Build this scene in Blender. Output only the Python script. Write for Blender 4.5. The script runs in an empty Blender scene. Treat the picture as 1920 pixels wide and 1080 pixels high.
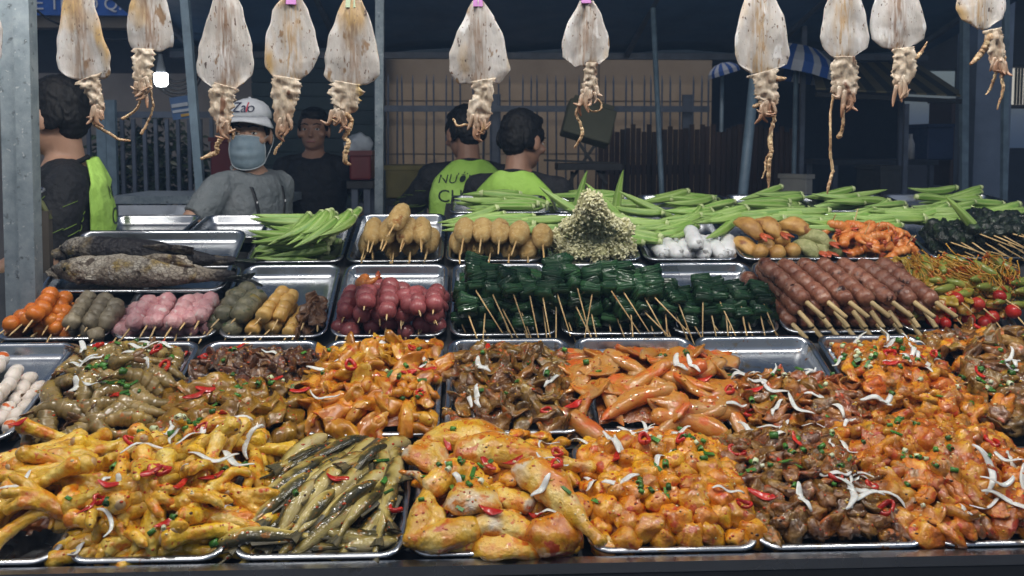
import bpy, bmesh, math, random
import numpy as np
from mathutils import Vector, Matrix, Euler, noise
from mathutils.bvhtree import BVHTree
R = random.Random(11)
PI = math.pi
scene = bpy.context.scene
COL = scene.collection
# ------------------------------------------------------------------ camera, world, sun, exposure
F = 1663.0                      # focal length in pixels of a 1920 wide picture
YAW = math.atan(70 / F)
PIT = math.radians(4.0)
PPY = 270 + F * math.tan(PIT)   # row of the principal point
cam_d = bpy.data.cameras.new('camera'); cam = bpy.data.objects.new('camera', cam_d); COL.objects.link(cam)
cam.location = (0, 0, 1.55)
cam.rotation_euler = (PI / 2 - PIT, 0, -YAW)
cam_d.sensor_width = 36; cam_d.lens = 36 * F / 1920
cam_d.shift_y = -(540 - PPY) / 1920
cam_d.clip_start = 0.05; cam_d.clip_end = 500
cam_d.dof.use_dof = True; cam_d.dof.focus_distance = 2.0; cam_d.dof.aperture_fstop = 7.0
scene.camera = cam
SUN_EL, SUN_AZ = math.radians(62), math.radians(200)   # azimuth: the sun stands behind the camera
world = bpy.data.worlds.new('World'); scene.world = world; world.use_nodes = True
wn = world.node_tree.nodes; wl = world.node_tree.links
for n in list(wn): wn.remove(n)
wo = wn.new('ShaderNodeOutputWorld'); wb = wn.new('ShaderNodeBackground'); sk = wn.new('ShaderNodeTexSky')
sk.sky_type = 'NISHITA'; sk.sun_disc = False; sk.sun_elevation = SUN_EL; sk.sun_rotation = SUN_AZ
sk.air_density = 1.0; sk.dust_density = 2.5; sk.ozone_density = 1.0
wb.inputs['Strength'].default_value = 0.05
wl.new(sk.outputs[0], wb.inputs[0]); wl.new(wb.outputs[0], wo.inputs[0])
sun_d = bpy.data.lights.new('sun', 'SUN'); sun = bpy.data.objects.new('sun', sun_d); COL.objects.link(sun)
sun_d.energy = 0.5; sun_d.angle = math.radians(12); sun_d.color = (1, 0.96, 0.9)
sd = Vector((math.sin(SUN_AZ) * math.cos(SUN_EL), math.cos(SUN_AZ) * math.cos(SUN_EL), math.sin(SUN_EL)))
sun.rotation_euler = (-sd).to_track_quat('-Z', 'Y').to_euler(); sun.location = sd * 20
scene.view_settings.view_transform = 'Standard'; scene.view_settings.look = 'None'
scene.view_settings.gamma = 1; scene.view_settings.use_curve_mapping = False
scene.view_settings.exposure = 0.1
scene.render.engine = 'CYCLES'
scene.cycles.use_denoising = True
scene.cycles.max_bounces = 6; scene.cycles.diffuse_bounces = 3; scene.cycles.glossy_bounces = 3
scene.cycles.caustics_reflective = False; scene.cycles.caustics_refractive = False
scene.cycles.sample_clamp_indirect = 4

CAMM = Matrix.Translation(cam.location) @ Euler(cam.rotation_euler).to_matrix().to_4x4()
def ray(px, py):
    return (CAMM.to_3x3() @ Vector(((px - 960) / F, (PPY - py) / F, -1)))
def at(px, py, Y):
    d = ray(px, py); return CAMM.translation + d * (Y / d.y)
def onplane(px, py, p0, n):
    d = ray(px, py); o = CAMM.translation
    return o + d * ((p0 - o).dot(n) / d.dot(n))

# ------------------------------------------------------------------ materials
def nodes(m): return m.node_tree.nodes, m.node_tree.links
def setin(b, k, v):
    if k in b.inputs: b.inputs[k].default_value = v
def c4(c): return (c[0], c[1], c[2], 1)
def ramp(N, stops):
    r = N.new('ShaderNodeValToRGB'); e = r.color_ramp.elements
    while len(e) < len(stops): e.new(0.5)
    for el, (p, c) in zip(e, stops): el.position = p; el.color = c4(c)
    return r
def mat(name, cols, scale=30, rough=.5, bump=0.0, bscale=80, spec=.5, metal=0, coat=0, sss=0, sssc=None, rnd=.12, hue=.0,
        spots=(), wet=0, stretch=None, detail=5, dist=0, rscale=None, trans=0, bdist=.004, coords='Object', grain=0):
    """noise-coloured surface; spots = [(colour, scale, threshold, softness)] laid over it"""
    m = bpy.data.materials.new(name); m.use_nodes = True; N, L = nodes(m)
    b = N['Principled BSDF']
    tc = N.new('ShaderNodeTexCoord'); oi = N.new('ShaderNodeObjectInfo')
    ad = N.new('ShaderNodeVectorMath'); ad.operation = 'ADD'
    sc = N.new('ShaderNodeVectorMath'); sc.operation = 'SCALE'; sc.inputs[0].default_value = (13.1, 7.7, 19.3)
    L.new(oi.outputs['Random'], sc.inputs['Scale']); L.new(sc.outputs[0], ad.inputs[1])
    src = tc.outputs[coords]
    if stretch:
        mp = N.new('ShaderNodeMapping'); mp.inputs['Scale'].default_value = stretch
        L.new(src, mp.inputs[0]); src = mp.outputs[0]
    L.new(src, ad.inputs[0]); vec = ad.outputs[0]
    nz = N.new('ShaderNodeTexNoise'); nz.inputs['Scale'].default_value = scale; nz.inputs['Detail'].default_value = detail
    nz.inputs['Roughness'].default_value = .6; nz.inputs['Distortion'].default_value = dist
    L.new(vec, nz.inputs['Vector'])
    n = len(cols)
    st = [(0.30 + 0.40 * i / max(1, n - 1), c) for i, c in enumerate(cols)]
    rp = ramp(N, st); L.new(nz.outputs['Fac'], rp.inputs[0]); col = rp.outputs[0]
    for (sc_, s_, th, so) in spots:
        n2 = N.new('ShaderNodeTexNoise'); n2.inputs['Scale'].default_value = s_; n2.inputs['Detail'].default_value = 3
        off = N.new('ShaderNodeVectorMath'); off.operation = 'ADD'; off.inputs[1].default_value = (s_ * .37, 3.3, 1.7)
        L.new(vec, off.inputs[0]); L.new(off.outputs[0], n2.inputs['Vector'])
        mr = N.new('ShaderNodeMapRange'); mr.inputs['From Min'].default_value = th; mr.inputs['From Max'].default_value = th + so
        L.new(n2.outputs['Fac'], mr.inputs['Value'])
        mx = N.new('ShaderNodeMix'); mx.data_type = 'RGBA'
        L.new(mr.outputs[0], mx.inputs['Factor']); L.new(col, mx.inputs['A']); mx.inputs['B'].default_value = c4(sc_)
        col = mx.outputs['Result']
    if rnd or hue:
        hs = N.new('ShaderNodeHueSaturation')
        a = N.new('ShaderNodeMapRange'); a.inputs['To Min'].default_value = 1 - rnd; a.inputs['To Max'].default_value = 1 + rnd
        L.new(oi.outputs['Random'], a.inputs['Value']); L.new(a.outputs[0], hs.inputs['Value'])
        if hue:
            w = N.new('ShaderNodeTexWhiteNoise'); w.noise_dimensions = '1D'; L.new(oi.outputs['Random'], w.inputs['W'])
            h = N.new('ShaderNodeMapRange'); h.inputs['To Min'].default_value = .5 - hue; h.inputs['To Max'].default_value = .5 + hue
            L.new(w.outputs['Value'], h.inputs['Value']); L.new(h.outputs[0], hs.inputs['Hue'])
        L.new(col, hs.inputs['Color']); col = hs.outputs[0]
    L.new(col, b.inputs['Base Color'])
    if wet:
        coat = min(1, wet * 1.1); rough = max(rough, .34); spec = .3
    setin(b, 'Metallic', metal); setin(b, 'Specular IOR Level', spec); setin(b, 'Coat Weight', coat); setin(b, 'Coat Roughness', .04)
    if sss: setin(b, 'Subsurface Weight', sss); setin(b, 'Subsurface Radius', (1, .5, .3)); setin(b, 'Subsurface Scale', .008)
    if trans: setin(b, 'Transmission Weight', trans)
    rr = N.new('ShaderNodeTexNoise'); rr.inputs['Scale'].default_value = rscale or bscale * .6; L.new(vec, rr.inputs['Vector'])
    rm = N.new('ShaderNodeMapRange'); rm.inputs['To Min'].default_value = max(.03, rough - .18 * (1 if rough > .25 else .5)); rm.inputs['To Max'].default_value = min(1, rough + .18)
    L.new(rr.outputs['Fac'], rm.inputs['Value']); L.new(rm.outputs[0], b.inputs['Roughness'])
    if bump:
        bn = N.new('ShaderNodeTexNoise'); bn.inputs['Scale'].default_value = bscale; bn.inputs['Detail'].default_value = 4
        L.new(vec, bn.inputs['Vector'])
        bp = N.new('ShaderNodeBump'); bp.inputs['Strength'].default_value = bump; bp.inputs['Distance'].default_value = bdist
        L.new(bn.outputs['Fac'], bp.inputs['Height']); L.new(bp.outputs[0], b.inputs['Normal'])
        if coat: L.new(bp.outputs[0], b.inputs['Coat Normal'])
    return m
def flat(name, c, rough=.5, metal=0, spec=.5, var=.12, scale=8, bump=0, bscale=60, bdist=.004):
    d = tuple(x * (1 - var) for x in c); e = tuple(min(1, x * (1 + var)) for x in c)
    return mat(name, [d, c, e], scale=scale, rough=rough, metal=metal, spec=spec, rnd=0.04, bump=bump, bscale=bscale, bdist=bdist)
def emit(name, c, s):
    m = bpy.data.materials.new(name); m.use_nodes = True; b = m.node_tree.nodes['Principled BSDF']
    b.inputs['Base Color'].default_value = (.8, .8, .8, 1); b.inputs['Emission Color'].default_value = c4(c); b.inputs['Emission Strength'].default_value = s
    return m

# ------------------------------------------------------------------ objects
def tag(o, label=None, cat=None, group=None, kind=None):
    if label: o['label'] = label
    if cat: o['category'] = cat
    if group: o['group'] = group
    if kind: o['kind'] = kind
    return o
def link(name, mesh, parent=None, M=None):
    o = bpy.data.objects.new(name, mesh); COL.objects.link(o)
    if parent is not None: o.parent = parent
    if M is not None: o.matrix_local = M
    return o
def empty(name, M, label, cat, group=None):
    o = bpy.data.objects.new(name, None); COL.objects.link(o); o.empty_display_size = .05
    o.matrix_world = M if isinstance(M, Matrix) else Matrix.Translation(M)
    return tag(o, label, cat, group)
def thing(name, mesh, M, label, cat, group=None):
    o = bpy.data.objects.new(name, mesh); COL.objects.link(o)
    o.matrix_world = M if isinstance(M, Matrix) else Matrix.Translation(M)
    return tag(o, label, cat, group)
def frame(x, y, z, p):
    """matrix from axes and origin"""
    return Matrix(((x[0], y[0], z[0], p[0]), (x[1], y[1], z[1], p[1]), (x[2], y[2], z[2], p[2]), (0, 0, 0, 1)))
def dirframe(d, p, up=Vector((0, 0, 1)), roll=0):
    """x axis along d, z axis close to up"""
    x = Vector(d).normalized(); y = up.cross(x)
    if y.length < 1e-4: y = Vector((0, 1, 0)).cross(x)
    y.normalize(); z = x.cross(y)
    return frame(x, y, z, p) @ Matrix.Rotation(roll, 4, 'X')
def T(x, y=0, z=0): return Matrix.Translation((x, y, z))
def RZ(a): return Matrix.Rotation(a, 4, 'Z')
def RX(a): return Matrix.Rotation(a, 4, 'X')
def RY(a): return Matrix.Rotation(a, 4, 'Y')
def S(a, b=None, c=None): return Matrix.Diagonal((a, a if b is None else b, a if c is None else c, 1))

# ------------------------------------------------------------------ mesh building
class G:
    def __init__(s): s.v = []; s.f = []; s.mi = []
    def add(s, vs, fs, k=0):
        o = len(s.v); s.v += [tuple(v) for v in vs]; s.f += [tuple(i + o for i in f) for f in fs]; s.mi += [k] * len(fs); return s
    def box(s, c, h, M=None, k=0, taper=1):
        vs = []
        for dz in (-1, 1):
            t = taper if dz > 0 else 1
            for dx, dy in ((-1, -1), (1, -1), (1, 1), (-1, 1)):
                p = Vector((c[0] + dx * h[0] * t, c[1] + dy * h[1] * t, c[2] + dz * h[2])); vs.append(M @ p if M is not None else p)
        return s.add(vs, [(3, 2, 1, 0), (4, 5, 6, 7), (0, 1, 5, 4), (1, 2, 6, 5), (2, 3, 7, 6), (3, 0, 4, 7)], k)
    def bar(s, a, b, r, k=0, n=4):
        return s.tube([a, b], [r, r], n, k=k)
    def tube(s, pts, rad, n=8, k=0, flatten=None, cap=True, round_caps=False, twist=0):
        """sweep; rad: radius or (ra, rb) per point (ra sideways, rb along the up side)"""
        P = [Vector(p) for p in pts]
        rad = [(r, r) if not isinstance(r, (tuple, list)) else r for r in (rad if isinstance(rad, list) else [rad] * len(P))]
        if round_caps:
            d0 = (P[0] - P[1]).normalized(); d1 = (P[-1] - P[-2]).normalized(); r0 = min(rad[0]); r1 = min(rad[-1])
            P = [P[0] + d0 * r0 * .95, P[0] + d0 * r0 * .75] + P + [P[-1] + d1 * r1 * .75, P[-1] + d1 * r1 * .95]
            rad = [tuple(x * .3 for x in rad[0]), tuple(x * .72 for x in rad[0])] + rad + [tuple(x * .72 for x in rad[-1]), tuple(x * .3 for x in rad[-1])]
        m = len(P); tan = []
        for i in range(m):
            t = (P[min(i + 1, m - 1)] - P[max(i - 1, 0)]); tan.append(t.normalized() if t.length > 1e-9 else Vector((1, 0, 0)))
        up = Vector((0, 0, 1)) if abs(tan[0].z) < .95 else Vector((0, 1, 0))
        vs = []; sd = up.cross(tan[0]).normalized()
        for i in range(m):
            sd = (sd - tan[i] * sd.dot(tan[i])).normalized(); uu = tan[i].cross(sd)
            for j in range(n):
                a = 2 * PI * (j + .5) / n + twist * i
                vs.append(P[i] + sd * (math.cos(a) * rad[i][0]) + uu * (math.sin(a) * rad[i][1]))
        fs = []
        for i in range(m - 1):
            for j in range(n):
                a = i * n + j; b = i * n + (j + 1) % n
                fs.append((a, b, b + n, a + n))
        if cap: fs.append(tuple(range(n - 1, -1, -1))); fs.append(tuple((m - 1) * n + j for j in range(n)))
        return s.add(vs, fs, k)
    def ball(s, c, r, M=None, sub=2, k=0):
        vs, fs = ico(sub); r = r if isinstance(r, (tuple, list)) else (r, r, r)
        out = []
        for v in vs:
            p = Vector((v[0] * r[0], v[1] * r[1], v[2] * r[2]))
            if M is not None: p = M @ p
            out.append(p + Vector(c))
        return s.add(out, fs, k)
    def lathe(s, prof, n=16, k=0, M=None):
        vs = []
        for (r, z) in prof:
            for j in range(n):
                a = 2 * PI * j / n; p = Vector((r * math.cos(a), r * math.sin(a), z)); vs.append(M @ p if M is not None else p)
        fs = [(i * n + j, i * n + (j + 1) % n, (i + 1) * n + (j + 1) % n, (i + 1) * n + j) for i in range(len(prof) - 1) for j in range(n)]
        return s.add(vs, fs, k)
    def grid(s, w, h, nx, nz):
        o = len(s.v)
        vs = [(w * (i / nx - .5), y, -h * j / nz) for y in (-.001, .001) for j in range(nz + 1) for i in range(nx + 1)]
        k = nx + 1; n = k * (nz + 1); f = [(j * k + i, (j + 1) * k + i, (j + 1) * k + i + 1, j * k + i + 1) for j in range(nz) for i in range(nx)]
        return s.add(vs, f + [tuple(q + n for q in reversed(x)) for x in f])
    def mesh(s, name, mats, smooth=True):
        me = bpy.data.meshes.new(name); me.from_pydata(s.v, [], s.f)
        for m in (mats if isinstance(mats, (list, tuple)) else [mats]): me.materials.append(m)
        if any(s.mi): me.polygons.foreach_set('material_index', s.mi)
        if smooth: me.polygons.foreach_set('use_smooth', [True] * len(me.polygons))
        me.update(); return me
_ico = {}
def ico(sub):
    if sub not in _ico:
        bm = bmesh.new(); bmesh.ops.create_icosphere(bm, subdivisions=sub, radius=1)
        bm.verts.ensure_lookup_table()
        _ico[sub] = ([tuple(v.co) for v in bm.verts], [tuple(v.index for v in f.verts) for f in bm.faces]); bm.free()
    return _ico[sub]
def noisy(me, amp, freq, seed=0, oct=2, amp2=0):
    n = len(me.vertices); co = np.empty(n * 3, np.float32); me.vertices.foreach_get('co', co); co = co.reshape(-1, 3)
    no = np.empty(n * 3, np.float32); me.vertices.foreach_get('normal', no); no = no.reshape(-1, 3)
    off = Vector((seed * 3.17, seed * 7.3, seed * 1.9))
    out = co.copy()
    for i in range(n):
        p = Vector(co[i]) * freq + off
        d = noise.noise(p) * amp
        if oct > 1: d += noise.noise(p * 2.3) * amp * .45
        if oct > 2: d += noise.noise(p * 5.1) * amp * .25
        out[i] += no[i] * d
    me.vertices.foreach_set('co', out.ravel()); me.update(); return me
def remesh(g, name, mats, voxel, smooth=4, fac=.6, dec=None):
    """union of overlapping shapes as one continuous skin"""
    me = g.mesh(name, mats); o = bpy.data.objects.new('tmp', me); COL.objects.link(o)
    r = o.modifiers.new('r', 'REMESH'); r.mode = 'VOXEL'; r.voxel_size = voxel; r.use_smooth_shade = True
    if smooth: q = o.modifiers.new('s', 'SMOOTH'); q.iterations = smooth; q.factor = fac
    if dec: d = o.modifiers.new('d', 'DECIMATE'); d.ratio = dec
    dg = bpy.context.evaluated_depsgraph_get(); dg.update()
    out = bpy.data.meshes.new_from_object(o.evaluated_get(dg)); out.name = name
    if not out.materials: 
        for m in (mats if isinstance(mats, (list, tuple)) else [mats]): out.materials.append(m)
    bpy.data.objects.remove(o); bpy.data.meshes.remove(me)
    out.polygons.foreach_set('use_smooth', [True] * len(out.polygons)); return out
def chunk(name, m, r, seed, amp=.35, freq=1.4, sub=3, flatz=1.0):
    """lumpy piece with r = (x, y, z) half sizes"""
    vs, fs = ico(sub); out = []; off = Vector((seed * 5.3, seed * 2.1, seed * 9.7))
    for v in vs:
        p = Vector(v); d = 1 + noise.noise(p * freq + off) * amp + noise.noise(p * freq * 2.4 + off) * amp * .4 + abs(noise.noise(p * freq * 1.7 - off)) * amp * .5
        out.append((p.x * d * r[0], p.y * d * r[1], p.z * d * r[2]))
    return G().add(out, fs).mesh(name, m)
def text_mesh(s, size, m, ext=.0006, shear=0, name='lettering', res=3):
    cu = bpy.data.curves.new('t', 'FONT'); cu.body = s; cu.size = size; cu.align_x = 'CENTER'; cu.extrude = ext; cu.shear = shear
    cu.resolution_u = res
    o = bpy.data.objects.new('t', cu); COL.objects.link(o)
    dg = bpy.context.evaluated_depsgraph_get(); dg.update()
    me = bpy.data.meshes.new_from_object(o.evaluated_get(dg)); me.name = name
    bpy.data.objects.remove(o); bpy.data.curves.remove(cu)
    me.materials.clear(); me.materials.append(m); return me
def bez(pts, n):
    """smooth path through points (Catmull-Rom)"""
    P = [Vector(p) for p in pts]; P = [P[0] * 2 - P[1]] + P + [P[-1] * 2 - P[-2]]; out = []
    m = len(P) - 3
    for i in range(n):
        t = i / (n - 1) * m; k = min(int(t), m - 1); u = t - k; a, b, c, d = P[k:k + 4]
        out.append(.5 * ((2 * b) + (c - a) * u + (2 * a - 5 * b + 4 * c - d) * u * u + (3 * b - a - 3 * c + d) * u ** 3))
    return out
def lerp(a, b, t): return a + (b - a) * t
def prof(stops, t):
    for (t0, v0), (t1, v1) in zip(stops, stops[1:]):
        if t <= t1: return lerp(v0, v1, (t - t0) / (t1 - t0) if t1 > t0 else 0)
    return stops[-1][1]

def warp0(g): return g
# ------------------------------------------------------------------ setting: ground, roof, back wall
asphalt = flat('asphalt', (.05, .05, .052), .85, scale=6, bump=.4, bscale=120)
steel = mat('stainless', [(.5, .52, .54), (.54, .56, .58), (.58, .6, .62)], scale=5, rough=.22, metal=1, rnd=.06, bump=.04, bscale=160, bdist=.002,
            spots=[((.42, .41, .38), 40, .68, .06)], rscale=12)
galv = mat('galvanised', [(.19, .235, .26), (.26, .31, .34), (.34, .385, .41)], scale=22, rough=.5, metal=.35, rnd=.06, spots=[((.1, .12, .13), 40, .62, .1), ((.45, .48, .5), 90, .66, .05)], bump=.1, bscale=150)
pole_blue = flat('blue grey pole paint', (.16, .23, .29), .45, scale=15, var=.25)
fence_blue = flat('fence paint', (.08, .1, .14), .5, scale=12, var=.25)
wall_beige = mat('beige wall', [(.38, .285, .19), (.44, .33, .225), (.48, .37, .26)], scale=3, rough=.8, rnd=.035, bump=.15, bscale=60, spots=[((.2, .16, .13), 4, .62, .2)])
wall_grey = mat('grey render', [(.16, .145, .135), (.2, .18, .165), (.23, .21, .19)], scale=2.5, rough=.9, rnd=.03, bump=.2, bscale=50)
grout = flat('grout', (.22, .19, .16), .9)
dark_wood = mat('dark brown board', [(.022, .012, .011), (.035, .02, .018), (.055, .032, .028)], scale=9, stretch=(4, 4, .4), rough=.7, rnd=.35, bump=.3, bscale=30)
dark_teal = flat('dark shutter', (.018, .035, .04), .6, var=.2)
navy_tarp = mat('navy canopy cloth', [(.045, .1, .2), (.06, .135, .26), (.075, .165, .31)], scale=2, rough=.55, rnd=.03, bump=.2, bscale=9, bdist=.03)
black_metal = flat('black metal', (.012, .013, .015), .55)
dark_board = flat('dark counter sheet', (.035, .037, .04), .5)
sign_blue = flat('sign blue', (.03, .13, .5), .4, var=.1)
white_paint = flat('white paint', (.75, .76, .78), .5, var=.05)
grey_cloth_dark = flat('dark cloth', (.02, .022, .027), .9, var=.3, scale=20)
red_plastic = flat('red plastic', (.13, .011, .013), .4)
blue_plastic = flat('blue plastic', (.015, .04, .28), .35, spec=.5)
card = flat('cardboard', (.2, .17, .06), .8, var=.15)

g = G(); g.add([(-60, -30, 0), (60, -30, 0), (60, 90, 0), (-60, 90, 0)], [(0, 1, 2, 3)])
tag(thing('ground', g.mesh('ground', asphalt, False), Matrix(), None, None), kind='structure')

def wall_tiles(name, x0, x1, z0, z1, Y, tw, th, m, label, cat='wall'):
    """masonry wall of big rendered blocks with recessed joints; each block is a part"""
    root = thing(name, G().box(((x0 + x1) / 2, Y + .13, (z0 + z1) / 2), ((x1 - x0) / 2, .12, (z1 - z0) / 2)).mesh(name, grout, False), Matrix(), label, cat)
    nx = max(1, round((x1 - x0) / tw)); nz = max(1, round((z1 - z0) / th)); w = (x1 - x0) / nx; h = (z1 - z0) / nz
    b = G(); b.box((0, 0, 0), (w / 2 - .006, .012, h / 2 - .006)); me = b.mesh('block', m, False)
    for i in range(nx):
        for j in range(nz):
            link('block', me, root, T(x0 + (i + .5) * w, Y + .003 + R.uniform(0, .003), z0 + (j + .5) * h))
    return root
# beige wall of the building behind the fence
a = at(690, 60, 8.2); b = at(1334, 240, 8.2)
wall_tiles('building_wall', a.x, b.x, 0, 3.4, 8.2, 1.08, .48, wall_beige, 'beige block wall behind the spiked fence', 'wall')
# left building: beige upper band, dark lintel, grey wall
a = at(-160, 20, 9.2); b = at(500, 240, 9.2)
lb = empty('side_building', Vector((a.x, 9.2, 0)), 'shaded grey and beige building behind the man with his head turned away', 'building')
def part_box(name, root, x0, x1, y0, y1, z0, z1, m, smooth=False):
    inv = root.matrix_world.inverted(); c = inv @ Vector(((x0 + x1) / 2, (y0 + y1) / 2, (z0 + z1) / 2))
    return link(name, G().box(c, (abs(x1 - x0) / 2, abs(y1 - y0) / 2, abs(z1 - z0) / 2)).mesh(name, m, smooth), root)
bx0, bx1 = a.x, b.x
zz = lambda py, Y: at(960, py, Y).z
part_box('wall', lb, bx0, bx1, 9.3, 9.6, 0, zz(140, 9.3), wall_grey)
part_box('lintel', lb, bx0, bx1, 9.35, 9.6, zz(140, 9.3), zz(54, 9.2), flat('dark lintel', (.03, .03, .035), .9))
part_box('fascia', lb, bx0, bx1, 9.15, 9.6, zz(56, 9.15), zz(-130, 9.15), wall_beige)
# blue sign with white lettering on that fascia
sa = at(62, -14, 9.08); sb = at(412, 24, 9.08)
sgn = empty('shop_sign', Vector(((sa.x + sb.x) / 2, 9.08, (sa.z + sb.z) / 2)), 'long blue sign board with white capital letters above the shaded building', 'sign')
hw = (sb.x - sa.x) / 2 + .25
link('panel', G().box((0, 0, .14), (hw, .03, .27)).mesh('panel', sign_blue, False), sgn)
letw = flat('sign lettering white', (.75, .77, .8), .6)
tm = text_mesh('TRUNG TÂM DỤC THỂ THAO Q. NINH KIỀU - TP. CẦN THƠ', .17, letw, .004)
link('lettering', tm, sgn, T(-.25, -.036, -.075) @ RX(PI / 2))
# dark shutters between building and beige wall
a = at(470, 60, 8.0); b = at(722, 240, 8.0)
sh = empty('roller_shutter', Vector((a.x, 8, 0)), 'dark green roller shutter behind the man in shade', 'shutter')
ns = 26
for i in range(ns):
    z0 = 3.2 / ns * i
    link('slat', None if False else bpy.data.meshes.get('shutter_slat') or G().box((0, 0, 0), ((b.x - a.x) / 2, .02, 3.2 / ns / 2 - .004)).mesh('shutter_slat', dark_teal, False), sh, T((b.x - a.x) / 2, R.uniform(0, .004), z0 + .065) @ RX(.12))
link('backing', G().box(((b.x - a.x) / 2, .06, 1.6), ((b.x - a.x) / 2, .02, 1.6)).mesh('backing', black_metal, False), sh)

# spiked fence in front of the beige wall: posts, rails, each bar its own part
Yf_ = 7.3
fx0 = at(705, 200, Yf_).x; fx1 = at(1330, 200, Yf_).x; fzt = zz(140, Yf_); fzr = zz(204, Yf_)
fn = empty('spiked_fence', Vector((fx0, Yf_, 0)), 'tall fence of thin pointed bars in front of the beige wall', 'fence')
bar = G().tube([(0, 0, .15), (0, 0, fzt - .06), (0, .012, fzt)], [.008, .008, .002], 6).mesh('bar', fence_blue)
nb = 35
for i in range(nb + 1):
    link('bar', bar, fn, T((fx1 - fx0) * i / nb, 0, 0) @ RY(R.uniform(-.012, .012)))
for z in (fzr, .35):
    link('rail', G().box(((fx1 - fx0) / 2, 0, z), ((fx1 - fx0) / 2, .011, .025)).mesh('rail', fence_blue, False), fn)
for px in (930, 1290):
    x = at(px, 200, Yf_).x - fx0
    link('post', G().box((x, .03, fzr / 2 + .06), (.04, .018, fzr / 2 + .06)).mesh('post', fence_blue, False), fn)
# brown gate of upright boards on the right
Yg = 7.1
gx0 = at(1122, 240, Yg).x; gx1 = at(1500, 240, Yg).x; gz = zz(240, Yg)
gt = empty('board_gate', Vector((gx0, Yg, 0)), 'dark brown fence of upright boards below the beige wall', 'fence')
npk = 38; pw = (gx1 - gx0) / npk
pk = [G().box((0, 0, (gz + d) / 2), (pw / 2 - .004, .012, (gz + d) / 2)).mesh('plank', dark_wood, False) for d in (-.03, -.01, 0, .015, .03)]
for i in range(npk):
    link('plank', R.choice(pk), gt, T((i + .5) * pw, R.uniform(-.008, .008), 0))
link('rail', G().box(((gx1 - gx0) / 2, .04, gz * .8), ((gx1 - gx0) / 2, .02, .04)).mesh('rail', dark_wood, False), gt)
# blue-grey fence at the left with plants behind it
Yl = 6.4
lx0 = at(150, 250, Yl).x; lx1 = at(470, 250, Yl).x; lzt = zz(216, Yl)
lf = empty('low_fence', Vector((lx0, Yl, 0)), 'blue grey fence of square bars in front of the potted shrubs', 'fence')
lb_ = G().box((0, 0, lzt / 2), (.012, .012, lzt / 2 - .03)).mesh('bar', fence_blue, False)
for i in range(15): link('bar', lb_, lf, T(.06 + (lx1 - lx0 - .1) * i / 14, 0, 0))
for z in (lzt, lzt * .42): link('rail', G().box(((lx1 - lx0) / 2, 0, z), ((lx1 - lx0) / 2, .016, .022)).mesh('rail', fence_blue, False), lf)
for px in (196, 214):
    link('post', G().box((at(px, 250, Yl).x - lx0, -.04, (lzt + .1) / 2), (.032, .02, (lzt + .1) / 2)).mesh('post', pole_blue, False), lf)
# shrubs in pots behind it
leafm = mat('shrub leaf', [(.012, .025, .012), (.025, .05, .018), (.04, .07, .025)], scale=8, rough=.5, rnd=.3)
potm = flat('clay pot', (.1, .045, .03), .8)
def shrub(px, Y, zc, r, n, label):
    p = at(px, 300, Y); t = empty('potted_shrub', Vector((p.x, Y, 0)), label, 'shrub', 'shrubs behind the fence')
    link('pot', G().lathe([(0, 0), (.13, 0), (.17, .3), (.15, .3), (.14, .25), (0, .25)], 14).mesh('pot', potm), t)
    link('trunk', G().tube([(0, 0, .2), (.02, 0, .6), (-.02, 0, zc)], [.02, .016, .01], 6).mesh('trunk', dark_wood), t)
    q = G()
    for i in range(n):
        d = Vector((R.gauss(0, 1), R.gauss(0, 1), R.gauss(0, 1))).normalized() * r * R.random() ** .4
        c = Vector((d.x, d.y, zc + d.z * 1.1)); M = Euler((R.uniform(-1, 1), R.uniform(-1, 1), R.uniform(0, 6.3))).to_matrix()
        l, w = R.uniform(.05, .1), R.uniform(.018, .03)
        q.add([c + M @ Vector(v) for v in ((0, 0, 0), (l * .5, w, .01), (l, 0, -.01), (l * .5, -w, .01))], [(0, 1, 2, 3)])
    tag(link('crown', q.mesh('crown', leafm, False), t), kind='stuff')
for px, Y, zc, r, n, lab in ((238, 6.9, 1.32, .34, 420, 'dark leafy shrub behind the fence beside the twin blue posts'), (300, 7.0, 1.35, .4, 520, 'broad dark shrub behind the fence under the lit bulb'), (355, 7.0, 1.25, .33, 380, 'dark shrub behind the fence beside the slanting steel post')):
    shrub(px, Y, zc, r, n, lab)

# canopy over the cooking place: navy cloth sagging between dark beams
def canopy():
    e0 = zz(100, 6.6); nx, ny = 28, 14
    x0, x1 = -2.2, 3.4
    vs = []; 
    for j in range(ny + 1):
        for i in range(nx + 1):
            u, v = i / nx, j / ny
            vs.append((lerp(x0, x1, u), lerp(6.6, 3.35, v), lerp(e0 + .02, 2.95, v) - .05 * math.sin(v * PI) + .015 * math.sin(u * 40)))
    fs = [(j * (nx + 1) + i, j * (nx + 1) + i + 1, (j + 1) * (nx + 1) + i + 1, (j + 1) * (nx + 1) + i) for j in range(ny) for i in range(nx)]
    t = empty('canopy', Vector((0, 6.6, 0)), 'navy cloth canopy over the cooking place behind the counter', 'canopy')
    me = G().add([(v[0], v[1] - 6.6, v[2]) for v in vs], fs).mesh('cloth', navy_tarp); o = link('cloth', me, t)
    md = o.modifiers.new('thick', 'SOLIDIFY'); md.thickness = .006
    link('valance', G().box(((x0 + x1) / 2, .03, e0 + .075), ((x1 - x0) / 2, .012, .085)).mesh('valance', flat('valance cloth', (.018, .042, .07), .6), False), t)
    link('front_beam', G().box(((x0 + x1) / 2, 0, e0 - .02), ((x1 - x0) / 2, .03, .022)).mesh('front_beam', fence_blue, False), t)
    for k in range(6):
        x = lerp(x0 + .2, x1 - .2, k / 5)
        link('rafter', G().bar((x, -.05, e0 - .02), (x, -3.2, 2.92), .022).mesh('rafter', fence_blue, False), t)
canopy()
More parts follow.
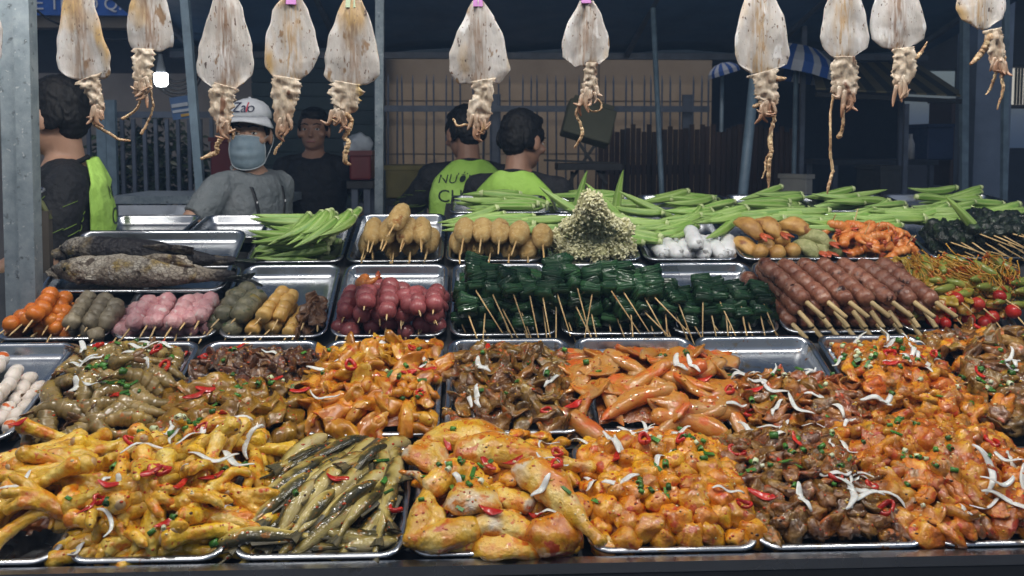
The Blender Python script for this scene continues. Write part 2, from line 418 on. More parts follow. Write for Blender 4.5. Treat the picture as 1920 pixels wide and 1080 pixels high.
# added roof over the right part of the lane, placed to block daylight
rf = empty('added_lane_roof', Vector((6.4, 9, 3.6)), 'added dark sheet roof that keeps daylight off the lane at the back', 'roof')
link('sheet', G().box((0, 1.5, .0), (4.2, 4.5, .03)).mesh('sheet', flat('roof sheet dark', (.03, .035, .045), .7), False), rf)

# ------------------------------------------------------------------ posts
def post(px0, py0, px1, py1, Y, r, m, label, square=True, rot=0, name='steel_post'):
    a = at(px0, py0, Y); b = at(px1, py1, Y); d = (a - b) / (a.z - b.z)
    top = b + d * (max(a.z, 2.6) - b.z); bot = b - d * b.z
    o = thing(name, G().tube([(0, 0, 0), top - bot], r, 4 if square else 10, twist=0).mesh(name, m, not square), T(bot.x, bot.y, bot.z), label, 'post')
    return o
def corner_post():
    a = at(34, 0, 2.43); b = at(48, 560, 2.43)
    d = (a - b) / (a.z - b.z); h = 2.7
    t = empty('stall_post', b - d * b.z, 'thick galvanised steel corner post at the near end of the counter', 'post')
    M = Matrix(((1, 0, d.x, 0), (0, 1, d.y, 0), (0, 0, 1, 0), (0, 0, 0, 1)))
    s = .0205
    link('tube', G().box((-.0215, 0, h / 2), (s, .022, h / 2), M).mesh('tube', galv, False), t)
    link('tube', G().box((.0205, -.008, h / 2), (s, .022, h / 2), M).mesh('tube', galv, False), t)
corner_post()
post(347, 0, 378, 380, 3.9, .024, pole_blue, 'slanting blue grey post left of the man in the white cap')
post(712, 110, 711, 395, 4.6, .03, galv, 'upright galvanised post between the shutter and the beige wall')
post(1228, 93, 1241, 365, 5.6, .017, pole_blue, 'thin leaning pole in front of the brown board fence', False)
post(1414, 150, 1391, 380, 4.7, .027, pole_blue, 'leaning blue grey post below the striped parasol', False)
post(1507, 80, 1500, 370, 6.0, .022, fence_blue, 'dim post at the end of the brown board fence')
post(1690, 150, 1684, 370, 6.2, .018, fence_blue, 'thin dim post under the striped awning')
post(1809, 20, 1806, 380, 5.6, .03, pole_blue, 'narrow blue post beside the wide pillar', True)
post(1886, 10, 1882, 380, 5.2, .022, pole_blue, 'bluish post in front of the bright window')
a = at(1845, 140, 6.3)
thing('pillar', G().box((0, 0, 1.4), (.13, .13, 1.4)).mesh('pillar', flat('pillar paint', (.11, .15, .22), .6), False), T(a.x, 6.3, 0), 'wide blue grey pillar standing in the smoke', 'pillar')

# ------------------------------------------------------------------ right background: parasol, awning, house with windows
def striped(name, c1, c2, n, axis, rough=.7):
    return flat(name, c1, rough), flat(name + ' b', c2, rough)
def parasol(PX, ptop, PY_, R0, n, LAB, tilt):
    c = at(PX, 165, PY_); t = empty('striped_parasol', Vector((c.x, PY_, 0)), LAB, 'parasol')
    h = zz(ptop, PY_) - .1 * R0 / .46; w1, w2 = flat('parasol white', (.5, .53, .6), .7), flat('parasol blue', (.02, .09, .36), .7)
    q = G()
    rings = [(r_, z_ * R0 / .46) for r_, z_ in ((0.0, .1), (.5, .06), (.85, -.05), (1.0, -.14), (1.01, -.26))]
    for k in range(n):
        a0, a1 = 2 * PI * k / n, 2 * PI * (k + 1) / n
        for (r0, z0), (r1, z1) in zip(rings, rings[1:]):
            s0 = 1 + .03 * math.cos(a0 * 8); s1 = 1 + .03 * math.cos(a1 * 8)
            q.add([(R0 * r0 * s0 * math.cos(a0), R0 * r0 * s0 * math.sin(a0), h + z0), (R0 * r1 * s0 * math.cos(a0), R0 * r1 * s0 * math.sin(a0), h + z1),
                   (R0 * r1 * s1 * math.cos(a1), R0 * r1 * s1 * math.sin(a1), h + z1), (R0 * r0 * s1 * math.cos(a1), R0 * r0 * s1 * math.sin(a1), h + z0)], [(0, 1, 2, 3)], (k // 1) % 2)
    link('cloth', q.mesh('cloth', [w1, w2], False), t, T(0, 0, h) @ RY(tilt) @ T(0, 0, -h))
    link('pole', G().tube([(0, 0, 0), (0, 0, h + .02)], .016, 8).mesh('pole', pole_blue), t)
parasol(1492, 80, 6.0, .28, 26, 'blue and white striped parasol between the two long tentacled squid', .22)
parasol(1354, 116, 7.4, .13, 20, 'small blue and white parasol at the end of the beige wall', -.3)
def awning():
    p = [at(1520, 122, 6.6), at(1715, 118, 6.6), at(1812, 182, 5.6), at(1530, 168, 5.6)]
    t = empty('striped_awning', Vector((0, 0, 0)), 'dark awning with dull yellow stripes in the shade', 'awning')
    w1, w2 = flat('awning yellow', (.14, .12, .07), .8), flat('awning dark', (.02, .03, .035), .8)
    n = 15
    for k in range(n):
        u0, u1 = k / n, (k + 1) / n
        q = [p[0].lerp(p[1], u0), p[0].lerp(p[1], u1), p[3].lerp(p[2], u1), p[3].lerp(p[2], u0)]
        nn = Vector((0, 0, .012))
        link('stripe', G().add([v for v in q] + [v + nn for v in q], [(3, 2, 1, 0), (4, 5, 6, 7), (0, 1, 5, 4), (1, 2, 6, 5), (2, 3, 7, 6), (3, 0, 4, 7)]).mesh('stripe', (w1, w2)[k % 2], False), t)
    link('edge_bar', G().bar(p[3] - Vector((0, 0, .03)), p[2] - Vector((0, 0, .03)), .02).mesh('edge_bar', black_metal, False), t)
    for px in (1700, 1805):
        a = at(px, 180, 5.62); link('leg', G().bar((a.x, 5.62, 0), (a.x, 5.62, a.z - .05), .02).mesh('leg', fence_blue, False), t)
awning()
a = at(1490, 200, 11.0); b = at(2000, 200, 11.0)
hs = empty('back_house', Vector((a.x, 11, 0)), 'pale house with barred bright windows beyond the smoke', 'house')
hW = b.x - a.x
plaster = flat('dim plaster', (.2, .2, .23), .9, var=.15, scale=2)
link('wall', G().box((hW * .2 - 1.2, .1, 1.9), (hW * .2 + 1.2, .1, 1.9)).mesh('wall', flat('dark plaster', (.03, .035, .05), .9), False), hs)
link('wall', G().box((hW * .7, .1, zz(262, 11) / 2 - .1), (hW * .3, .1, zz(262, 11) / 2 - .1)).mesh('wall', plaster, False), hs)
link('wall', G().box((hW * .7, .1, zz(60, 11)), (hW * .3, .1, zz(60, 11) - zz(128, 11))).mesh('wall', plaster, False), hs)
glow = emit('lit window', (.9, .85, .72), .55)
for (x0, x1, y0, y1) in ((1802, 1828, 135, 165), (1856, 1880, 130, 182), (1898, 1918, 128, 196)):
    q0 = at(x0, y0, 10.95); q1 = at(x1, y1, 10.95); hx, hz = (q1.x - q0.x) / 2, (q0.z - q1.z) / 2
    c = T((q0.x + q1.x) / 2 - a.x, -.06, (q0.z + q1.z) / 2)
    w = link('window', G().box((0, .04, 0), (hx + .05, .02, hz + .05)).mesh('window', flat('window frame', (.1, .1, .11), .6), False), hs, c)
    link('pane', G().box((0, .012, 0), (hx, .006, hz)).mesh('pane', glow, False), w)
    for k in range(3): link('window_bar', G().box((lerp(-hx, hx, (k + 1) / 4), -.01, 0), (.012, .008, hz)).mesh('window_bar', black_metal, False), w)
link('door', G().box((hW * .83, -.02, .75), (.35, .03, .75)).mesh('door', flat('grey door', (.09, .1, .13), .7), False), hs)
# dim stall goods in the right background
def boxthing(name, px0, px1, py0, py1, Y, dep, m, label, cat, rot=0, tw=1):
    a = at(px0, py1, Y); b = at(px1, py0, Y)
    t = empty(name, Vector(((a.x + b.x) / 2, Y + dep / 2, a.z)), label, cat); t.rotation_euler = (0, 0, rot)
    hx, hz = (b.x - a.x) / 2, b.z - a.z
    o = link('body', G().box((0, 0, hz / 2), (hx, dep / 2, hz / 2)).mesh('body', m, False), t)
    bv = o.modifiers.new('b', 'BEVEL'); bv.width = min(.012, hx * .2); bv.segments = 2
    link('lid', G().box((0, 0, hz + .012), (hx + .008, dep / 2 + .008, .014)).mesh('lid', m, False), t)
    return t
def table(name, px0, px1, py, Y, dep, m, label, cat='table'):
    a = at(px0, py, Y); b = at(px1, py, Y); h = a.z; hx = (b.x - a.x) / 2
    t = empty(name, Vector(((a.x + b.x) / 2, Y + dep / 2, 0)), label, cat)
    link('tabletop', G().box((0, 0, h - .02), (hx, dep / 2, .02)).mesh('tabletop', m, False), t)
    for sx in (-1, 1):
        for sy in (-1, 1): link('leg', G().box((sx * (hx - .04), sy * (dep / 2 - .04), (h - .04) / 2), (.018, .018, (h - .04) / 2)).mesh('leg', fence_blue, False), t)
    return t
table('work_table', 205, 540, 368, 4.7, .55, galv, 'grey steel work table behind the man in the white cap')
pl = at(222, 384, 4.66); pr = at(362, 384, 4.66)
thing('plastic_sheet', noisy(warp0(G().grid((pr.x - pl.x), .24, 24, 12)).mesh('plastic_sheet', flat('white sheet', (.6, .64, .7), .4, var=.15)), .012, 9, 3, 3), T((pl.x + pr.x) / 2, 4.66, zz(383, 4.66)), 'crumpled white plastic sheet hanging off the steel work table', 'sheet')
pl = at(505, 392, 4.5); pr = at(540, 392, 4.5)
thing('foam_box', chunk('foam_box', white_paint, (.05, .04, .05), 4, .1, 2), T((pl.x + pr.x) / 2, 4.5, zz(388, 4.5)), 'small white tub beside the okra behind the counter', 'tub')
boxthing('red_cabinet', 395, 440, 265, 345, 5.8, .35, red_plastic, 'dark red box behind the man in the cap', 'box')
boxthing('red_bin', 655, 695, 291, 338, 5.0, .25, red_plastic, 'red plastic bin beside the man standing in the shade', 'bin')
pb = at(672, 278, 5.12)
thing('plastic_bag', chunk('plastic_bag', flat('bag', (.42, .46, .5), .35, var=.2), (.075, .06, .075), 6, .4, 2), T(pb.x, 5.12, zz(275, 5.12)), 'crumpled clear plastic bag on top of the red bin', 'bag')
table('bin_stand', 650, 700, 340, 4.98, .3, black_metal, 'dark stand carrying the red bin')
boxthing('carton', 723, 790, 318, 372, 5.6, .4, card, 'dull yellow carton on the ground below the fence', 'carton')
table('carton_stand', 722, 800, 374, 5.55, .5, black_metal, 'dark bench carrying the dull yellow carton', 'bench')
def lamp_box():
    c = at(1103, 232, 5.6); olive = flat('olive paint', (.115, .115, .07), .55, var=.12, scale=5)
    t = empty('tilted_box', c, 'tilted olive metal box on a crossed black stand', 'box')
    M = RY(.28) @ RX(-.35)
    o = link('body', G().box((0, 0, 0), (.155, .06, .115), M).mesh('body', olive, False), t)
    bv = o.modifiers.new('b', 'BEVEL'); bv.width = .012; bv.segments = 2
    link('top_panel', G().box((0, .02, .13), (.13, .07, .014), M).mesh('top_panel', olive, False), t)
    for s in (-1, 1):
        link('leg', G().bar((s * .07, .02, -.1), (-s * .12, .02 + .03 * s, -.38), .014).mesh('leg', black_metal, False), t)
        link('leg', G().bar((s * .1, .02, -.3), (s * .1, .02, -c.z), .014).mesh('leg', black_metal, False), t)
    link('tray', G().box((0, .02, -.27), (.2, .12, .02)).mesh('tray', black_metal, False), t)
    link('crossbar', G().bar((-.28, .02, -.23), (.18, .02, -.25), .01).mesh('crossbar', black_metal, False), t)
lamp_box()
boxthing('white_carton', 1492, 1514, 335, 372, 5.5, .2, flat('pale card', (.34, .33, .3), .8), 'open pale carton at the foot of the dim post', 'carton', .6)
for px, lab in ((1700, 'blue plastic stool behind the okra pods under the striped awning'), (1366, 'blue plastic stool behind the okra beside the leaning post'), (1316, 'blue plastic stool behind the okra, nearer to the brown fence')):
    c = at(px, 376, 4.6); st = empty('plastic_stool', Vector((c.x, 4.6, 0)), lab, 'stool')
    link('seat', G().lathe([(0, c.z + .01), (.12, c.z + .012), (.15, c.z), (.155, c.z - .03), (.14, c.z - .03), (.135, c.z - .012), (0, c.z - .012)], 20).mesh('seat', blue_plastic), st)
    for sx in (-1, 1):
        for sy in (-1, 1): link('leg', G().bar((sx * .09, sy * .09, c.z - .02), (sx * .15, sy * .15, 0), .018).mesh('leg', blue_plastic), st)
boxthing('blue_cooler', 1738, 1790, 238, 300, 7.2, .5, flat('cooler blue', (.012, .03, .09), .5), 'dim blue box on the stall under the striped awning', 'box')
boxthing('brown_cupboard', 1780, 1808, 190, 350, 7.6, .4, flat('cupboard brown', (.09, .06, .055), .8), 'dim brown cupboard beside the narrow blue post', 'cupboard')
table('stall_table', 1560, 1760, 300, 6.7, .6, flat('dark table', (.03, .04, .06), .7), 'dark table in the smoke under the striped awning')
boxthing('grey_crate', 1650, 1700, 318, 372, 6.0, .4, flat('dark crate', (.05, .055, .06), .8), 'dark grey crate standing in the smoke behind the okra', 'crate')
for i, px in enumerate((1712, 1718, 1725)):
    c = at(px, 286, 6.8)
    thing('bottle', G().lathe([(0, 0), (.03, 0), (.03, .12), (.012, .17), (.012, .2), (0, .2)], 10).mesh('bottle', flat('bottle', (.4, .42, .45), .3), True), T(c.x, 6.95, zz(300, 6.7)), 'pale bottle on the dark table under the awning', 'bottle', 'bottles on the dark table')
# lit bulbs
bulb_glow = emit('lit bulb', (.93, .97, 1), 14)
def bulb(px, py, Y, k, label, cordtop):
    c = at(px, py, Y); t = empty('led_bulb', c, label, 'bulb')
    link('glass', G().lathe([(0, -.065 * k), (.03 * k, -.062 * k), (.044 * k, -.045 * k), (.046 * k, .02 * k), (.04 * k, .028 * k), (0, .028 * k)], 20).mesh('glass', bulb_glow), t)
    link('socket', G().lathe([(.034 * k, .028 * k), (.03 * k, .06 * k), (.017 * k, .12 * k), (.012 * k, .16 * k), (0, .16 * k)], 16).mesh('socket', flat('grey socket', (.3, .33, .36), .5)), t)
    link('cord', G().tube([(0, 0, .15 * k), (.01, .0, cordtop)], .004, 6).mesh('cord', black_metal), t)
bulb(302, 145, 6.0, .95, 'lit white bulb hanging above the left fence', .9)
bulb(1820, 78, 7.0, .7, 'small lit bulb hanging far back above the pillar', .7)
# the stall's own lamps: a row of the same bulbs on a batten above the squid lines
stall_glow = emit('stall bulb glow', (1, .965, .9), 235)
for i in range(6):
    t = empty('stall_bulb', Vector((-1.5 + .68 * i, 1.72, 2.42)), 'lit white bulb of the row above the food counter', 'bulb', 'bulbs above the food counter')
    link('glass', G().lathe([(0, -.06), (.028, -.056), (.042, -.04), (.044, .015), (.038, .024), (0, .024)], 12).mesh('glass', stall_glow), t)
    link('socket', G().lathe([(.034, .026), (.03, .06), (.02, .1), (0, .1)], 12).mesh('socket', flat('grey socket', (.3, .33, .36), .5)), t)
thing('lamp_batten', G().box((.2, 1.72, 2.535), (2.0, .02, .015)).mesh('lamp_batten', galv, False), Matrix(), 'steel batten carrying the row of stall bulbs', 'batten')
# notice and cable coil on the slanting post
c = at(339, 202, 4.05); nt = empty('notice', c, 'small blue and white notice tied behind the slanting post', 'notice')
link('panel', G().box((0, 0, 0), (.042, .004, .05), RY(-.15)).mesh('panel', flat('notice blue', (.05, .11, .24), .6), False), nt)
for z, hgt, m in ((.012, .008, white_paint), (-.014, .006, white_paint)):
    link('stripe', G().box((0, -.007, z), (.036, .003, hgt), RY(-.15)).mesh('stripe', flat('pale stripe', (.36, .4, .46), .6), False), nt)
link('stripe', G().box((.015, -.007, -.035), (.018, .003, .006), RY(-.15)).mesh('stripe', flat('ochre stripe', (.4, .25, .06), .6), False), nt)
c = at(332, 112, 6.2); cc = G()
for k in range(5):
    cc.tube([(math.cos(a_) * (.12 + .012 * k), R.uniform(-.02, .02), math.sin(a_) * (.15 + .014 * k) - .012 * k) for a_ in np.linspace(0, 2 * PI, 25)], .008, 6)
thing('cable_coil', cc.mesh('cable_coil', black_metal), T(*c), 'coil of black cable hanging beside the slanting post', 'cable')
pts = [at(62, 15, 5.0), at(110, 45, 5.6), at(210, 75, 6.5), at(330, 60, 7.5)]
thing('overhead_cable', G().tube(bez(pts, 20), .007, 6).mesh('overhead_cable', black_metal), Matrix(), 'thin black cable sagging below the blue sign', 'cable')

# ------------------------------------------------------------------ counter and trays
class Row:
    def __init__(s, Yf, pyf, Yb, pyb, px=890):
        s.f = at(px, pyf, Yf); s.b = at(px, pyb, Yb); s.Yf, s.Yb = Yf, Yb
        s.v = Vector((0, s.b.y - s.f.y, s.b.z - s.f.z)); s.D = s.v.length; s.v.normalize(); s.n = Vector((1, 0, 0)).cross(s.v)
    def on(s, px, py, h=0): return onplane(px, py, s.f + s.n * h, s.n)
    def M(s, p): return frame(Vector((1, 0, 0)), s.v, s.n, p)
rows = {'A': Row(1.467, 1040, 1.80, 832), 'B': Row(1.84, 814, 2.19, 634), 'C': Row(2.30, 629, 2.62, 493), 'D': Row(2.70, 489, 3.06, 400), 'E': Row(3.10, 398, 3.42, 366)}
TH = .030
def tray_mesh(W, D, r=.04, m=None):
    def ring(i, z):
        rr = max(r - i, .006); out = []
        for cx, cy, a0 in ((W / 2 - i - rr, D - i - rr, 0), (-W / 2 + i + rr, D - i - rr, PI / 2), (-W / 2 + i + rr, i + rr, PI), (W / 2 - i - rr, i + rr, 1.5 * PI)):
            for k in range(7):
                t = a0 + k / 6 * PI / 2; out.append((cx + rr * math.cos(t), cy + rr * math.sin(t), z))
        return out
    rs = [(.0035, -.006), (.0005, -.0045), (0, -.001), (.0025, .001), (.009, .0012), (.0125, 0), (.0155, -.004), (.021, -.02), (.026, -.026), (.034, -TH + .0005), (.045, -TH)]
    g = G(); n = 28
    for i, z in rs: g.add(ring(i, z), [])
    for k in range(len(rs) - 1):
        for j in range(n): g.f.append((k * n + j, k * n + (j + 1) % n, (k + 1) * n + (j + 1) % n, (k + 1) * n + j)); g.mi.append(0)
    g.f.append(tuple((len(rs) - 1) * n + j for j in range(n))); g.mi.append(0)
    # underside
    o = len(g.v); g.add(ring(.019, -.022), []); g.add(ring(.03, -TH - .0025), [])
    for j in range(n):
        g.f.append((j, o + j, o + (j + 1) % n, (j + 1) % n)); g.f.append((o + j, o + n + j, o + n + (j + 1) % n, o + (j + 1) % n)); g.mi += [0, 0]
    g.f.append(tuple(o + n + j for j in reversed(range(n)))); g.mi.append(0)
    return g.mesh('steel_tray', m or steel)
steel_used = mat('sauce stained steel', [(.5, .52, .54), (.54, .56, .58), (.58, .6, .62)], scale=5, rough=.22, metal=1, rnd=.06, bump=.04, bscale=160, bdist=.002,
            spots=[((.42, .41, .38), 40, .68, .06), ((.5, .3, .08), 26, .6, .14), ((.45, .16, .02), 60, .68, .06)], rscale=12)
trays = {}
class Tray: pass
def add_tray(key, row, pxl, pxr, label, D=None, yoff=0, back=False, tilt=0, h=0, yaw=0):
    rw = rows[row] if isinstance(row, str) else row
    ref = rw.b if back else rw.f
    py = None
    x0 = onplane(pxl, 500, ref, Vector((0, 1, 0))).x; x1 = onplane(pxr, 500, ref, Vector((0, 1, 0))).x
    W = x1 - x0; D = D or rw.D
    M = rw.M(Vector(((x0 + x1) / 2, rw.f.y, rw.f.z)) + rw.v * yoff + rw.n * h) @ RZ(yaw) @ RX(tilt)
    o = thing('steel_tray', tray_mesh(W - .004, D, .04, steel_used if row in ('A', 'B') and key != 'B0' else steel), M, label, 'tray')
    t = Tray(); t.M = M; t.W = W; t.D = D; t.o = o; t.row = rw; trays[key] = t
    return t
tl = {
 'A0': ('A', -240, 78, 'steel tray of chicken feet cut by the photo edge at the counter front'),
 'A1': ('A', 92, 404, 'steel tray heaped with yellow chicken feet at the counter front'),
 'A2': ('A', 412, 753, 'steel tray of small whole fish at the counter front'),
 'A3': ('A', 758, 1103, 'steel tray of large chicken wings and legs at the counter front'),
 'A4': ('A', 1107, 1444, 'steel tray of orange chicken chunks at the counter front'),
 'A5': ('A', 1436, 1768, 'steel tray of dark brown gizzards at the counter front'),
 'A6': ('A', 1772, 2110, 'steel tray of orange offal at the right counter front'),
 'B0': ('B', -85, 147, 'steel tray with white fish rolls and an empty back half'),
 'B1': ('B', 150, 378, 'steel tray of raw shrimp with chopped greens'),
 'B2': ('B', 382, 606, 'steel tray of dark brown beef slices'),
 'B3': ('B', 609, 834, 'steel tray of orange cuttlefish pieces with a sauce stained rim'),
 'B4': ('B', 838, 1067, 'steel tray of brown offal below the leaf skewers'),
 'B5': ('B', 1071, 1296, 'steel tray of orange squid tubes'),
 'B6': ('B', 1298, 1521, 'steel tray with a bare back half and brown mushroom mix'),
 'B7': ('B', 1525, 1722, 'steel tray of orange offal with many spring onions'),
 'B8': ('B', 1725, 1955, 'steel tray of olive brown offal below the tomato skewers'),
 'C2': ('C', 198, 398, 'steel tray of pink ball skewers'),
 'C3': ('C', 400, 610, 'steel tray of grey green, yellow and brown skewers'),
 'C4': ('C', 612, 836, 'steel tray of dark pink meatball skewers'),
 'C5': ('C', 840, 1050, 'steel tray under the highest stack of leaf packets'),
 'C6': ('C', 1052, 1262, 'steel tray under the neat stacks of leaf packets'),
 'C7': ('C', 1264, 1472, 'steel tray with leaf packets and a clear back half'),
 'C8': ('C', 1474, 1700, 'steel tray of grilled minced meat sticks'),
 'C9': ('C', 1702, 1925, 'steel tray of vegetable and tomato skewers'),
 'D2': ('D', 455, 642, 'steel tray of okra pods left of the corn dogs'),
 'D3': ('D', 645, 832, 'steel tray of corn dogs stacked three high'),
 'D4': ('D', 834, 1018, 'steel tray of round ended corn dogs below the okra'),
 'D5': ('D', 1020, 1206, 'steel tray of green flaky balls'),
 'D6': ('D', 1208, 1388, 'steel tray with okra and white rolls'),
 'D7': ('D', 1390, 1562, 'steel tray of battered fried shrimp'),
 'D8': ('D', 1563, 1745, 'steel tray of orange shrimp skewers'),
 'D9': ('D', 1748, 1940, 'steel tray of black leaf rolls'),
}
for k, (rw, l, r, lab) in tl.items(): add_tray(k, rw, l, r, lab, back=(rw == 'B'), yaw=R.uniform(-.006, .006))
add_tray('C1', 'C', -22, 196, 'steel tray of orange and grey ball skewers', D=.16)
big = Row(2.47, 546, 2.76, 431, 270)
add_tray('D1', big, 66, 418, 'large dark steel tray under the two grilled fish')
e1 = Row(2.80, 445, 3.08, 403, 300)
add_tray('E1', e1, 150, 335, 'empty steel tray behind the grilled fish, beside the bowl')
add_tray('E2', e1, 340, 525, 'empty steel tray behind the grilled fish, in front of the capped man')
for k, (l, r, lab) in {'E3': (842, 1035, 'steel tray of okra behind the corn dogs'), 'E4': (1040, 1215, 'steel tray of okra behind the green flaky balls'), 'E5': (1220, 1395, 'steel tray of okra behind the white rolls'), 'E6': (1400, 1530, 'steel tray of okra behind the fried shrimp'), 'E7': (1535, 1715, 'steel tray of okra behind the orange shrimp'), 'E8': (1720, 1940, 'steel tray of okra behind the black leaf rolls')}.items():
    add_tray(k, 'E', l, r, lab)
def counter():
    t = empty('food_counter', Vector((0, 1.42, 0)), 'long stepped steel food counter carrying all the trays', 'counter')
    x0, x1 = -1.75, 2.35
    for k, rw in rows.items():
        x0 = -1.75 if k in 'ABC' else (-1.42 if k == 'D' else at(832, 380, 3.2).x)
        p = [Vector((x0, rw.f.y - 1.42, rw.f.z)) - rw.v * .01, Vector((x1, rw.f.y - 1.42, rw.f.z)) - rw.v * .01, Vector((x1, rw.b.y - 1.42, rw.b.z)) + rw.v * .012, Vector((x0, rw.b.y - 1.42, rw.b.z)) + rw.v * .012]
        up = rw.n * -(TH + .0035); dn = rw.n * -(TH + .02)
        link('shelf', G().add([v + up for v in p] + [v + dn for v in p], [(0, 1, 2, 3), (7, 6, 5, 4), (4, 5, 1, 0), (5, 6, 2, 1), (6, 7, 3, 2), (7, 4, 0, 3)]).mesh('shelf', dark_board, False), t)
    fz = rows['A'].f.z; x0 = -1.75
    o = link('front_edge', G().box(((x0 + x1) / 2, .031, fz - .014), ((x1 - x0) / 2, .012, .009)).mesh('front_edge', steel, False), t)
    link('apron', G().box(((x0 + x1) / 2, .031, fz - .2), ((x1 - x0) / 2, .01, .175)).mesh('apron', dark_board, False), t)
    for rw, nx in (('B', .002), ('C', .002), ('D', .002), ('E', .002)):
        r = rows[rw]; 
    for x in (x0 + .05, .3, x1 - .05):
        for y, z in ((.06, .62), (1.0, .9), (1.95, 1.15)):
            link('leg', G().box((x, y, z / 2), (.022, .022, z / 2)).mesh('leg', galv, False), t)
counter()

def haze():
    m = bpy.data.materials.new('blue smoke air'); m.use_nodes = True; N, L = nodes(m); N.remove(N['Principled BSDF'])
    v = N.new('ShaderNodeVolumePrincipled'); v.inputs['Color'].default_value = (.36, .6, 1, 1); v.inputs['Density'].default_value = .0095; v.inputs['Anisotropy'].default_value = .2
    L.new(v.outputs[0], N['Material Output'].inputs['Volume'])
    o = thing('haze', G().box((0, 30, 1.7), (63, 63, 2.75)).mesh('haze', m, False), Matrix(), None, None); tag(o, kind='stuff')
haze()
ORD = ('first', 'second', 'third', 'fourth', 'fifth', 'sixth', 'seventh', 'eighth', 'ninth', 'tenth', 'eleventh', 'twelfth', 'thirteenth', 'fourteenth', 'fifteenth', 'sixteenth', 'seventeenth', 'eighteenth', 'nineteenth', 'twentieth', 'twenty-first')
# ------------------------------------------------------------------ food materials
O_RED, O_OR, O_YEL = (.46, .075, .002), (.52, .15, .012), (.56, .27, .035)
m_orange = mat('orange marinated meat', [(.34, .08, .001), (.6, .22, .003), (.72, .4, .018)], scale=34, rough=.2, wet=.85, bump=0.66, bscale=120, spec=.5, rnd=.16, hue=.012,
               spots=[(O_RED, 45, .58, .06), ((.62, .42, .16), 30, .66, .06), ((.1, .03, .006), 160, .7, .03)])
m_orange2 = mat('orange offal', [(.22, .05, .001), (.5, .15, .003), (.66, .34, .02)], scale=40, rough=.2, wet=.85, bump=0.76, bscale=136, rnd=.25, hue=.015,
                spots=[((.42, .06, .002), 50, .58, .06), ((.22, .1, .02), 28, .6, .08)])
m_foot = mat('yellow chicken skin', [(.5, .19, .003), (.68, .39, .016), (.72, .54, .13)], scale=26, rough=.22, wet=.85, bump=0.57, bscale=208, rnd=.12, hue=.008, bdist=.003,
             spots=[((.62, .2, .003), 30, .55, .1), ((.56, .12, .002), 60, .64, .05)])
m_chick = mat('chicken skin with sauce', [(.54, .2, .004), (.7, .4, .025), (.72, .57, .2)], scale=18, rough=.22, wet=.85, bump=0.76, bscale=184, rnd=.12, bdist=.003,
              spots=[((.66, .56, .42), 9, .54, .1), ((.6, .19, .003), 20, .52, .1), ((.52, .11, .002), 40, .6, .06), ((.6, .33, .01), 14, .6, .1)])
m_gizz = mat('brown gizzard', [(.045, .014, .002), (.17, .065, .006), (.34, .17, .024)], scale=34, rough=.18, wet=.85, bump=0.85, bscale=120, rnd=.3, hue=.015,
             spots=[((.36, .1, .012), 45, .6, .06), ((.36, .2, .08), 30, .66, .05)])
m_beef = mat('dark marinated beef', [(.025, .009, .003), (.08, .027, .006), (.18, .07, .012)], scale=40, rough=.2, wet=.85, bump=0.95, bscale=128, rnd=.3, hue=.012,
             spots=[((.28, .07, .01), 50, .62, .06), ((.24, .14, .03), 35, .64, .06)])
m_olive = mat('olive yellow tripe', [(.1, .042, .003), (.22, .11, .006), (.36, .2, .014)], scale=24, rough=.14, wet=.85, bump=0.57, bscale=88, rnd=.14, 
              spots=[((.36, .1, .012), 45, .62, .06), ((.2, .16, .12), 26, .68, .06)])
m_cuttle = mat('orange cuttlefish', [(.3, .075, .002), (.52, .2, .006), (.62, .38, .04)], scale=22, rough=.2, wet=.85, bump=0.47, bscale=96, rnd=.16, hue=.012,
               spots=[((.48, .085, .002), 38, .6, .06), ((.16, .1, .02), 30, .7, .05)])
m_squid = mat('orange squid flesh', [(.42, .1, .004), (.48, .2, .025), (.44, .26, .1)], scale=16, rough=.18, wet=.85, bump=0.42, bscale=88, sss=.2, rnd=.12,
              spots=[((.54, .11, .012), 24, .52, .1), ((.52, .2, .02), 40, .62, .06)])
m_shroom = mat('brown mushroom mix', [(.08, .022, .003), (.24, .08, .005), (.42, .18, .02)], scale=36, rough=.2, wet=.85, bump=0.76, bscale=112, rnd=.35, hue=.02,
               spots=[((.42, .09, .01), 40, .6, .06), ((.08, .03, .02), 28, .66, .06)])
m_brownoff = mat('olive brown offal', [(.05, .02, .003), (.17, .075, .009), (.34, .18, .03)], scale=32, rough=.2, wet=.85, bump=0.76, bscale=112, rnd=.3, hue=.015,
                 spots=[((.38, .1, .012), 40, .6, .06), ((.4, .32, .2), 30, .68, .05)])
m_sauce_or_shade = mat('shade browned orange sauce', [(.1, .022, .002), (.24, .065, .005), (.36, .12, .012)], scale=60, rough=.14, wet=.85, bump=0.95, bscale=104, rnd=0)  # orange browned down: the shade between the pieces is put into the colour
m_sauce_br = mat('brown sauce', [(.012, .006, .003), (.04, .017, .005), (.1, .045, .01)], scale=60, rough=.14, wet=.85, bump=0.95, bscale=104, rnd=0)
m_shrimp = mat('raw shrimp shell', [(.11, .075, .02), (.22, .15, .042), (.34, .24, .1)], scale=24, rough=.14, wet=.85, bump=0.23, bscale=96, sss=.25, rnd=.16,
               spots=[((.4, .12, .015), 36, .64, .06), ((.3, .2, .04), 30, .6, .06), ((.05, .045, .03), 40, .7, .05)])
m_tail = mat('shrimp tail', [(.06, .045, .03), (.16, .09, .04), (.3, .12, .05)], scale=60, rough=.25, rnd=.1)
m_onion = mat('white onion', [(.56, .56, .5), (.64, .64, .6), (.68, .68, .64)], scale=40, rough=.22, sss=.2, rnd=.06, spots=[((.72, .5, .2), 40, .7, .06)])
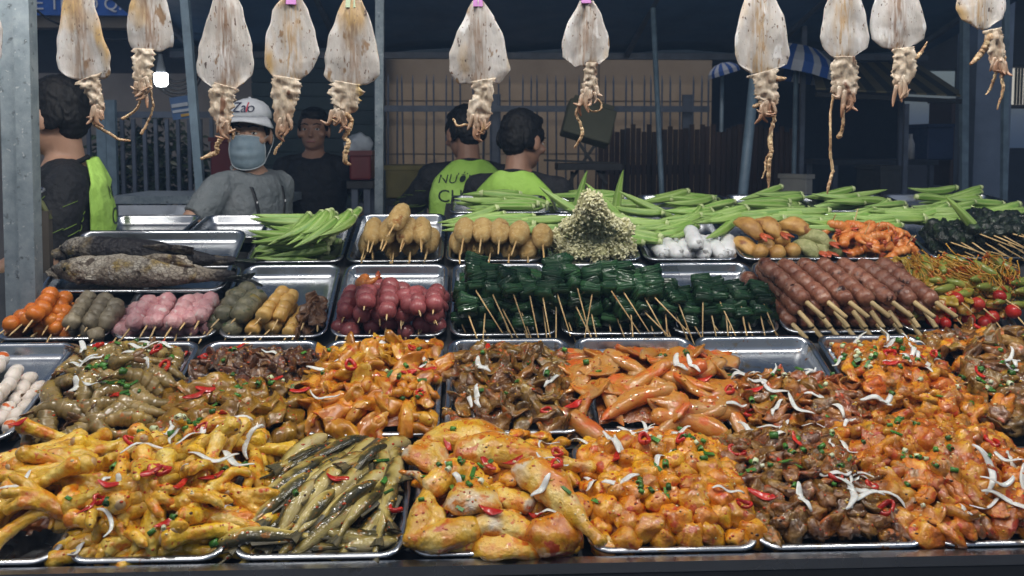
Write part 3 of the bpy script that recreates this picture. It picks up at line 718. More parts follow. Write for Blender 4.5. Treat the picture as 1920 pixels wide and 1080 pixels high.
m_chili = mat('red chili', [(.3, .01, .006), (.45, .018, .01), (.52, .05, .02)], scale=50, rough=.15, rnd=.15, spots=[((.6, .3, .12), 120, .68, .04)])
m_scal = mat('spring onion green', [(.02, .09, .012), (.045, .16, .02), (.1, .25, .045)], scale=60, rough=.25, rnd=.35)
m_scalw = mat('spring onion pale', [(.4, .5, .22), (.6, .66, .42), (.7, .72, .58)], scale=60, rough=.25, rnd=.15)
m_stick = mat('bamboo skewer', [(.5, .3, .11), (.6, .41, .18), (.66, .5, .27)], scale=8, stretch=(1, 14, 14), rough=.55, rnd=.16, spots=[((.45, .14, .02), 6, .68, .06)])
m_bam = mat('thick bamboo stick', [(.44, .3, .12), (.54, .4, .19), (.6, .46, .25)], scale=12, stretch=(1, 12, 12), rough=.55, rnd=.12, spots=[((.4, .14, .03), 10, .68, .06)])
m_sausage = mat('grilled minced meat', [(.13, .04, .02), (.27, .105, .06), (.38, .18, .11)], scale=30, rough=.3, bump=.5, bscale=110, rnd=.14, sss=.08,
                spots=[((.04, .013, .008), 30, .6, .08), ((.44, .26, .18), 50, .62, .06)])
m_meatball = mat('dark pink meatball', [(.27, .06, .065), (.36, .095, .095), (.42, .13, .125)], scale=28, rough=.3, bump=.18, bscale=140, rnd=.16, sss=.1, spots=[((.5, .24, .2), 60, .72, .05)])
m_pink = mat('pink sausage ball', [(.55, .22, .24), (.64, .33, .33), (.68, .42, .41)], scale=40, rough=.38, bump=.6, bscale=140, rnd=.06, sss=.15, spots=[((.5, .05, .04), 130, .72, .03), ((.7, .55, .52), 60, .6, .08)])
m_ball_or = mat('orange ball', [(.56, .13, .012), (.62, .17, .018), (.65, .22, .03)], scale=26, rough=.32, bump=.15, bscale=120, rnd=.08, sss=.12)
m_ball_gr = mat('grey beige ball', [(.19, .155, .095), (.26, .215, .14), (.32, .27, .18)], scale=34, rough=.4, bump=.4, bscale=130, rnd=.16, spots=[((.1, .08, .05), 90, .7, .04)])
m_tofu = mat('grey green herb cake', [(.13, .12, .075), (.21, .195, .12), (.32, .28, .16)], scale=44, rough=.35, bump=.5, bscale=130, rnd=.18, spots=[((.05, .09, .03), 70, .62, .05), ((.34, .26, .07), 40, .66, .05)])
m_yel = mat('yellow fish cake', [(.5, .26, .05), (.6, .36, .1), (.64, .44, .17)], scale=24, rough=.35, bump=.2, bscale=100, rnd=.06, sss=.1, spots=[((.4, .16, .03), 26, .64, .08)])
m_brownmeat = mat('brown fried slices', [(.09, .04, .018), (.17, .085, .042), (.25, .14, .075)], scale=34, rough=.3, bump=.5, bscale=130, rnd=.2)
m_leaf = mat('dark green leaf packet', [(.008, .03, .013), (.018, .058, .022), (.038, .1, .034)], scale=26, rough=.17, bump=.35, bscale=60, rnd=.35, stretch=(1, .5, 2), spots=[((.03, .1, .03), 20, .66, .06)])
m_black = mat('blackened leaf roll', [(.006, .009, .007), (.012, .018, .013), (.02, .032, .02)], scale=40, rough=.3, bump=.9, bscale=90, bdist=.007, rnd=.3, spots=[((.03, .055, .022), 34, .6, .08)])
m_corn = mat('crumbed corn dog', [(.48, .28, .08), (.62, .4, .14), (.7, .52, .23)], scale=40, rough=.62, bump=1.0, bscale=330, rnd=.07, spots=[((.36, .14, .03), 22, .62, .1), ((.68, .5, .24), 120, .56, .06)], bdist=.009)
m_floret = mat('green flaky batter', [(.56, .53, .28), (.7, .67, .42), (.76, .74, .54)], scale=50, rough=.6, bump=.6, bscale=180, rnd=.07, spots=[((.2, .24, .07), 40, .6, .08)])
m_florin = mat('flaky ball core', [(.36, .34, .16), (.5, .48, .26), (.6, .57, .35)], scale=40, rough=.7)
m_okra = mat('okra skin', [(.12, .25, .035), (.19, .34, .06), (.28, .43, .11)], scale=22, stretch=(.35, 2, 2), rough=.42, bump=.12, bscale=160, rnd=.16, hue=.01, sss=.05, spots=[((.34, .46, .16), 26, .66, .08)])
m_okridge = mat('okra ridge', [(.2, .33, .075), (.27, .4, .11), (.36, .48, .17)], scale=22, stretch=(.35, 2, 2), rough=.45, rnd=.12)
m_okcut = mat('okra cut end', [(.42, .52, .22), (.55, .62, .32)], scale=60, rough=.5, rnd=.1)
m_white = mat('white roll skin', [(.62, .63, .63), (.72, .73, .73), (.78, .78, .78)], scale=26, rough=.45, bump=.3, bscale=90, rnd=.05, sss=.15)
m_grayroll = mat('roll filling', [(.2, .2, .2), (.4, .4, .39), (.6, .6, .58)], scale=70, rough=.6, bump=.6, bscale=150)
m_fry = mat('fried batter', [(.3, .14, .035), (.46, .25, .065), (.56, .36, .12)], scale=24, rough=.4, bump=.5, bscale=190, rnd=.14, spots=[((.2, .07, .02), 20, .64, .08)])
m_frygreen = mat('green rice flake batter', [(.2, .22, .07), (.3, .31, .13), (.42, .4, .2)], scale=70, rough=.55, bump=.9, bscale=220, rnd=.1)
m_oshrimp = mat('orange shrimp', [(.55, .13, .018), (.62, .21, .05), (.65, .3, .1)], scale=30, rough=.25, bump=.15, bscale=120, rnd=.08, sss=.15, stretch=(2, 1, 1), spots=[((.66, .44, .25), 40, .66, .08)])
m_redtail = mat('red shrimp tail', [(.38, .06, .025), (.5, .11, .04)], scale=60, rough=.3, rnd=.1)
m_tomato = mat('cherry tomato', [(.34, .012, .008), (.44, .02, .012), (.48, .05, .02)], scale=14, rough=.08, rnd=.12, spec=.6)
m_enoki = mat('enoki in sauce', [(.42, .16, .01), (.52, .28, .03), (.58, .4, .1)], scale=40, rough=.2, rnd=.15, spots=[((.5, .09, .006), 26, .52, .08)])
m_vegok = mat('sauced okra slice', [(.16, .2, .03), (.24, .28, .05), (.36, .3, .06)], scale=30, rough=.2, rnd=.15, spots=[((.46, .12, .015), 30, .62, .08)])
m_crab = mat('white fish roll', [(.62, .52, .42), (.7, .62, .54), (.74, .68, .62)], scale=20, rough=.35, bump=.2, bscale=90, rnd=.05, sss=.15, spots=[((.62, .13, .02), 22, .6, .03)])
m_bone = mat('bone end', [(.4, .24, .1), (.5, .36, .2)], scale=60, rough=.4)

# ------------------------------------------------------------------ heaps: a mound of sauce and scraps with countable pieces lying in it
class Heap:
    def __init__(s, key, u0, u1, v0, v1, H, e=2.6, sm=None, seed=1, crest=.5, label='', base=-TH + .002, mound=.8):
        s.t = trays[key]; W, D = s.t.W, s.t.D
        s.x0, s.x1, s.y0, s.y1 = lerp(-W / 2, W / 2, u0), lerp(-W / 2, W / 2, u1), D * v0, D * v1
        s.H, s.e, s.seed, s.crest, s.base = H, e, seed, crest, base
        s.placed = []
        if sm is not None:
            n = 46; vs = []
            for j in range(n + 1):
                for i in range(n + 1):
                    x, y = lerp(s.x0, s.x1, i / n), lerp(s.y0, s.y1, j / n)
                    z = s.base + (s.h(x, y) - s.base) * mound + noise.noise(Vector((x * 60, y * 60, seed))) * .006 + noise.noise(Vector((x * 150, y * 150, seed))) * .003
                    vs.append((x, y, max(z, -TH - .0005)))
            ins = [abs(v[0]) < W / 2 - .022 and .024 < v[1] < D - .022 for v in vs]
            fs = [(j * (n + 1) + i, j * (n + 1) + i + 1, (j + 1) * (n + 1) + i + 1, (j + 1) * (n + 1) + i) for j in range(n) for i in range(n)]
            fs = [f for f in fs if all(ins[q] and vs[q][2] > s.base + .022 for q in f)]
            o = thing('marinade', G().add(vs, fs).mesh('marinade', sm), s.t.M, label, 'marinade'); tag(o, kind='stuff')
    def h(s, x, y):
        a = (x - s.x0) / (s.x1 - s.x0); b = (y - s.y0) / (s.y1 - s.y0)
        if not (0 < a < 1 and 0 < b < 1): return s.base
        b2 = b / s.crest * .5 if b < s.crest else .5 + (b - s.crest) / (1 - s.crest) * .5
        f = max(0, 1 - abs(2 * a - 1) ** s.e) * max(0, 1 - abs(2 * b2 - 1) ** s.e)
        return s.base + s.H * f ** .6 * (1 + .16 * noise.noise(Vector((x * 14, y * 14, s.seed * 3.1))))
    def nrm(s, x, y):
        d = .006; return Vector((s.h(x - d, y) - s.h(x + d, y), s.h(x, y - d) - s.h(x, y + d), 2 * d)).normalized()
    def zone(s, x, y):
        a = (x - s.x0) / (s.x1 - s.x0); b = (y - s.y0) / (s.y1 - s.y0)
        c = ('far left', 'left', 'middle', 'right', 'far right')[min(4, max(0, int(a * 5)))]
        return (f'at the front {c}', f'halfway back {c}', f'at the back {c}')[min(2, max(0, int(b * 3)))]
    def spots(s, n, r, edge=.02, tries=60):
        out = []
        for _ in range(n):
            best = None
            for _t in range(tries):
                x, y = R.uniform(s.x0 + edge, s.x1 - edge), R.uniform(s.y0 + edge, s.y1 - edge)
                if s.h(x, y) < s.base + .12 * s.H: continue
                if all((x - q[0]) ** 2 + (y - q[1]) ** 2 > r * r for q in out): best = (x, y); break
            if best: out.append(best)
        return out
    def local(s, x, y, yaw, tilt=.35, sink=0, size=1, flip=False):
        n = s.nrm(x, y) + Vector((R.gauss(0, tilt), R.gauss(0, tilt), 0)) * .5; n.normalize()
        d = Vector((math.cos(yaw), math.sin(yaw), 0)); yv = n.cross(d).normalized(); xv = yv.cross(n)
        return frame(xv, yv, n, Vector((x, y, s.h(x, y) - sink))) @ S(size)
    def fill(s, name, meshes, n, r, what, where, cat, group, tilt=.5, sink=.004, sz=(.85, 1.15), yawf=None, edge=.02, wrap=None):
        for (x, y) in s.spots(n, r, edge):
            yaw = R.uniform(0, 2 * PI) if yawf is None else yawf(x, y)
            M = s.t.M @ s.local(x, y, yaw, tilt, sink, R.uniform(*sz))
            k_ = M.to_scale().x; q_ = (k_ - sz[0]) / (sz[1] - sz[0]); lab = ('small ' if q_ < .33 else ('large ' if q_ > .67 else '')) + what + ' ' + s.zone(x, y) + ' of ' + where
            me = R.choice(meshes)
            if callable(me): me(M, lab)
            else: thing(name, me, M, lab, cat, group)
def warp(me, bend=0, twist=0, seed=0, amp=0, freq=20):
    for v in me.vertices:
        p = v.co.copy(); z = p.z + bend * p.x * p.x
        a = twist * p.x; y, z = p.y * math.cos(a) - z * math.sin(a), p.y * math.sin(a) + z * math.cos(a)
        if amp: z += noise.noise(Vector((p.x * freq + seed * 3, p.y * freq, seed))) * amp
        v.co = (p.x, y, z)
    me.update(); return me
def sheet_piece(name, m, lx, ly, th, seed, bend, amp, twist=0):
    return warp(chunk(name, m, (lx, ly, th), seed, .3, 1.2, 3), bend, twist, seed, amp, 45)

# ------------------------------------------------------------------ A1 / A0: chicken feet
def chicken_foot(seed):
    r = random.Random(seed); g = G(); L = r.uniform(.088, .11)
    bend = r.uniform(-.01, .012)
    g.tube(bez([(0, 0, 0), (L * .3, bend * .6, .002), (L * .7, bend, .003), (L, 0, .002)], 10), [(.0165, .015), (.0145, .014), (.0125, .013), (.0115, .0122), (.0112, .0118), (.0112, .0115), (.0115, .0118), (.0125, .0124), (.0145, .0132), (.0165, .0135)], 12, round_caps=True)
    g.ball((0, 0, 0), (.014, .018, .0165)); g.ball((L + .008, 0, 0), (.021, .02, .0135))
    for k, a in enumerate((-.36, 0.02, .34)):
        a += r.uniform(-.12, .12); cl = r.uniform(.1, 1.15); l1, l2, l3 = .026 + .004 * (k == 1), .019, .014
        p = Vector((L + .008, .007 * (k - 1), 0)); pts = [p]; e = r.uniform(-.1, .15)
        for l in (l1, l2, l3):
            p = p + Vector((math.cos(a) * math.cos(e), math.sin(a) * math.cos(e), -math.sin(e))) * l; pts.append(p); e += cl * .8; a += r.uniform(-.14, .14)
        g.tube(bez(pts, 9), [.0115, .0098, .0095, .0105, .0085, .0084, .009, .007, .004], 8, round_caps=True)
        for q in (1, 2): g.ball(pts[q], .0088 - q * .0008, sub=1)
    a = r.choice((-1, 1)) * r.uniform(1.7, 2.4)
    p = Vector((L + .002, 0, -.004)); g.tube([p, p + Vector((math.cos(a) * .014, math.sin(a) * .014, -.005)), p + Vector((math.cos(a) * .032, math.sin(a) * .03, -.006))], [.0075, .0068, .004], 8, round_caps=True)
    me = remesh(g, 'chicken_claw', m_foot, .0022, 4)
    n = len(me.vertices)
    return noisy(me, .0013, 110, seed, 2)
feet = [chicken_foot(s) for s in range(1, 7)]
footcap = G().ball((-.0118, 0, 0), (.004, .0085, .008), sub=2).mesh('bone', m_bone)
def put_foot(M, lab, grp='chicken feet heaped in the front tray'):
    o = thing('chicken_claw', R.choice(feet), M, lab, 'chicken foot', grp)
    link('bone', footcap, o)
h = Heap('A1', -.12, 1.14, .03, 1.12, .075, sm=m_sauce_or_shade, seed=2, crest=.55, label='orange marinade between the heaped chicken feet', mound=.6)
def heapfeet(h, n, r, where, tilt=.55, layers=((.012, 0),)):
    for (x, y) in h.spots(n, r, .04):
        yaw = R.choice((R.gauss(.6, .5), R.gauss(.6 + PI, .5), R.gauss(-1.1, .5), R.uniform(0, 6.3)))
        if y < .11: yaw = R.choice((R.gauss(.05, .25), R.gauss(PI, .25)))
        M = h.t.M @ h.local(x, y, yaw, tilt if y > .11 else .15, -R.uniform(-.004, .016), R.uniform(.98, 1.2)) @ T(-.075, 0, 0) @ RX(R.uniform(-1, 1))
        put_foot(M, 'yellow chicken foot ' + h.zone(x, y) + ' of the chicken feet tray')
heapfeet(h, 58, .036, '')
for i in range(7):
    x = lerp(-.1, .1, i / 6); M = h.t.M @ T(x, .045 + .02 * (i % 2), -TH + .018 + .012 * (i % 2)) @ RZ(R.choice((R.gauss(.0, .3), R.gauss(PI, .3)))) @ T(-.06, 0, 0) @ RX(R.uniform(-.6, .6))
    put_foot(M, ORD[i] + ' yellow chicken foot along the front rim of the feet tray, from the left')
h0 = Heap('A0', .0, 1.02, .05, 1.1, .07, sm=m_sauce_or_shade, seed=4, label='orange marinade under the chicken feet at the photo edge', mound=.45)
for (x, y) in h0.spots(40, .04, .03):
    if x < -.02: continue
    M = h0.t.M @ h0.local(x, y, R.choice((R.gauss(.5, .5), R.gauss(3.6, .5))), .5, -.004, R.uniform(1, 1.2)) @ T(-.075, 0, 0)
    put_foot(M, 'yellow chicken foot ' + h0.zone(x, y) + ' of the tray cut by the photo edge', 'chicken feet in the edge tray')

# ------------------------------------------------------------------ A2: small fish
def fish_mat():
    m = bpy.data.materials.new('small fish skin'); m.use_nodes = True; N, L = nodes(m); b = N['Principled BSDF']
    tc = N.new('ShaderNodeTexCoord'); sp = N.new('ShaderNodeSeparateXYZ'); L.new(tc.outputs['Object'], sp.inputs[0])
    oi = N.new('ShaderNodeObjectInfo'); nz = N.new('ShaderNodeTexNoise'); nz.noise_dimensions = '4D'; nz.inputs['Scale'].default_value = 45; L.new(tc.outputs['Object'], nz.inputs['Vector'])
    mw = N.new('ShaderNodeMath'); mw.operation = 'MULTIPLY'; mw.inputs[1].default_value = 20; L.new(oi.outputs['Random'], mw.inputs[0]); L.new(mw.outputs[0], nz.inputs['W'])
    a = N.new('ShaderNodeMath'); a.operation = 'MULTIPLY_ADD'; a.inputs[1].default_value = .03; L.new(nz.outputs['Fac'], a.inputs[0]); L.new(sp.outputs['Z'], a.inputs[2])
    mr = N.new('ShaderNodeMapRange'); mr.inputs['From Min'].default_value = -.002; mr.inputs['From Max'].default_value = .032; L.new(a.outputs[0], mr.inputs['Value'])
    rp = ramp(N, [(.0, (.54, .45, .23)), (.36, (.44, .35, .11)), (.56, (.27, .2, .045)), (.72, (.08, .065, .018)), (1, (.025, .024, .012))]); L.new(mr.outputs[0], rp.inputs[0])
    n2 = N.new('ShaderNodeTexNoise'); n2.inputs['Scale'].default_value = 60; L.new(tc.outputs['Object'], n2.inputs['Vector'])
    m2 = N.new('ShaderNodeMapRange'); m2.inputs['From Min'].default_value = .6; m2.inputs['From Max'].default_value = .8; L.new(n2.outputs['Fac'], m2.inputs['Value'])
    mx = N.new('ShaderNodeMix'); mx.data_type = 'RGBA'; L.new(m2.outputs[0], mx.inputs['Factor']); L.new(rp.outputs[0], mx.inputs['A']); mx.inputs['B'].default_value = (.45, .15, .01, 1)
    hs = N.new('ShaderNodeHueSaturation'); h = N.new('ShaderNodeMapRange'); h.inputs['To Min'].default_value = .75; h.inputs['To Max'].default_value = 1.3; L.new(oi.outputs['Random'], h.inputs['Value'])
    L.new(h.outputs[0], hs.inputs['Value']); L.new(mx.outputs['Result'], hs.inputs['Color']); L.new(hs.outputs[0], b.inputs['Base Color'])
    b.inputs['Roughness'].default_value = .17; setin(b, 'Specular IOR Level', .6)
    vo = N.new('ShaderNodeTexVoronoi'); vo.inputs['Scale'].default_value = 260; L.new(tc.outputs['Object'], vo.inputs['Vector'])
    bp = N.new('ShaderNodeBump'); bp.inputs['Strength'].default_value = .25; bp.inputs['Distance'].default_value = .002; L.new(vo.outputs['Distance'], bp.inputs['Height']); L.new(bp.outputs[0], b.inputs['Normal'])
    return m
m_fish = fish_mat(); m_fin = mat('fish fin', [(.03, .03, .018), (.08, .07, .04), (.16, .13, .06)], scale=90, stretch=(.3, 2, 2), rough=.3, rnd=.1)
m_eye = mat('fish eye', [(.01, .01, .01), (.02, .02, .02)], rough=.08)
def small_fish(seed):
    r = random.Random(seed); L = .185; bd = r.uniform(-.014, .014); b2 = r.uniform(-.005, .005)
    pth = [(L * (t - .5), bd * math.sin(t * PI) + b2 * math.sin(t * 2 * PI), 0) for t in np.linspace(0, 1, 20)]
    pr = [(0, .006), (.05, .0115), (.14, .0155), (.27, .0172), (.45, .0168), (.65, .0135), (.85, .008), (1, .005)]
    rad = [(prof(pr, t) * .82, prof(pr, t) * 1.02) for t in np.linspace(0, 1, 20)]
    g = G().tube(pth, rad, 14, round_caps=True); me = noisy(g.mesh('small_fish', m_fish), .0012, 60, seed)
    e = Vector(pth[-1])
    tail = G().add([e + Vector(v) for v in ((-.012, .0015, .003), (-.012, .0015, -.003), (.03, .0012, -.014), (.024, .001, 0), (.03, .0012, .014), (-.012, -.0015, .003), (-.012, -.0015, -.003), (.03, -.0012, -.014), (.024, -.001, 0), (.03, -.0012, .014))],
                    [(0, 1, 2, 3), (0, 3, 4), (6, 5, 8, 7), (5, 9, 8), (1, 6, 7, 2), (5, 0, 4, 9)]).mesh('tail_fin', m_fin)
    d0 = Vector(pth[7]); d1 = Vector(pth[13])
    dor = G().add([d0 + Vector((0, .001, .016)), d1 + Vector((0, .001, .010)), d1 + Vector((.006, .0004, .017)), d0 + Vector((.006, .0004, .027)), d0 + Vector((0, -.001, .016)), d1 + Vector((0, -.001, .010)), d1 + Vector((.006, -.0004, .017)), d0 + Vector((.006, -.0004, .027))],
                   [(0, 1, 2, 3), (7, 6, 5, 4), (3, 2, 6, 7)]).mesh('dorsal_fin', m_fin)
    ev = Vector(pth[2])
    eyes = [G().ball(ev + Vector((0, s * .0098, .005)), (.0034, .0022, .0034), sub=1).mesh('eye', m_eye) for s in (-1, 1)]
    return me, tail, dor, eyes
fishes = [small_fish(s) for s in range(5)]
h = Heap('A2', .0, 1.0, .03, 1.02, .034, sm=m_sauce_br, seed=7, crest=.5, label='dark oily sauce between the small fish')
def put_fish(M, lab):
    me, tail, dor, eyes = R.choice(fishes)
    o = thing('small_fish', me, M, lab, 'fish', 'small fish in the front tray')
    link('tail_fin', tail, o); link('dorsal_fin', dor, o)
    for e in eyes: link('eye', e, o)
for (x, y) in h.spots(52, .031, .03):
    yaw = R.gauss(-2.12, .1) if x < .08 else R.gauss(-1.5, .15)
    if y < .09: yaw = R.choice((R.gauss(0, .12), R.gauss(PI, .12))) if y < .055 else yaw
    x = max(-.09, min(.11, x))
    M = h.t.M @ h.local(x, y, yaw, .12, -.004 - R.uniform(0, .01), R.uniform(.85, 1.12)) @ RX(R.choice((-1.3, 1.3, -1.0, 1.1, 1.7, -1.8)) + R.uniform(-.3, .3))
    put_fish(M, 'small olive silver fish ' + h.zone(x, y) + ' of the front fish tray')

# ------------------------------------------------------------------ A3: chicken wings, legs and slabs
def wing(seed):
    r = random.Random(seed); g = G()
    g.tube(bez([(0, 0, 0), (.05, .012, .006), (.09, 0, 0)], 8), [(.022, .019), (.026, .021), (.028, .022), (.027, .021), (.024, .02), (.021, .018), (.019, .017), (.018, .016)], 12, round_caps=True)
    g.tube(bez([(.085, 0, 0), (.07, -.05, .004), (.05, -.1, 0)], 8), [.018, .02, .021, .02, .018, .016, .014, .013], 12, round_caps=True)
    g.tube([(.05, -.1, 0), (.075, -.135, 0), (.1, -.15, -.004)], [.012, .0085, .004], 8, round_caps=True)
    g.ball((0, 0, 0), (.024, .026, .02)); g.ball((.06, -.03, .002), (.03, .04, .009))
    return noisy(remesh(g, 'chicken_wing', m_chick, .0032, 5), .003, 50, seed, 3)
def drum(seed, long=1.0):
    g = G()
    g.tube(bez([(0, 0, 0), (.05 * long, .006, .006), (.11 * long, 0, 0), (.17 * long, -.004, -.004), (.2 * long, -.004, -.006)], 12), [(.03, .022), (.036, .026), (.039, .029), (.038, .028), (.034, .026), (.028, .023), (.022, .019), (.017, .015), (.0125, .012), (.0105, .0105), (.0105, .0105), (.012, .012)], 14, round_caps=True)
    g.ball((.2 * long, -.004, -.006), (.012, .0145, .013)); g.ball((.01, .012, 0), (.032, .034, .02))
    return noisy(remesh(g, 'chicken_drumstick', m_chick, .0035, 5), .003, 40, seed, 3)
def slab(seed, a=.075, b=.05):
    return noisy(sheet_piece('chicken_breast', m_chick, a, b, .022, seed, -3, .01), .003, 60, seed, 2)
wings = [wing(s) for s in (1, 2, 3)]; drums = [drum(4), drum(5, 1.1)]; slabs = [slab(6), slab(7, .06, .045), slab(9, .085, .04)]
big_or = [sheet_piece('chicken_piece', m_orange, .045, .034, .026, s, -4, .008) for s in (11, 12, 13)]
h = Heap('A3', -.03, 1.08, .02, 1.16, .075, sm=m_sauce_or_shade, seed=9, crest=.6, label='orange marinade and scraps under the chicken wings')
A3w = 'the front tray of large chicken pieces'
def a3(px, py, hh, me, yaw, lab, roll=0, tilt=.1, s=1.0, nm=None, cat='chicken piece'):
    p = rows['A'].on(px, py, hh - TH); M = rows['A'].M(p) @ RZ(yaw) @ RY(tilt) @ RX(roll) @ S(s)
    thing(nm or me.name.split('.')[0], me, M, lab, cat)
a3(872, 848, .07, drums[1], -.12, 'long yellow chicken thigh lying across the back of the front chicken tray', s=1.12, tilt=.04)
a3(985, 880, .088, drums[0], -.95, 'yellow drumstick with its thin end hanging over the right tray rim', s=1.05, tilt=.1)
a3(880, 815, .07, slabs[2], .1, 'wide orange glazed chicken slab at the back above the drumsticks', s=1.1)
a3(815, 910, .075, wings[0], .7, 'pale chicken wing with a bare white skin patch on the left', roll=.3, s=1.0)
a3(890, 935, .072, slabs[1], .4, 'orange chicken piece in the middle between the wing and the drumstick', s=.9)
a3(880, 992, .05, wings[1], PI + .12, 'yellow white chicken wing lying along the front left of the tray', roll=-.2, s=1.1)
a3(900, 985, .05, drums[0], -.2, 'yellow orange drumstick at the front beside the chili rings', s=.85)
a3(1040, 1005, .045, big_or[0], .3, 'red orange sauced chicken lump at the front right corner', s=1.15)
a3(985, 945, .06, wings[2], 2.4, 'small wing under the hanging drumstick', s=.85)
a3(838, 1022, .03, drums[1], .06, 'small yellow drumstick lying along the front tray rim', s=.62)
a3(960, 1015, .035, slabs[0], .1, 'orange sauced chicken slab at the front middle of the wing tray', s=.9)
a3(800, 855, .06, slabs[1], -.5, 'yellow chicken piece at the back left next to the fish', s=.85)
a3(1085, 950, .05, big_or[1], .8, 'orange chicken lump on the right below the drumstick', s=.8)
h.fill('chicken_scrap', [chunk('chicken_scrap', m_orange, (.022, .016, .012), s, .4) for s in (21, 22, 23)], 34, .04, 'small orange chicken scrap', 'the front wing tray', 'chicken scrap', 'chicken scraps between the wings', sink=.01)

# ------------------------------------------------------------------ generic meat trays
chunks_or = [chunk('chicken_chunk', m_orange, (.027, .022, .019), s, .45, 1.3) for s in range(30, 38)]
h = Heap('A4', .0, 1.06, .02, 1.06, .07, sm=m_sauce_or_shade, seed=12, crest=.55, label='orange marinade under the chicken chunks')
h.fill('chicken_chunk', chunks_or, 105, .029, 'orange chicken chunk', 'the chicken chunk tray', 'chicken chunk', 'chicken chunks in the front tray', tilt=.8, sink=.002, sz=(.8, 1.2))
giz = [chunk('gizzard', m_gizz, (.024, .017, .014), s, .6, 1.5) for s in range(40, 46)] + [sheet_piece('gizzard', m_gizz, .028, .016, .009, s, 10, .012, 8) for s in range(46, 50)]
h = Heap('A5', -.04, 1.0, .02, 1.08, .068, sm=m_sauce_br, seed=14, crest=.55, label='brown sauce under the heap of gizzards')
h.fill('gizzard', giz, 150, .024, 'glossy brown gizzard', 'the front gizzard tray', 'gizzard', 'gizzards in the front tray', tilt=.9, sink=.002)
def gut(m, name, seed, L=.09, rr=.009):
    r = random.Random(seed); p = [Vector((0, 0, 0))]; a = 0
    for k in range(6):
        a += r.uniform(-1.2, 1.2); p.append(p[-1] + Vector((math.cos(a), math.sin(a), r.uniform(-.3, .3))) * L / 6)
    c = sum(p, Vector()) / len(p)
    return noisy(G().tube(bez([q - c for q in p], 18), [rr * (1 + .25 * r.uniform(-1, 1)) for _ in range(18)], 10, round_caps=True).mesh(name, m), .0025, 70, seed)
off = [chunk('offal_piece', m_orange2, (.026, .02, .016), s, .55, 1.4) for s in range(50, 55)] + [gut(m_orange2, 'offal_piece', s) for s in range(55, 59)] + [sheet_piece('offal_piece', m_orange2, .034, .022, .008, s, 8, .014, 6) for s in (60, 61)]
h = Heap('A6', -.25, 1.0, .02, 1.12, .075, sm=m_sauce_or_shade, seed=16, crest=.6, label='orange marinade under the offal at the right front')
h.fill('offal_piece', off, 165, .027, 'orange offal piece', 'the right front tray', 'offal', 'orange offal in the right front tray', tilt=.8, sink=.001, sz=(.9, 1.35))
# B row
beef = [sheet_piece('beef_slice', m_beef, .026, .017, .007, s, 12, .014, 9) for s in range(70, 76)]
h = Heap('B2', -.02, 1.04, .42, .9, .05, sm=m_sauce_br, seed=20, crest=.5, label='dark sauce under the beef slices')
h.fill('beef_slice', beef, 110, .021, 'dark brown beef slice', 'the beef tray', 'beef slice', 'beef slices in the second row', tilt=.9, sink=.002)
trp = [sheet_piece('tripe_piece', m_olive, .05, .034, .012, s, 4, .02, 4) for s in range(80, 84)] + [gut(m_olive, 'tripe_piece', 85, .1, .013), chunk('tripe_piece', m_olive, (.03, .022, .014), 86, .5)]
h2 = Heap('B2', -.1, 1.1, -.12, .55, .055, sm=m_sauce_br, seed=21, crest=.5, label='yellow brown sauce under the tripe')
h2.fill('tripe_piece', trp, 44, .04, 'olive yellow glossy tripe piece', 'the tripe heap', 'tripe', 'tripe pieces in front of the beef', tilt=.5, sink=.002)
cut = [sheet_piece('cuttlefish_piece', m_cuttle, .038, .022, .01, s, 9, .016, 7) for s in range(90, 95)] + [chunk('cuttlefish_piece', m_cuttle, (.034, .018, .016), s, .5) for s in (95, 96)] + [gut(m_cuttle, 'cuttlefish_piece', 97, .09, .011)]
h = Heap('B3', -.06, 1.0, -.04, .95, .065, sm=m_sauce_or_shade, seed=23, crest=.5, label='shade browned orange sauce under the cuttlefish pieces')
h.fill('cuttlefish_piece', cut, 95, .032, 'orange cuttlefish piece', 'the cuttlefish tray', 'cuttlefish', 'cuttlefish pieces in the second row', tilt=.9, sink=0)
bro = [chunk('offal_slice', m_brownoff, (.028, .018, .013), s, .55) for s in range(100, 104)] + [sheet_piece('offal_slice', m_brownoff, .034, .02, .008, s, 14, .016, 7) for s in range(104, 109)]
h = Heap('B4', -.0, 1.0, -.02, .9, .06, sm=m_sauce_br, seed=25, crest=.5, label='brown sauce under the folded offal')
h.fill('offal_slice', bro, 100, .029, 'folded brown offal slice', 'the brown offal tray', 'offal', 'brown offal in the second row', tilt=.9, sink=0)
def squid_tube(seed, L=.17, rr=.024):
    r = random.Random(seed); n = 16; bd = r.uniform(-.02, .02)
    pth = [(L * (t - .5), bd * math.sin(t * PI), 0) for t in np.linspace(0, 1, n)]
    pr = [(0, .1), (.08, .42), (.25, .78), (.5, 1), (.8, .96), (1, .82)]
    me = G().tube(pth, [(rr * prof(pr, t), rr * prof(pr, t) * .72) for t in np.linspace(0, 1, n)], 16, round_caps=True).mesh('squid_tube', m_squid)
    return noisy(me, .004, 26, seed, 2)
sqt = [squid_tube(s) for s in (1, 2, 3)] + [squid_tube(s, .13, .02) for s in (4, 5)] + [sheet_piece('squid_tube', m_squid, .055, .036, .011, s, 5, .014, 5) for s in (110, 111, 112)]
h = Heap('B5', -.18, 1.2, -.06, .82, .055, sm=m_sauce_or_shade, seed=27, crest=.5, label='shade browned orange sauce under the squid tubes')
h.fill('squid_tube', sqt, 46, .047, 'orange pink squid tube', 'the squid tube tray', 'squid', 'squid tubes in the second row', tilt=.35, sink=-.004, yawf=lambda x, y: R.choice((R.gauss(.25, .4), R.gauss(PI - .35, .4))))
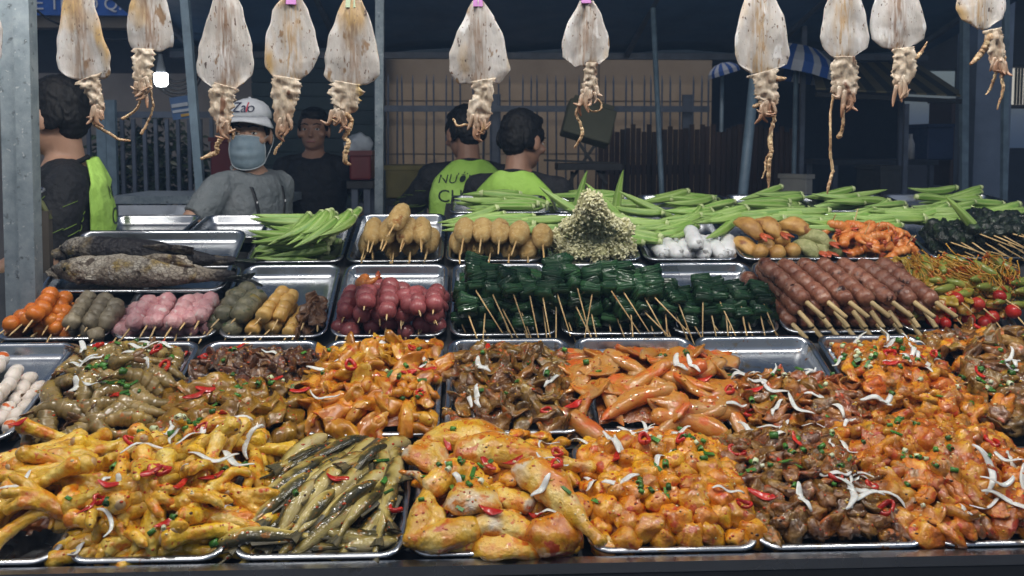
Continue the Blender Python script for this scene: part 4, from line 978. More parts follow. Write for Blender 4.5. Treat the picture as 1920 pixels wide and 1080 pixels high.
shr = [sheet_piece('mushroom_slice', m_shroom, .03, .016, .008, s, 12, .014, 9) for s in range(120, 125)] + [chunk('mushroom_slice', m_shroom, (.022, .015, .013), s, .6) for s in (125, 126, 127)]
h = Heap('B6', .08, 1.12, -.1, .56, .055, sm=m_sauce_br, seed=29, crest=.5, label='brown sauce under the mushroom mix')
h.fill('mushroom_slice', shr, 105, .025, 'brown orange mushroom slice', 'the half empty tray', 'mushroom slice', 'mushroom slices in the second row', tilt=.9, sink=.001)
h = Heap('B7', .02, 1.04, -.06, .9, .06, sm=m_sauce_or_shade, seed=31, crest=.5, label='orange marinade under the offal with spring onions')
h.fill('offal_piece', off, 105, .029, 'orange offal piece', 'the second row offal tray', 'offal', 'orange offal in the second row', tilt=.8, sink=0, sz=(.85, 1.2))
h = Heap('B8', -.05, 1.0, -.05, 1.02, .075, sm=m_sauce_br, seed=33, crest=.6, label='brown sauce under the olive offal at the right')
h.fill('offal_slice', bro + off[:2], 115, .028, 'olive brown offal piece', 'the olive offal tray', 'offal', 'olive offal in the second row', tilt=.9, sink=0)
# B1 raw shrimp
def shrimp(name, m, mt, seed, L=.12, curl=1.5, rr=.015, head=True):
    n = 43; pts = []; rad = []; a = curl * .5 + .2; p = Vector((0, 0, 0))
    for i in range(n):
        t = i / (n - 1); pts.append(p.copy()); p = p + Vector((math.cos(a), 0, math.sin(a))) * L / n; a -= curl / n * (1.6 * t + .2)
        sg = (t * 7) % 1
        rad.append((rr * prof([(0, .62 if head else .9), (.1, .85), (.28, 1.0), (.55, .9), (.85, .55), (1, .3)], t) * (1.04 - .2 * sg) * .86, rr * prof([(0, .62 if head else .9), (.1, .9), (.3, 1.05), (.55, .95), (.85, .55), (1, .3)], t) * (1.04 - .2 * sg)))
    c = sum(pts, Vector()) / n; pts = [q - c for q in pts]
    g = G().tube(pts, rad, 12, round_caps=True)
    if head: g.tube([pts[1] + Vector((0, 0, .006)), pts[0] + Vector((-.022, 0, .004))], [.004, .0012], 6)
    body = g.mesh(name, m)
    e = pts[-1]; d = (pts[-1] - pts[-3]).normalized(); tg = G()
    for s in (-.5, 0, .5):
        dd = (d + Vector((0, s, 0))).normalized(); tg.tube([e - d * .004, e + dd * .014, e + dd * .026], [(.003, .002), (.0065, .0016), (.003, .001)], 8)
    tail = tg.mesh('tail_fan', mt)
    lg = G()
    for k in range(5):
        q = pts[9 + k * 5]
        for s in (-1, 1): lg.tube([q + Vector((0, s * .005, -.008)), q + Vector((.004, s * .009, -.02)), q + Vector((-.004, s * .01, -.028))], [.0018, .0014, .0008], 5)
    legs = lg.mesh('legs', mt)
    return body, tail, legs
raws = [shrimp('raw_shrimp', m_shrimp, m_tail, s, .12, c, .02) for s, c in ((1, 1.3), (2, 1.9), (3, .9), (4, 2.4))]
h = Heap('B1', -.02, .98, -.02, .93, .055, sm=m_sauce_br, seed=35, crest=.5, label='oily sauce under the raw shrimp')
for (x, y) in h.spots(46, .038, .03):
    b, tl_, lg_ = R.choice(raws)
    M = h.t.M @ h.local(x, y, R.choice((R.gauss(.2, .5), R.gauss(3.3, .5))), .4, -.008, R.uniform(.95, 1.25)) @ RX(R.choice((1.45, -1.45, .9)) + R.uniform(-.25, .25))
    o = thing('raw_shrimp', b, M, 'raw grey green shrimp ' + h.zone(x, y) + ' of the shrimp tray', 'shrimp', 'raw shrimp in the second row')
    link('tail_fan', tl_, o)

# ------------------------------------------------------------------ skewers
def stickmesh(L, r, m=None): return G().tube([(0, 0, 0), (L * .92, 0, 0), (L, 0, 0)], [r, r * .95, r * .35], 7).mesh('stick', m or m_stick)
_sm = {}
def skewer(name, front, back, pieces, n, lab, cat, grp, ext=.045, r=.0026, sm=None, roll=None, fit=1.0, order=None, sz=(.94, 1.06)):
    """stick from the front point towards the back point, pieces threaded from the front on; ext = bare stick in front"""
    d = back - front; L = d.length; d.normalize()
    root = empty(name, dirframe(d, front, roll=0), lab, cat, grp)
    key = (round(L + ext, 2), r)
    if key not in _sm: _sm[key] = stickmesh(round(L + ext, 2), r, sm)
    link('stick', _sm[key], root, T(L, 0, 0) @ RZ(PI) @ RX(R.uniform(0, 6)))
    for k in range(n):
        me = pieces[order[k]] if order else R.choice(pieces)
        link(me.name.split('.')[0], me, root, T(L * (k + .5) / n, R.uniform(-.004, .004), R.uniform(-.004, .004)) @ RX(R.uniform(0, 6.3) if roll is None else R.gauss(roll, .2)) @ RZ(R.gauss(0, .14)) @ RY(R.gauss(0, .12)) @ S(R.uniform(*sz) * fit))
    return root
def seg(row, a, b):
    rw = rows[row]; return rw.on(a[0], a[1], a[2] - TH), rw.on(b[0], b[1], b[2] - TH)
def balls(name, m, r, seeds, amp=.1, el=1.0, freq=1.3): return [chunk(name, m, (r * el, r, r), s, amp, freq) for s in seeds]
orb = balls('ball', m_ball_or, .0235, range(5), .1); grb = balls('ball', m_ball_gr, .0245, range(5, 10), .2); pkb = balls('ball', m_pink, .0245, range(10, 15), .16, freq=2.2)
mtb = balls('ball', m_meatball, .026, range(15, 20), .07); tfb = balls('cake', m_tofu, .026, range(20, 25), .16); yeb = [noisy(G().lathe([(.0, -.02), (.018, -.02), (.0225, -.015), (.0235, 0), (.0225, .015), (.018, .02), (0, .02)], 18, M=RY(PI / 2)).mesh('cake', m_yel), .0012, 60, k) for k in (1, 2)]
brm = [sheet_piece('slice', m_brownmeat, .022, .024, .006, s, 10, .012, 8) for s in range(130, 134)]
def skset(row, lst, pieces, n, what, cat, grp, ext=.045, jit=4, **k):
    for i, (a, b) in enumerate(lst):
        jj = lambda p: (p[0] + R.gauss(0, jit), p[1] + R.gauss(0, jit * .7), p[2] + R.gauss(0, .004))
        f, bk = seg(row, jj(a), jj(b))
        skewer('skewer', f, bk, pieces, n, ORD[min(i, 20)] + ' ' + what, cat, grp, ext=ext * R.uniform(.8, 1.2), **k)
skset('C', [((34, 618, .026), (118, 562, .03)), ((72, 622, .026), (140, 575, .03)), ((50, 606, .062), (108, 553, .068)), ((84, 606, .06), (122, 552, .072)), ((112, 628, .024), (160, 585, .03)), ((20, 612, .05), (84, 560, .06)), ((60, 592, .09), (104, 548, .098)), ((98, 622, .04), (128, 580, .05)), ((28, 626, .02), (70, 590, .03))], orb, 4,
      'orange ball skewer from the left, beside the corner post', 'skewer', 'orange ball skewers', ext=.05, sz=(.85, 1.05))
skset('C', [((128, 626, .026), (170, 578, .03)), ((165, 625, .026), (200, 585, .03)), ((182, 632, .03), (222, 572, .034)), ((132, 606, .062), (165, 560, .068)), ((168, 603, .06), (196, 560, .07)), ((198, 610, .05), (217, 575, .055))], grb, 5,
      'grey beige ball skewer from the left, beside the orange balls', 'skewer', 'grey beige ball skewers', ext=.03, fit=.94)
pl = []
for i in range(7): pl.append(((222 + i * 27, 625, .026), (262 + i * 23, 572, .03)))
for i in range(6): pl.append(((246 + i * 26, 606, .06), (280 + i * 24, 560, .066)))
skset('C', pl, pkb, 4, 'pink ball skewer from the left, below the grilled fish', 'skewer', 'pink ball skewers', ext=.05, jit=6, sz=(.78, 1.04))
skset('C', [((396, 612, .03), (450, 548, .034)), ((436, 618, .028), (480, 560, .03)), ((412, 596, .06), (468, 536, .066)), ((446, 596, .055), (482, 550, .06))], tfb, 4, 'grey green herb cake skewer from the left', 'skewer', 'herb cake skewers', ext=.04, fit=1.05)
skset('C', [((474, 622, .026), (528, 565, .03)), ((506, 622, .026), (548, 570, .03)), ((488, 596, .06), (530, 545, .066)), ((518, 597, .058), (548, 550, .064)), ((534, 624, .024), (566, 580, .03))], yeb, 4, 'yellow fish cake skewer from the left', 'skewer', 'yellow fish cake skewers', ext=.045, sz=(.78, .9), jit=5)
skset('C', [((550, 622, .026), (575, 575, .03)), ((580, 624, .026), (600, 575, .03)), ((565, 604, .052), (590, 558, .058)), ((592, 606, .05), (608, 562, .055))], brm, 8, 'brown meat slice skewer from the left', 'skewer', 'brown meat slice skewers', ext=.04)
ml = []
for i in range(8): ml.append(((640 + i * 27, 618, .028), (650 + i * 26, 560, .032)))
for i in range(7): ml.append(((652 + i * 28, 594, .07), (664 + i * 26, 545, .076)))
for i in range(5): ml.append(((690 + i * 32, 574, .108), (700 + i * 28, 536, .112)))
skset('C', ml, mtb, 4, 'dark pink meatball skewer from the left, beside the leaf packets', 'skewer', 'dark pink meatball skewers', ext=.035, jit=9, sz=(.84, 1.08))

# leaf packets
def packet(seed, w=.027, hgt=.023, th=.0118):
    r = random.Random(seed); vs = []; nx, ny = 10, 8; g = G()
    for q, lay in enumerate((-.62, 0, .62)):
        sx = 1 - .06 * abs(lay) - .05 * r.random(); sy = 1 - .08 * r.random()
        bx = Vector((lay * th, r.uniform(-.002, .002), r.uniform(-.0015, .0015)))
        b = G().box((0, 0, 0), (th * .34, w * sx, hgt * sy)); 
        for v in b.v: pass
        g.add([bx + Vector(v) + Vector((r.gauss(0, .0016), r.gauss(0, .0022), r.gauss(0, .0022))) for v in b.v], b.f)
    me = g.mesh('leaf_packet', m_leaf)
    bm = bmesh.new(); bm.from_mesh(me); bmesh.ops.subdivide_edges(bm, edges=bm.edges, cuts=2, use_grid_fill=True)
    bmesh.ops.bevel(bm, geom=[e for e in bm.edges if e.is_manifold and e.calc_face_angle(0) > .8], offset=.0016, segments=2, affect='EDGES')
    bm.to_mesh(me); bm.free(); me.polygons.foreach_set('use_smooth', [True] * len(me.polygons))
    return noisy(me, .0022, 55, seed, 2)
pks = [packet(s) for s in range(6)]
def leafskewer(px, py, hh, dx, n, lab, el=.62, ext=.1):
    f = rows['C'].on(px, py, hh - TH); d = (rows['C'].v * math.cos(el - .42) + rows['C'].n * math.sin(el - .42) + Vector((dx, 0, 0))).normalized()
    L = .0245 * n
    rt = skewer('leaf_skewer', f, f + d * L, pks, n, lab, 'leaf skewer', 'leaf packet skewers', ext=0.001, r=.0018, roll=0, sz=(.92, 1.1))
    # the bare end sags towards the buyer
    e = Vector((R.gauss(.16, .17), -.6, -.66 + R.uniform(-.12, .16))).normalized() * R.uniform(.12, .19)
    inv = rt.matrix_world.inverted(); a = inv @ f; b = inv @ (f + e)
    st = link('stick_end', G().tube([a - Vector((-.02, 0, 0)), a, b], [.0021, .0021, .0014], 7).mesh('stick_end', m_stick), rt)
    tipn.append((f + e))
tipn = []
k = 0
def leafrow(x0, x1, n, py, hh, np_, nm, jit=6):
    for i in range(n):
        px = lerp(x0, x1, i / (n - 1)) + R.uniform(-jit, jit)
        leafskewer(px, py + R.uniform(-10, 8), hh + R.uniform(-.008, .008), R.gauss(0, .2) - (px - 890) * .0002, np_ + R.choice((0, 0, 1)), ORD[min(i, 15)] + ' leaf packet skewer from the left in the ' + nm)
leafrow(872, 1445, 16, 612, .03, 4, 'lowest layer')
leafrow(880, 1245, 12, 584, .075, 4, 'middle layer')
leafrow(1262, 1430, 6, 590, .062, 3, 'middle layer at the right')
leafrow(900, 1232, 12, 552, .12, 4, 'top layer', 8)
leafrow(1275, 1430, 5, 570, .085, 3, 'top layer at the right')
h = Heap('C5', .0, 1.0, .12, .9, .09, e=3.5, sm=m_leaf, seed=41, label='crushed dark leaves under the leaf packet skewers', mound=.85)
h = Heap('C6', .0, 1.0, .12, .85, .08, e=3.5, sm=m_leaf, seed=42, label='crushed dark leaves under the neat leaf packets', mound=.85)
h = Heap('C7', .0, .95, .12, .6, .05, e=3, sm=m_leaf, seed=43, label='crushed dark leaves in the half clear tray', mound=.85)

# minced meat sticks
def saus(seed):
    r = random.Random(seed); n = 44; L = .2
    g = G().tube([(L * i / (n - 1), .0015 * math.sin(i * .9 + seed), 0) for i in range(n)], [.0225 * (1 + .03 * math.sin(i * .45 + seed) + r.uniform(-.012, .012)) for i in range(n)], 14, round_caps=True)
    return noisy(noisy(g.mesh('minced_meat', m_sausage), .0008, 30, seed, 1), .0012, 150, seed, 2)
sausm = [saus(s) for s in range(5)]
bstick = G().tube([(-.085, 0, 0), (.0, 0, 0), (.02, 0, 0)], [.0066, .007, .007], 9).mesh('bamboo_stick', m_bam)
sl = []
for i in range(8): sl.append(((1478 + i * 32, 600, .03), (1400 + i * 34, 520, .034)))
for i in range(8): sl.append(((1492 + i * 34, 577, .068), (1428 + i * 36, 503, .075)))
for i in range(7): sl.append(((1505 + i * 40, 560, .1), (1432 + i * 37, 495, .11)))
for i, (a, b) in enumerate(sl):
    f, bk = seg('C', a, b); d = (bk - f); M = dirframe(d, f, roll=R.uniform(0, 6))
    t = empty('meat_stick', M, ORD[i % 8 if i < 16 else i - 16] + ' minced meat stick from the left in the ' + ('lowest', 'middle', 'top')[min(i // 8, 2)] + ' layer', 'meat stick', 'minced meat sticks')
    link('minced_meat', R.choice(sausm), t, S(d.length / .205, 1, 1)); link('bamboo_stick', bstick, t)

# vegetable skewers
okslice = [noisy(G().tube([(-.035 + .07 * i / 9, .004 * math.sin(i * .35), 0) for i in range(10)], [.008, .011, .0125, .013, .013, .0125, .012, .011, .009, .006], 10, round_caps=True).mesh('okra_piece', m_vegok), .001, 60, s) for s in (1, 2)]
def enoki(seed):
    r = random.Random(seed); g = G()
    for k in range(28):
        y, z = r.gauss(0, .014), r.gauss(0, .011); p = [(-.045 + .03 * q + r.uniform(-.005, .005), y + r.gauss(0, .006), z + r.gauss(0, .006)) for q in range(4)]
        g.tube(bez(p, 7), .0016, 5); g.ball(p[-1], .0032, sub=1)
    return g.mesh('enoki_bundle', m_enoki)
enk = [enoki(s) for s in (1, 2, 3)]; tom = [noisy(G().ball((0, 0, 0), (.0245, .0215, .0215), sub=3).mesh('tomato', m_tomato), .0006, 40, s) for s in (1, 2)]
vl = [((1752, 606, .03), (1712, 545, .05)), ((1786, 588, .05), (1735, 530, .07)), ((1820, 604, .03), (1775, 540, .055)), ((1840, 575, .07), (1775, 520, .09)), ((1865, 600, .035), (1820, 540, .06)), ((1882, 560, .085), (1812, 515, .1)), ((1905, 590, .06), (1850, 525, .09)), ((1940, 600, .04), (1890, 540, .07)), ((1955, 570, .08), (1880, 512, .1)),
      ((1775, 612, .022), (1745, 560, .035)), ((1800, 565, .08), (1740, 512, .09)), ((1850, 612, .022), (1815, 560, .04))]
for i, (a, b) in enumerate(vl):
    f, bk = seg('C', a, b); d = bk - f; L = d.length
    t = empty('vegetable_skewer', dirframe(d, f), ORD[i] + ' vegetable skewer from the left with a cherry tomato at its tip', 'skewer', 'vegetable skewers with tomatoes')
    link('stick', stickmesh(L + .05, .0022), t, T(L, 0, 0) @ RZ(PI)); link('tomato', R.choice(tom), t, T(.012, 0, 0) @ S(R.uniform(.74, .9)))
    link('okra_piece', R.choice(okslice), t, T(.055, .008, .004) @ RZ(R.uniform(-.4, .4) + PI / 2)); link('okra_piece', R.choice(okslice), t, T(.085, -.004, .01) @ RZ(R.uniform(-.5, .5) + PI / 2))
    link('enoki_bundle', R.choice(enk), t, T(.115, 0, .012) @ RZ(R.uniform(-1, 1))); link('enoki_bundle', R.choice(enk), t, T(.15, 0, .008) @ RZ(R.uniform(-1, 1)))
    link('okra_piece', R.choice(okslice), t, T(.15, .0, .022) @ RZ(R.uniform(-.9, .9)))
h = Heap('C9', -.05, 1.0, .1, .9, .075, sm=m_enoki, seed=45, label='yellow sauced vegetables under the tomato skewers')
vegb = [sheet_piece('vegetable_piece', mat('sauced vegetable', [(.3, .16, .012), (.42, .24, .03), (.4, .3, .06)], scale=30, rough=.18, bump=.4, bscale=120, rnd=.2, hue=.03, spots=[((.5, .1, .008), 30, .58, .06), ((.2, .24, .03), 18, .6, .08)]), .03, .016, .008, s, 9, .016, 6) for s in (160, 161, 162)]
h.fill('vegetable_piece', vegb, 74, .028, 'yellow orange sauced vegetable piece', 'the tomato skewer tray', 'vegetable', 'sauced vegetables on the tomato skewers', tilt=.9, sink=-.012)

# ------------------------------------------------------------------ D row
def okra(seed):
    r = random.Random(seed); n, k = 16, 20; L = .2; bd = r.uniform(.008, .024); g = G(); vs = []
    pr = [(0, .0108), (.05, .0118), (.12, .0146), (.3, .0158), (.55, .0132), (.8, .008), (.95, .003), (1, .0008)]
    for i in range(n):
        t = i / (n - 1); x = L * (t - .45); y = -bd * 4 * (t - .5) ** 2; rr = prof(pr, t)
        for j in range(k):
            a = 2 * PI * j / k; q = rr * (.93 + .19 * abs(math.cos(2.5 * a)) ** 3); vs.append((x, y + q * math.cos(a), q * math.sin(a)))
    fs = [(i * k + j, i * k + (j + 1) % k, (i + 1) * k + (j + 1) % k, (i + 1) * k + j) for i in range(n - 1) for j in range(k)]
    fs.append(tuple(reversed(range(k)))); g.add(vs, fs); g.mi = [1 if (q % k) % 4 in (0, 3) else 0 for q in range(len(fs))]; me = g.mesh('okra_pod', [m_okra, m_okridge])
    x = -L * .45; y = -bd
    cap = G().lathe([(.0115, 0), (.0128, -.003), (.0115, -.006), (.0095, -.007), (.0092, -.012), (.0075, -.0125), (0, -.0118)], 14, M=T(x, y, 0) @ RY(PI / 2)).mesh('stem_end', m_okcut)
    return me, cap
pods = [okra(s) for s in range(5)]
def put_okra(M, lab, grp):
    me, cap = R.choice(pods); o = thing('okra_pod', me, M, lab, 'okra', grp); link('stem_end', cap, o)
def okpile(row, specs, where, grp, hs=None):
    """specs: (px, py, h, angle in the tray plane from +x, pitch) of pod centres; the tip is at +x"""
    rw = rows[row]
    for (px, py, hh, a, pt) in specs:
        p = rw.on(px, py, hh - TH); M = rw.M(p) @ RZ(a) @ RY(-pt) @ RX(R.uniform(0, 6.3) if R.random() < .0 else R.uniform(-.6, .6)) @ S(R.uniform(.85, 1.12))
        put_okra(M, where, grp)
def okauto(key, n, layers, a0, sp, where, grp, v0=.1, v1=.9, u0=.12, u1=.88, h0=.02, dh=.022, pt=.0):
    t = trays[key]; W, D = t.W, t.D; c = 0
    for L in range(layers):
        m = n - L
        for i in range(m):
            x = lerp(-W / 2, W / 2, lerp(u0, u1, R.random())); y = D * lerp(v0, v1, (i + .5) / m + R.uniform(-.06, .06)) * (1 - .06 * L) 
            a = R.gauss(a0, sp) + (PI if R.random() < .12 else 0)
            M = t.M @ T(x, y, -TH + h0 + dh * L + R.uniform(0, .006)) @ RZ(a) @ RY(-R.gauss(pt, .09)) @ RX(R.uniform(-.6, .6)) @ S(R.uniform(.82, 1.1))
            z = ('bottom', 'middle', 'upper', 'top')[min(L, 3)]
            put_okra(M, f'green okra pod in the {z} layer of the pile ' + where, grp); c += 1
# okra tray at the left: pods fan towards the left front, cut ends up right
okauto('D2', 9, 4, PI + .1, .14, 'left of the corn dogs', 'okra pods left of the corn dogs', .05, .7, .3, .58, .02, .022)
for i in range(13):
    px = 556 + i * 8 + R.uniform(-4, 4); a = PI + 1.08 + R.gauss(0, .12)
    p = rows['D'].on(px, 432 - abs(i - 6) * 1.5 + R.uniform(-10, 8), .12 + .004 * (i % 3) - TH)
    put_okra(rows['D'].M(p) @ RZ(a) @ RY(R.gauss(.12, .08)) @ S(.9), ORD[i] + ' green okra pod from the left slanting over the pile left of the corn dogs', 'okra pods left of the corn dogs')
for key, n, ly, a0, wh, gp, kw in (('E3', 7, 2, PI + .05, 'behind the corn dogs', 'okra pods behind the corn dogs', {'u0': .5, 'u1': .85, 'v0': -.1, 'v1': .6}), ('E4', 7, 2, PI - .3, 'behind the flaky balls', 'okra pods behind the flaky balls', {}), ('E5', 7, 2, PI + .4, 'behind the white rolls', 'okra pods behind the white rolls', {}),
                                   ('E6', 6, 2, PI + .1, 'behind the fried shrimp', 'okra pods behind the fried shrimp', {}), ('E7', 7, 2, PI + .12, 'behind the orange shrimp', 'okra pods behind the orange shrimp', {}), ('E8', 8, 2, PI + .15, 'behind the black rolls', 'okra pods behind the black rolls', {})):
    okauto(key, n, ly, a0, .2, wh, gp, .0, .95, .25, .75, .02, .024)
# pods overhanging the front of those trays
for (x0, x1, y0, y1, n, wh, a0) in ((880, 1015, 395, 422, 14, 'over the back of the round corn dogs', PI + .1), (1115, 1200, 385, 440, 13, 'beside the flaky balls', PI - .35), (1215, 1370, 385, 428, 20, 'heaped above the white rolls', PI + .42), (1400, 1530, 385, 410, 12, 'above the fried shrimp', PI), (1545, 1730, 385, 418, 19, 'above the orange shrimp', PI + .1), (1730, 1910, 382, 408, 18, 'above the black rolls', PI - .1)):
    for i in range(n):
        px, py = R.uniform(x0, x1), lerp(y0, y1, i / n); p = rows['D'].on(px, py + 12, .055 + .03 * (1 - i / n) - TH)
        put_okra(rows['D'].M(p) @ RZ(R.gauss(a0, .16)) @ RY(R.gauss(0, .08)) @ S(R.uniform(.85, 1.05)), ORD[min(i, 20)] + ' green okra pod from the back, lying ' + wh, 'okra pods ' + wh)
# pods standing up against the sky side
for (px, py, a, pt, lab) in ((1085, 352, .3, 1.35, 'okra pod standing on end left of the flaky balls'), (1062, 360, PI - .2, .55, 'okra pod leaning up to the left behind the flaky balls'), (1158, 350, 0, 1.45, 'okra pod standing upright right of the flaky balls'), (1140, 362, PI, .8, 'curved okra pod leaning left beside the upright one'), (1215, 362, PI - .15, .45, 'okra pod reaching up to the left above the white rolls'), (1812, 385, PI + .2, .75, 'large okra pod leaning over the pile above the black rolls')):
    p = rows['E'].on(px, py + 25, .05)
    put_okra(rows['E'].M(p) @ RZ(a) @ RY(-pt), lab, 'okra pods standing out of the piles')
# corn dogs
def corndog(seed, L=.095, r=.029):
    n = 30; rr = [(0, .86), (.2, 1), (.5, 1.03), (.8, 1), (1, .9)]
    pts = [(L * (i / (n - 1) - .5), 0, 0) for i in range(n)]
    me = G().tube(pts, [r * prof(rr, i / (n - 1)) for i in range(n)], 26, round_caps=True).mesh('crumbed_sausage', m_corn)
    me = noisy(me, .0024, 25, seed, 1); return noisy(me, .003, 170, seed, 2)
cds = [corndog(s) for s in range(4)]; cdr = [corndog(s + 7, .065, .0325) for s in range(3)]
def put_cd(row, a, b, me, lab, grp, two=True, ext=.04):
    f, bk = seg(row, a, b); d = bk - f; c = (f + bk) / 2
    t = empty('corn_dog', dirframe(d, c, roll=R.uniform(0, 6)), lab, 'corn dog', grp); L = d.length / 2
    link('crumbed_sausage', me, t, S(1))
    for s in ((-1, 1) if two else (0,)):
        link('stick', stickmesh(.06 + ext, .0028), t, T(-L * .55, s * .008, s * .002) @ RZ(PI + s * .05))
g9 = 'corn dogs stacked in the left tray'
for i, px in enumerate((690, 738, 780, 775 + 50)):
    pass
cdl = [((683, 476, .032), (700, 430, .034), 'bottom left'), ((735, 478, .032), (738, 440, .034), 'second at the bottom'), ((768, 476, .032), (770, 436, .034), 'third at the bottom'), ((800, 474, .032), (812, 430, .034), 'bottom right'), ((700, 470, .03), (705, 425, .034), 'low inner left'),
       ((695, 456, .088), (705, 414, .092), 'upper left'), ((722, 450, .088), (735, 416, .092), 'second of the upper layer'), ((757, 452, .088), (770, 416, .092), 'third of the upper layer'), ((790, 454, .088), (791, 412, .092), 'upper right'), ((738, 424, .142), (757, 392, .146), 'topmost')]
for a, b, w in cdl: put_cd('D', a, b, R.choice(cds), f'golden crumbed corn dog, {w} in the stack', g9)
cdl = [((862, 470, .034), (862, 440, .036), 'front left'), ((893, 474, .034), (895, 446, .036), 'second from the left in front'), ((920, 472, .034), (925, 444, .036), 'third from the left in front'), ((955, 476, .034), (958, 448, .036), 'fourth from the left in front'), ((990, 480, .034), (990, 452, .036), 'front right'),
       ((868, 452, .094), (874, 414, .1), 'upper left, speckled orange'), ((902, 448, .094), (906, 416, .1), 'second in the upper row'), ((936, 450, .09), (938, 420, .095), 'third in the upper row'), ((968, 452, .088), (978, 424, .092), 'fourth in the upper row'), ((1018, 458, .075), (1016, 430, .08), 'upper right')]
for i, (a, b, w) in enumerate(cdl): put_cd('D', a, b, R.choice(cdr), f'short round corn dog, {w}, beside the flaky balls', 'short corn dogs in the right tray', False, .06)
# flaky balls
def floret(seed, r=.037):
    rr = random.Random(seed); base = chunk('flaky_ball', m_florin, (r * .8,) * 3, seed, .3, 2.6, 4); g = G(); 
    for k in range(130):
        d = Vector((rr.gauss(0, 1), rr.gauss(0, 1), rr.gauss(0, 1))).normalized(); c = d * r * rr.uniform(.82, 1.02); M = Euler((rr.uniform(0, 6), rr.uniform(0, 6), rr.uniform(0, 6))).to_matrix().to_4x4()
        g.ball(c, (r * rr.uniform(.15, .28), r * rr.uniform(.11, .18), r * rr.uniform(.05, .08)), M, sub=1)
    fl = g.mesh('flakes', m_floret); return base, fl
flo = [floret(s) for s in range(4)]
fl = [((1084, 472, .055), 'low between the front left balls'), ((1122, 473, .055), 'low in the front middle'), ((1156, 471, .055), 'low between the front right balls'), ((1103, 452, .085), 'middle left above the front row'), ((1138, 452, .085), 'middle right above the front row'), ((1062, 466, .04), 'front left'), ((1103, 470, .04), 'second in the front row'), ((1138, 466, .04), 'third in the front row'), ((1172, 464, .04), 'front right'), ((1044, 450, .05), 'far left'), ((1082, 442, .1), 'left of the second layer'), ((1120, 440, .1), 'middle of the second layer'), ((1152, 438, .1), 'right of the second layer'), ((1092, 414, .155), 'left of the third layer'), ((1122, 412, .155), 'middle of the third layer'), ((1143, 416, .15), 'right of the third layer'), ((1068, 424, .125), 'far left of the third layer'), ((1166, 428, .115), 'far right of the third layer'), ((1098, 396, .2), 'left at the top'), ((1118, 394, .205), 'right at the top'), ((1107, 376, .24), 'topmost')]
for (px, py, hh), w in fl:
    b, f = R.choice(flo); k = R.uniform(.92, 1.06)
    o = thing('flaky_ball', b, rows['D'].M(rows['D'].on(px, py + (4 if hh > .1 else 0), hh - TH)) @ Euler((R.uniform(0, 6), R.uniform(0, 6), 0)).to_matrix().to_4x4() @ S(k), f'pale green flaky fried ball, {w} of the pyramid', 'fried ball', 'pyramid of flaky fried balls')
    tag(link('flakes', f, o), kind='stuff')
# white rolls
def wroll(seed):
    me = noisy(G().tube([(.1 * (i / 15 - .5), 0, 0) for i in range(16)], [(.025 + .002 * math.sin(i), .022) for i in range(16)], 16, round_caps=True).mesh('white_roll', m_white), .003, 30, seed, 2)
    end = chunk('filling', m_grayroll, (.008, .018, .016), seed + 50, .5, 2); return me, end
wr = [wroll(s) for s in range(3)]
for (px, py, hh, a, lab) in ((1232, 462, .028, 1.75, 'white roll at the left end of the row'), (1258, 464, .028, 1.8, 'second white roll from the left'), (1282, 462, .03, 1.6, 'third white roll, in front of the okra cut ends'), (1300, 446, .066, 1.5, 'white roll lying on top of the others'), (1318, 464, .03, 1.35, 'white roll right of the middle with its filling showing'), (1342, 464, .028, 1.7, 'white roll second from the right end'), (1364, 462, .028, 1.3, 'white roll at the right end beside the fried shrimp')):
    me, e = R.choice(wr); o = thing('white_roll', me, rows['D'].M(rows['D'].on(px, py, hh - TH)) @ RZ(a), lab, 'roll', 'white rolls in front of the okra'); link('filling', e, o, T(-.062, 0, 0))
# fried shrimp
def tempura(m, seed, L=.06):
    b = chunk('battered_shrimp', m, (L, .03, .027), seed, .25, 1.4, 3); b = noisy(warp(b, -4), .002, 90, seed, 2)
    g = G()
    for s in (-.35, .35): g.tube([(L * .9, 0, 0), (L * 1.25, s * .03, .002), (L * 1.55, s * .05, .0)], [(.009, .006), (.011, .003), (.004, .002)], 8)
    return b, g.mesh('tail', m_redtail)
tp = [tempura(m_fry, s) for s in (1, 2, 3)]; tg = [tempura(m_frygreen, s, .055) for s in (4, 5)]
for (px, py, hh, a, tt, w, lab) in ((1395, 458, .035, 2.0, .1, tp, 'brown battered shrimp at the left front of the fried heap'), (1405, 424, .09, -1.0, .2, tp, 'pale battered shrimp lying on top at the left'), (1440, 424, .09, -.9, .15, tp, 'battered shrimp with a red tail in the middle top'), (1490, 424, .085, -.5, .1, tp, 'brown battered shrimp with its red tail to the right'), (1440, 452, .04, 1.2, 0, tp, 'battered shrimp under the middle of the heap'),
                                    (1530, 446, .06, -.7, .1, tg, 'green flaked shrimp on top at the right'), (1512, 464, .035, -.9, 0, tg, 'green flaked shrimp at the front with a red tail'), (1550, 462, .032, -.6, 0, tg, 'green flaked shrimp beside the orange shrimp'), (1535, 462, .034, -1.3, 0, tg, 'green flaked shrimp in the front middle')):
    b, t_ = R.choice(w); o = thing('battered_shrimp', b, rows['D'].M(rows['D'].on(px, py, hh - TH)) @ RZ(a) @ RY(tt) @ S(.95), lab, 'fried shrimp', 'battered fried shrimp'); link('tail', t_, o)
pot = balls('fried_ball', m_fry, .026, range(60, 63), .08)
for px, py, hh, lab in ((1425, 472, .03, 'round fried ball at the front left of the fried shrimp'), (1458, 474, .03, 'round fried ball in the front middle'), (1486, 470, .032, 'round fried ball in front of the green flaked shrimp'), (1468, 448, .06, 'round fried ball in the middle of the heap')):
    thing('fried_ball', R.choice(pot), rows['D'].M(rows['D'].on(px, py, hh - TH)), lab, 'fried ball', 'round fried balls')
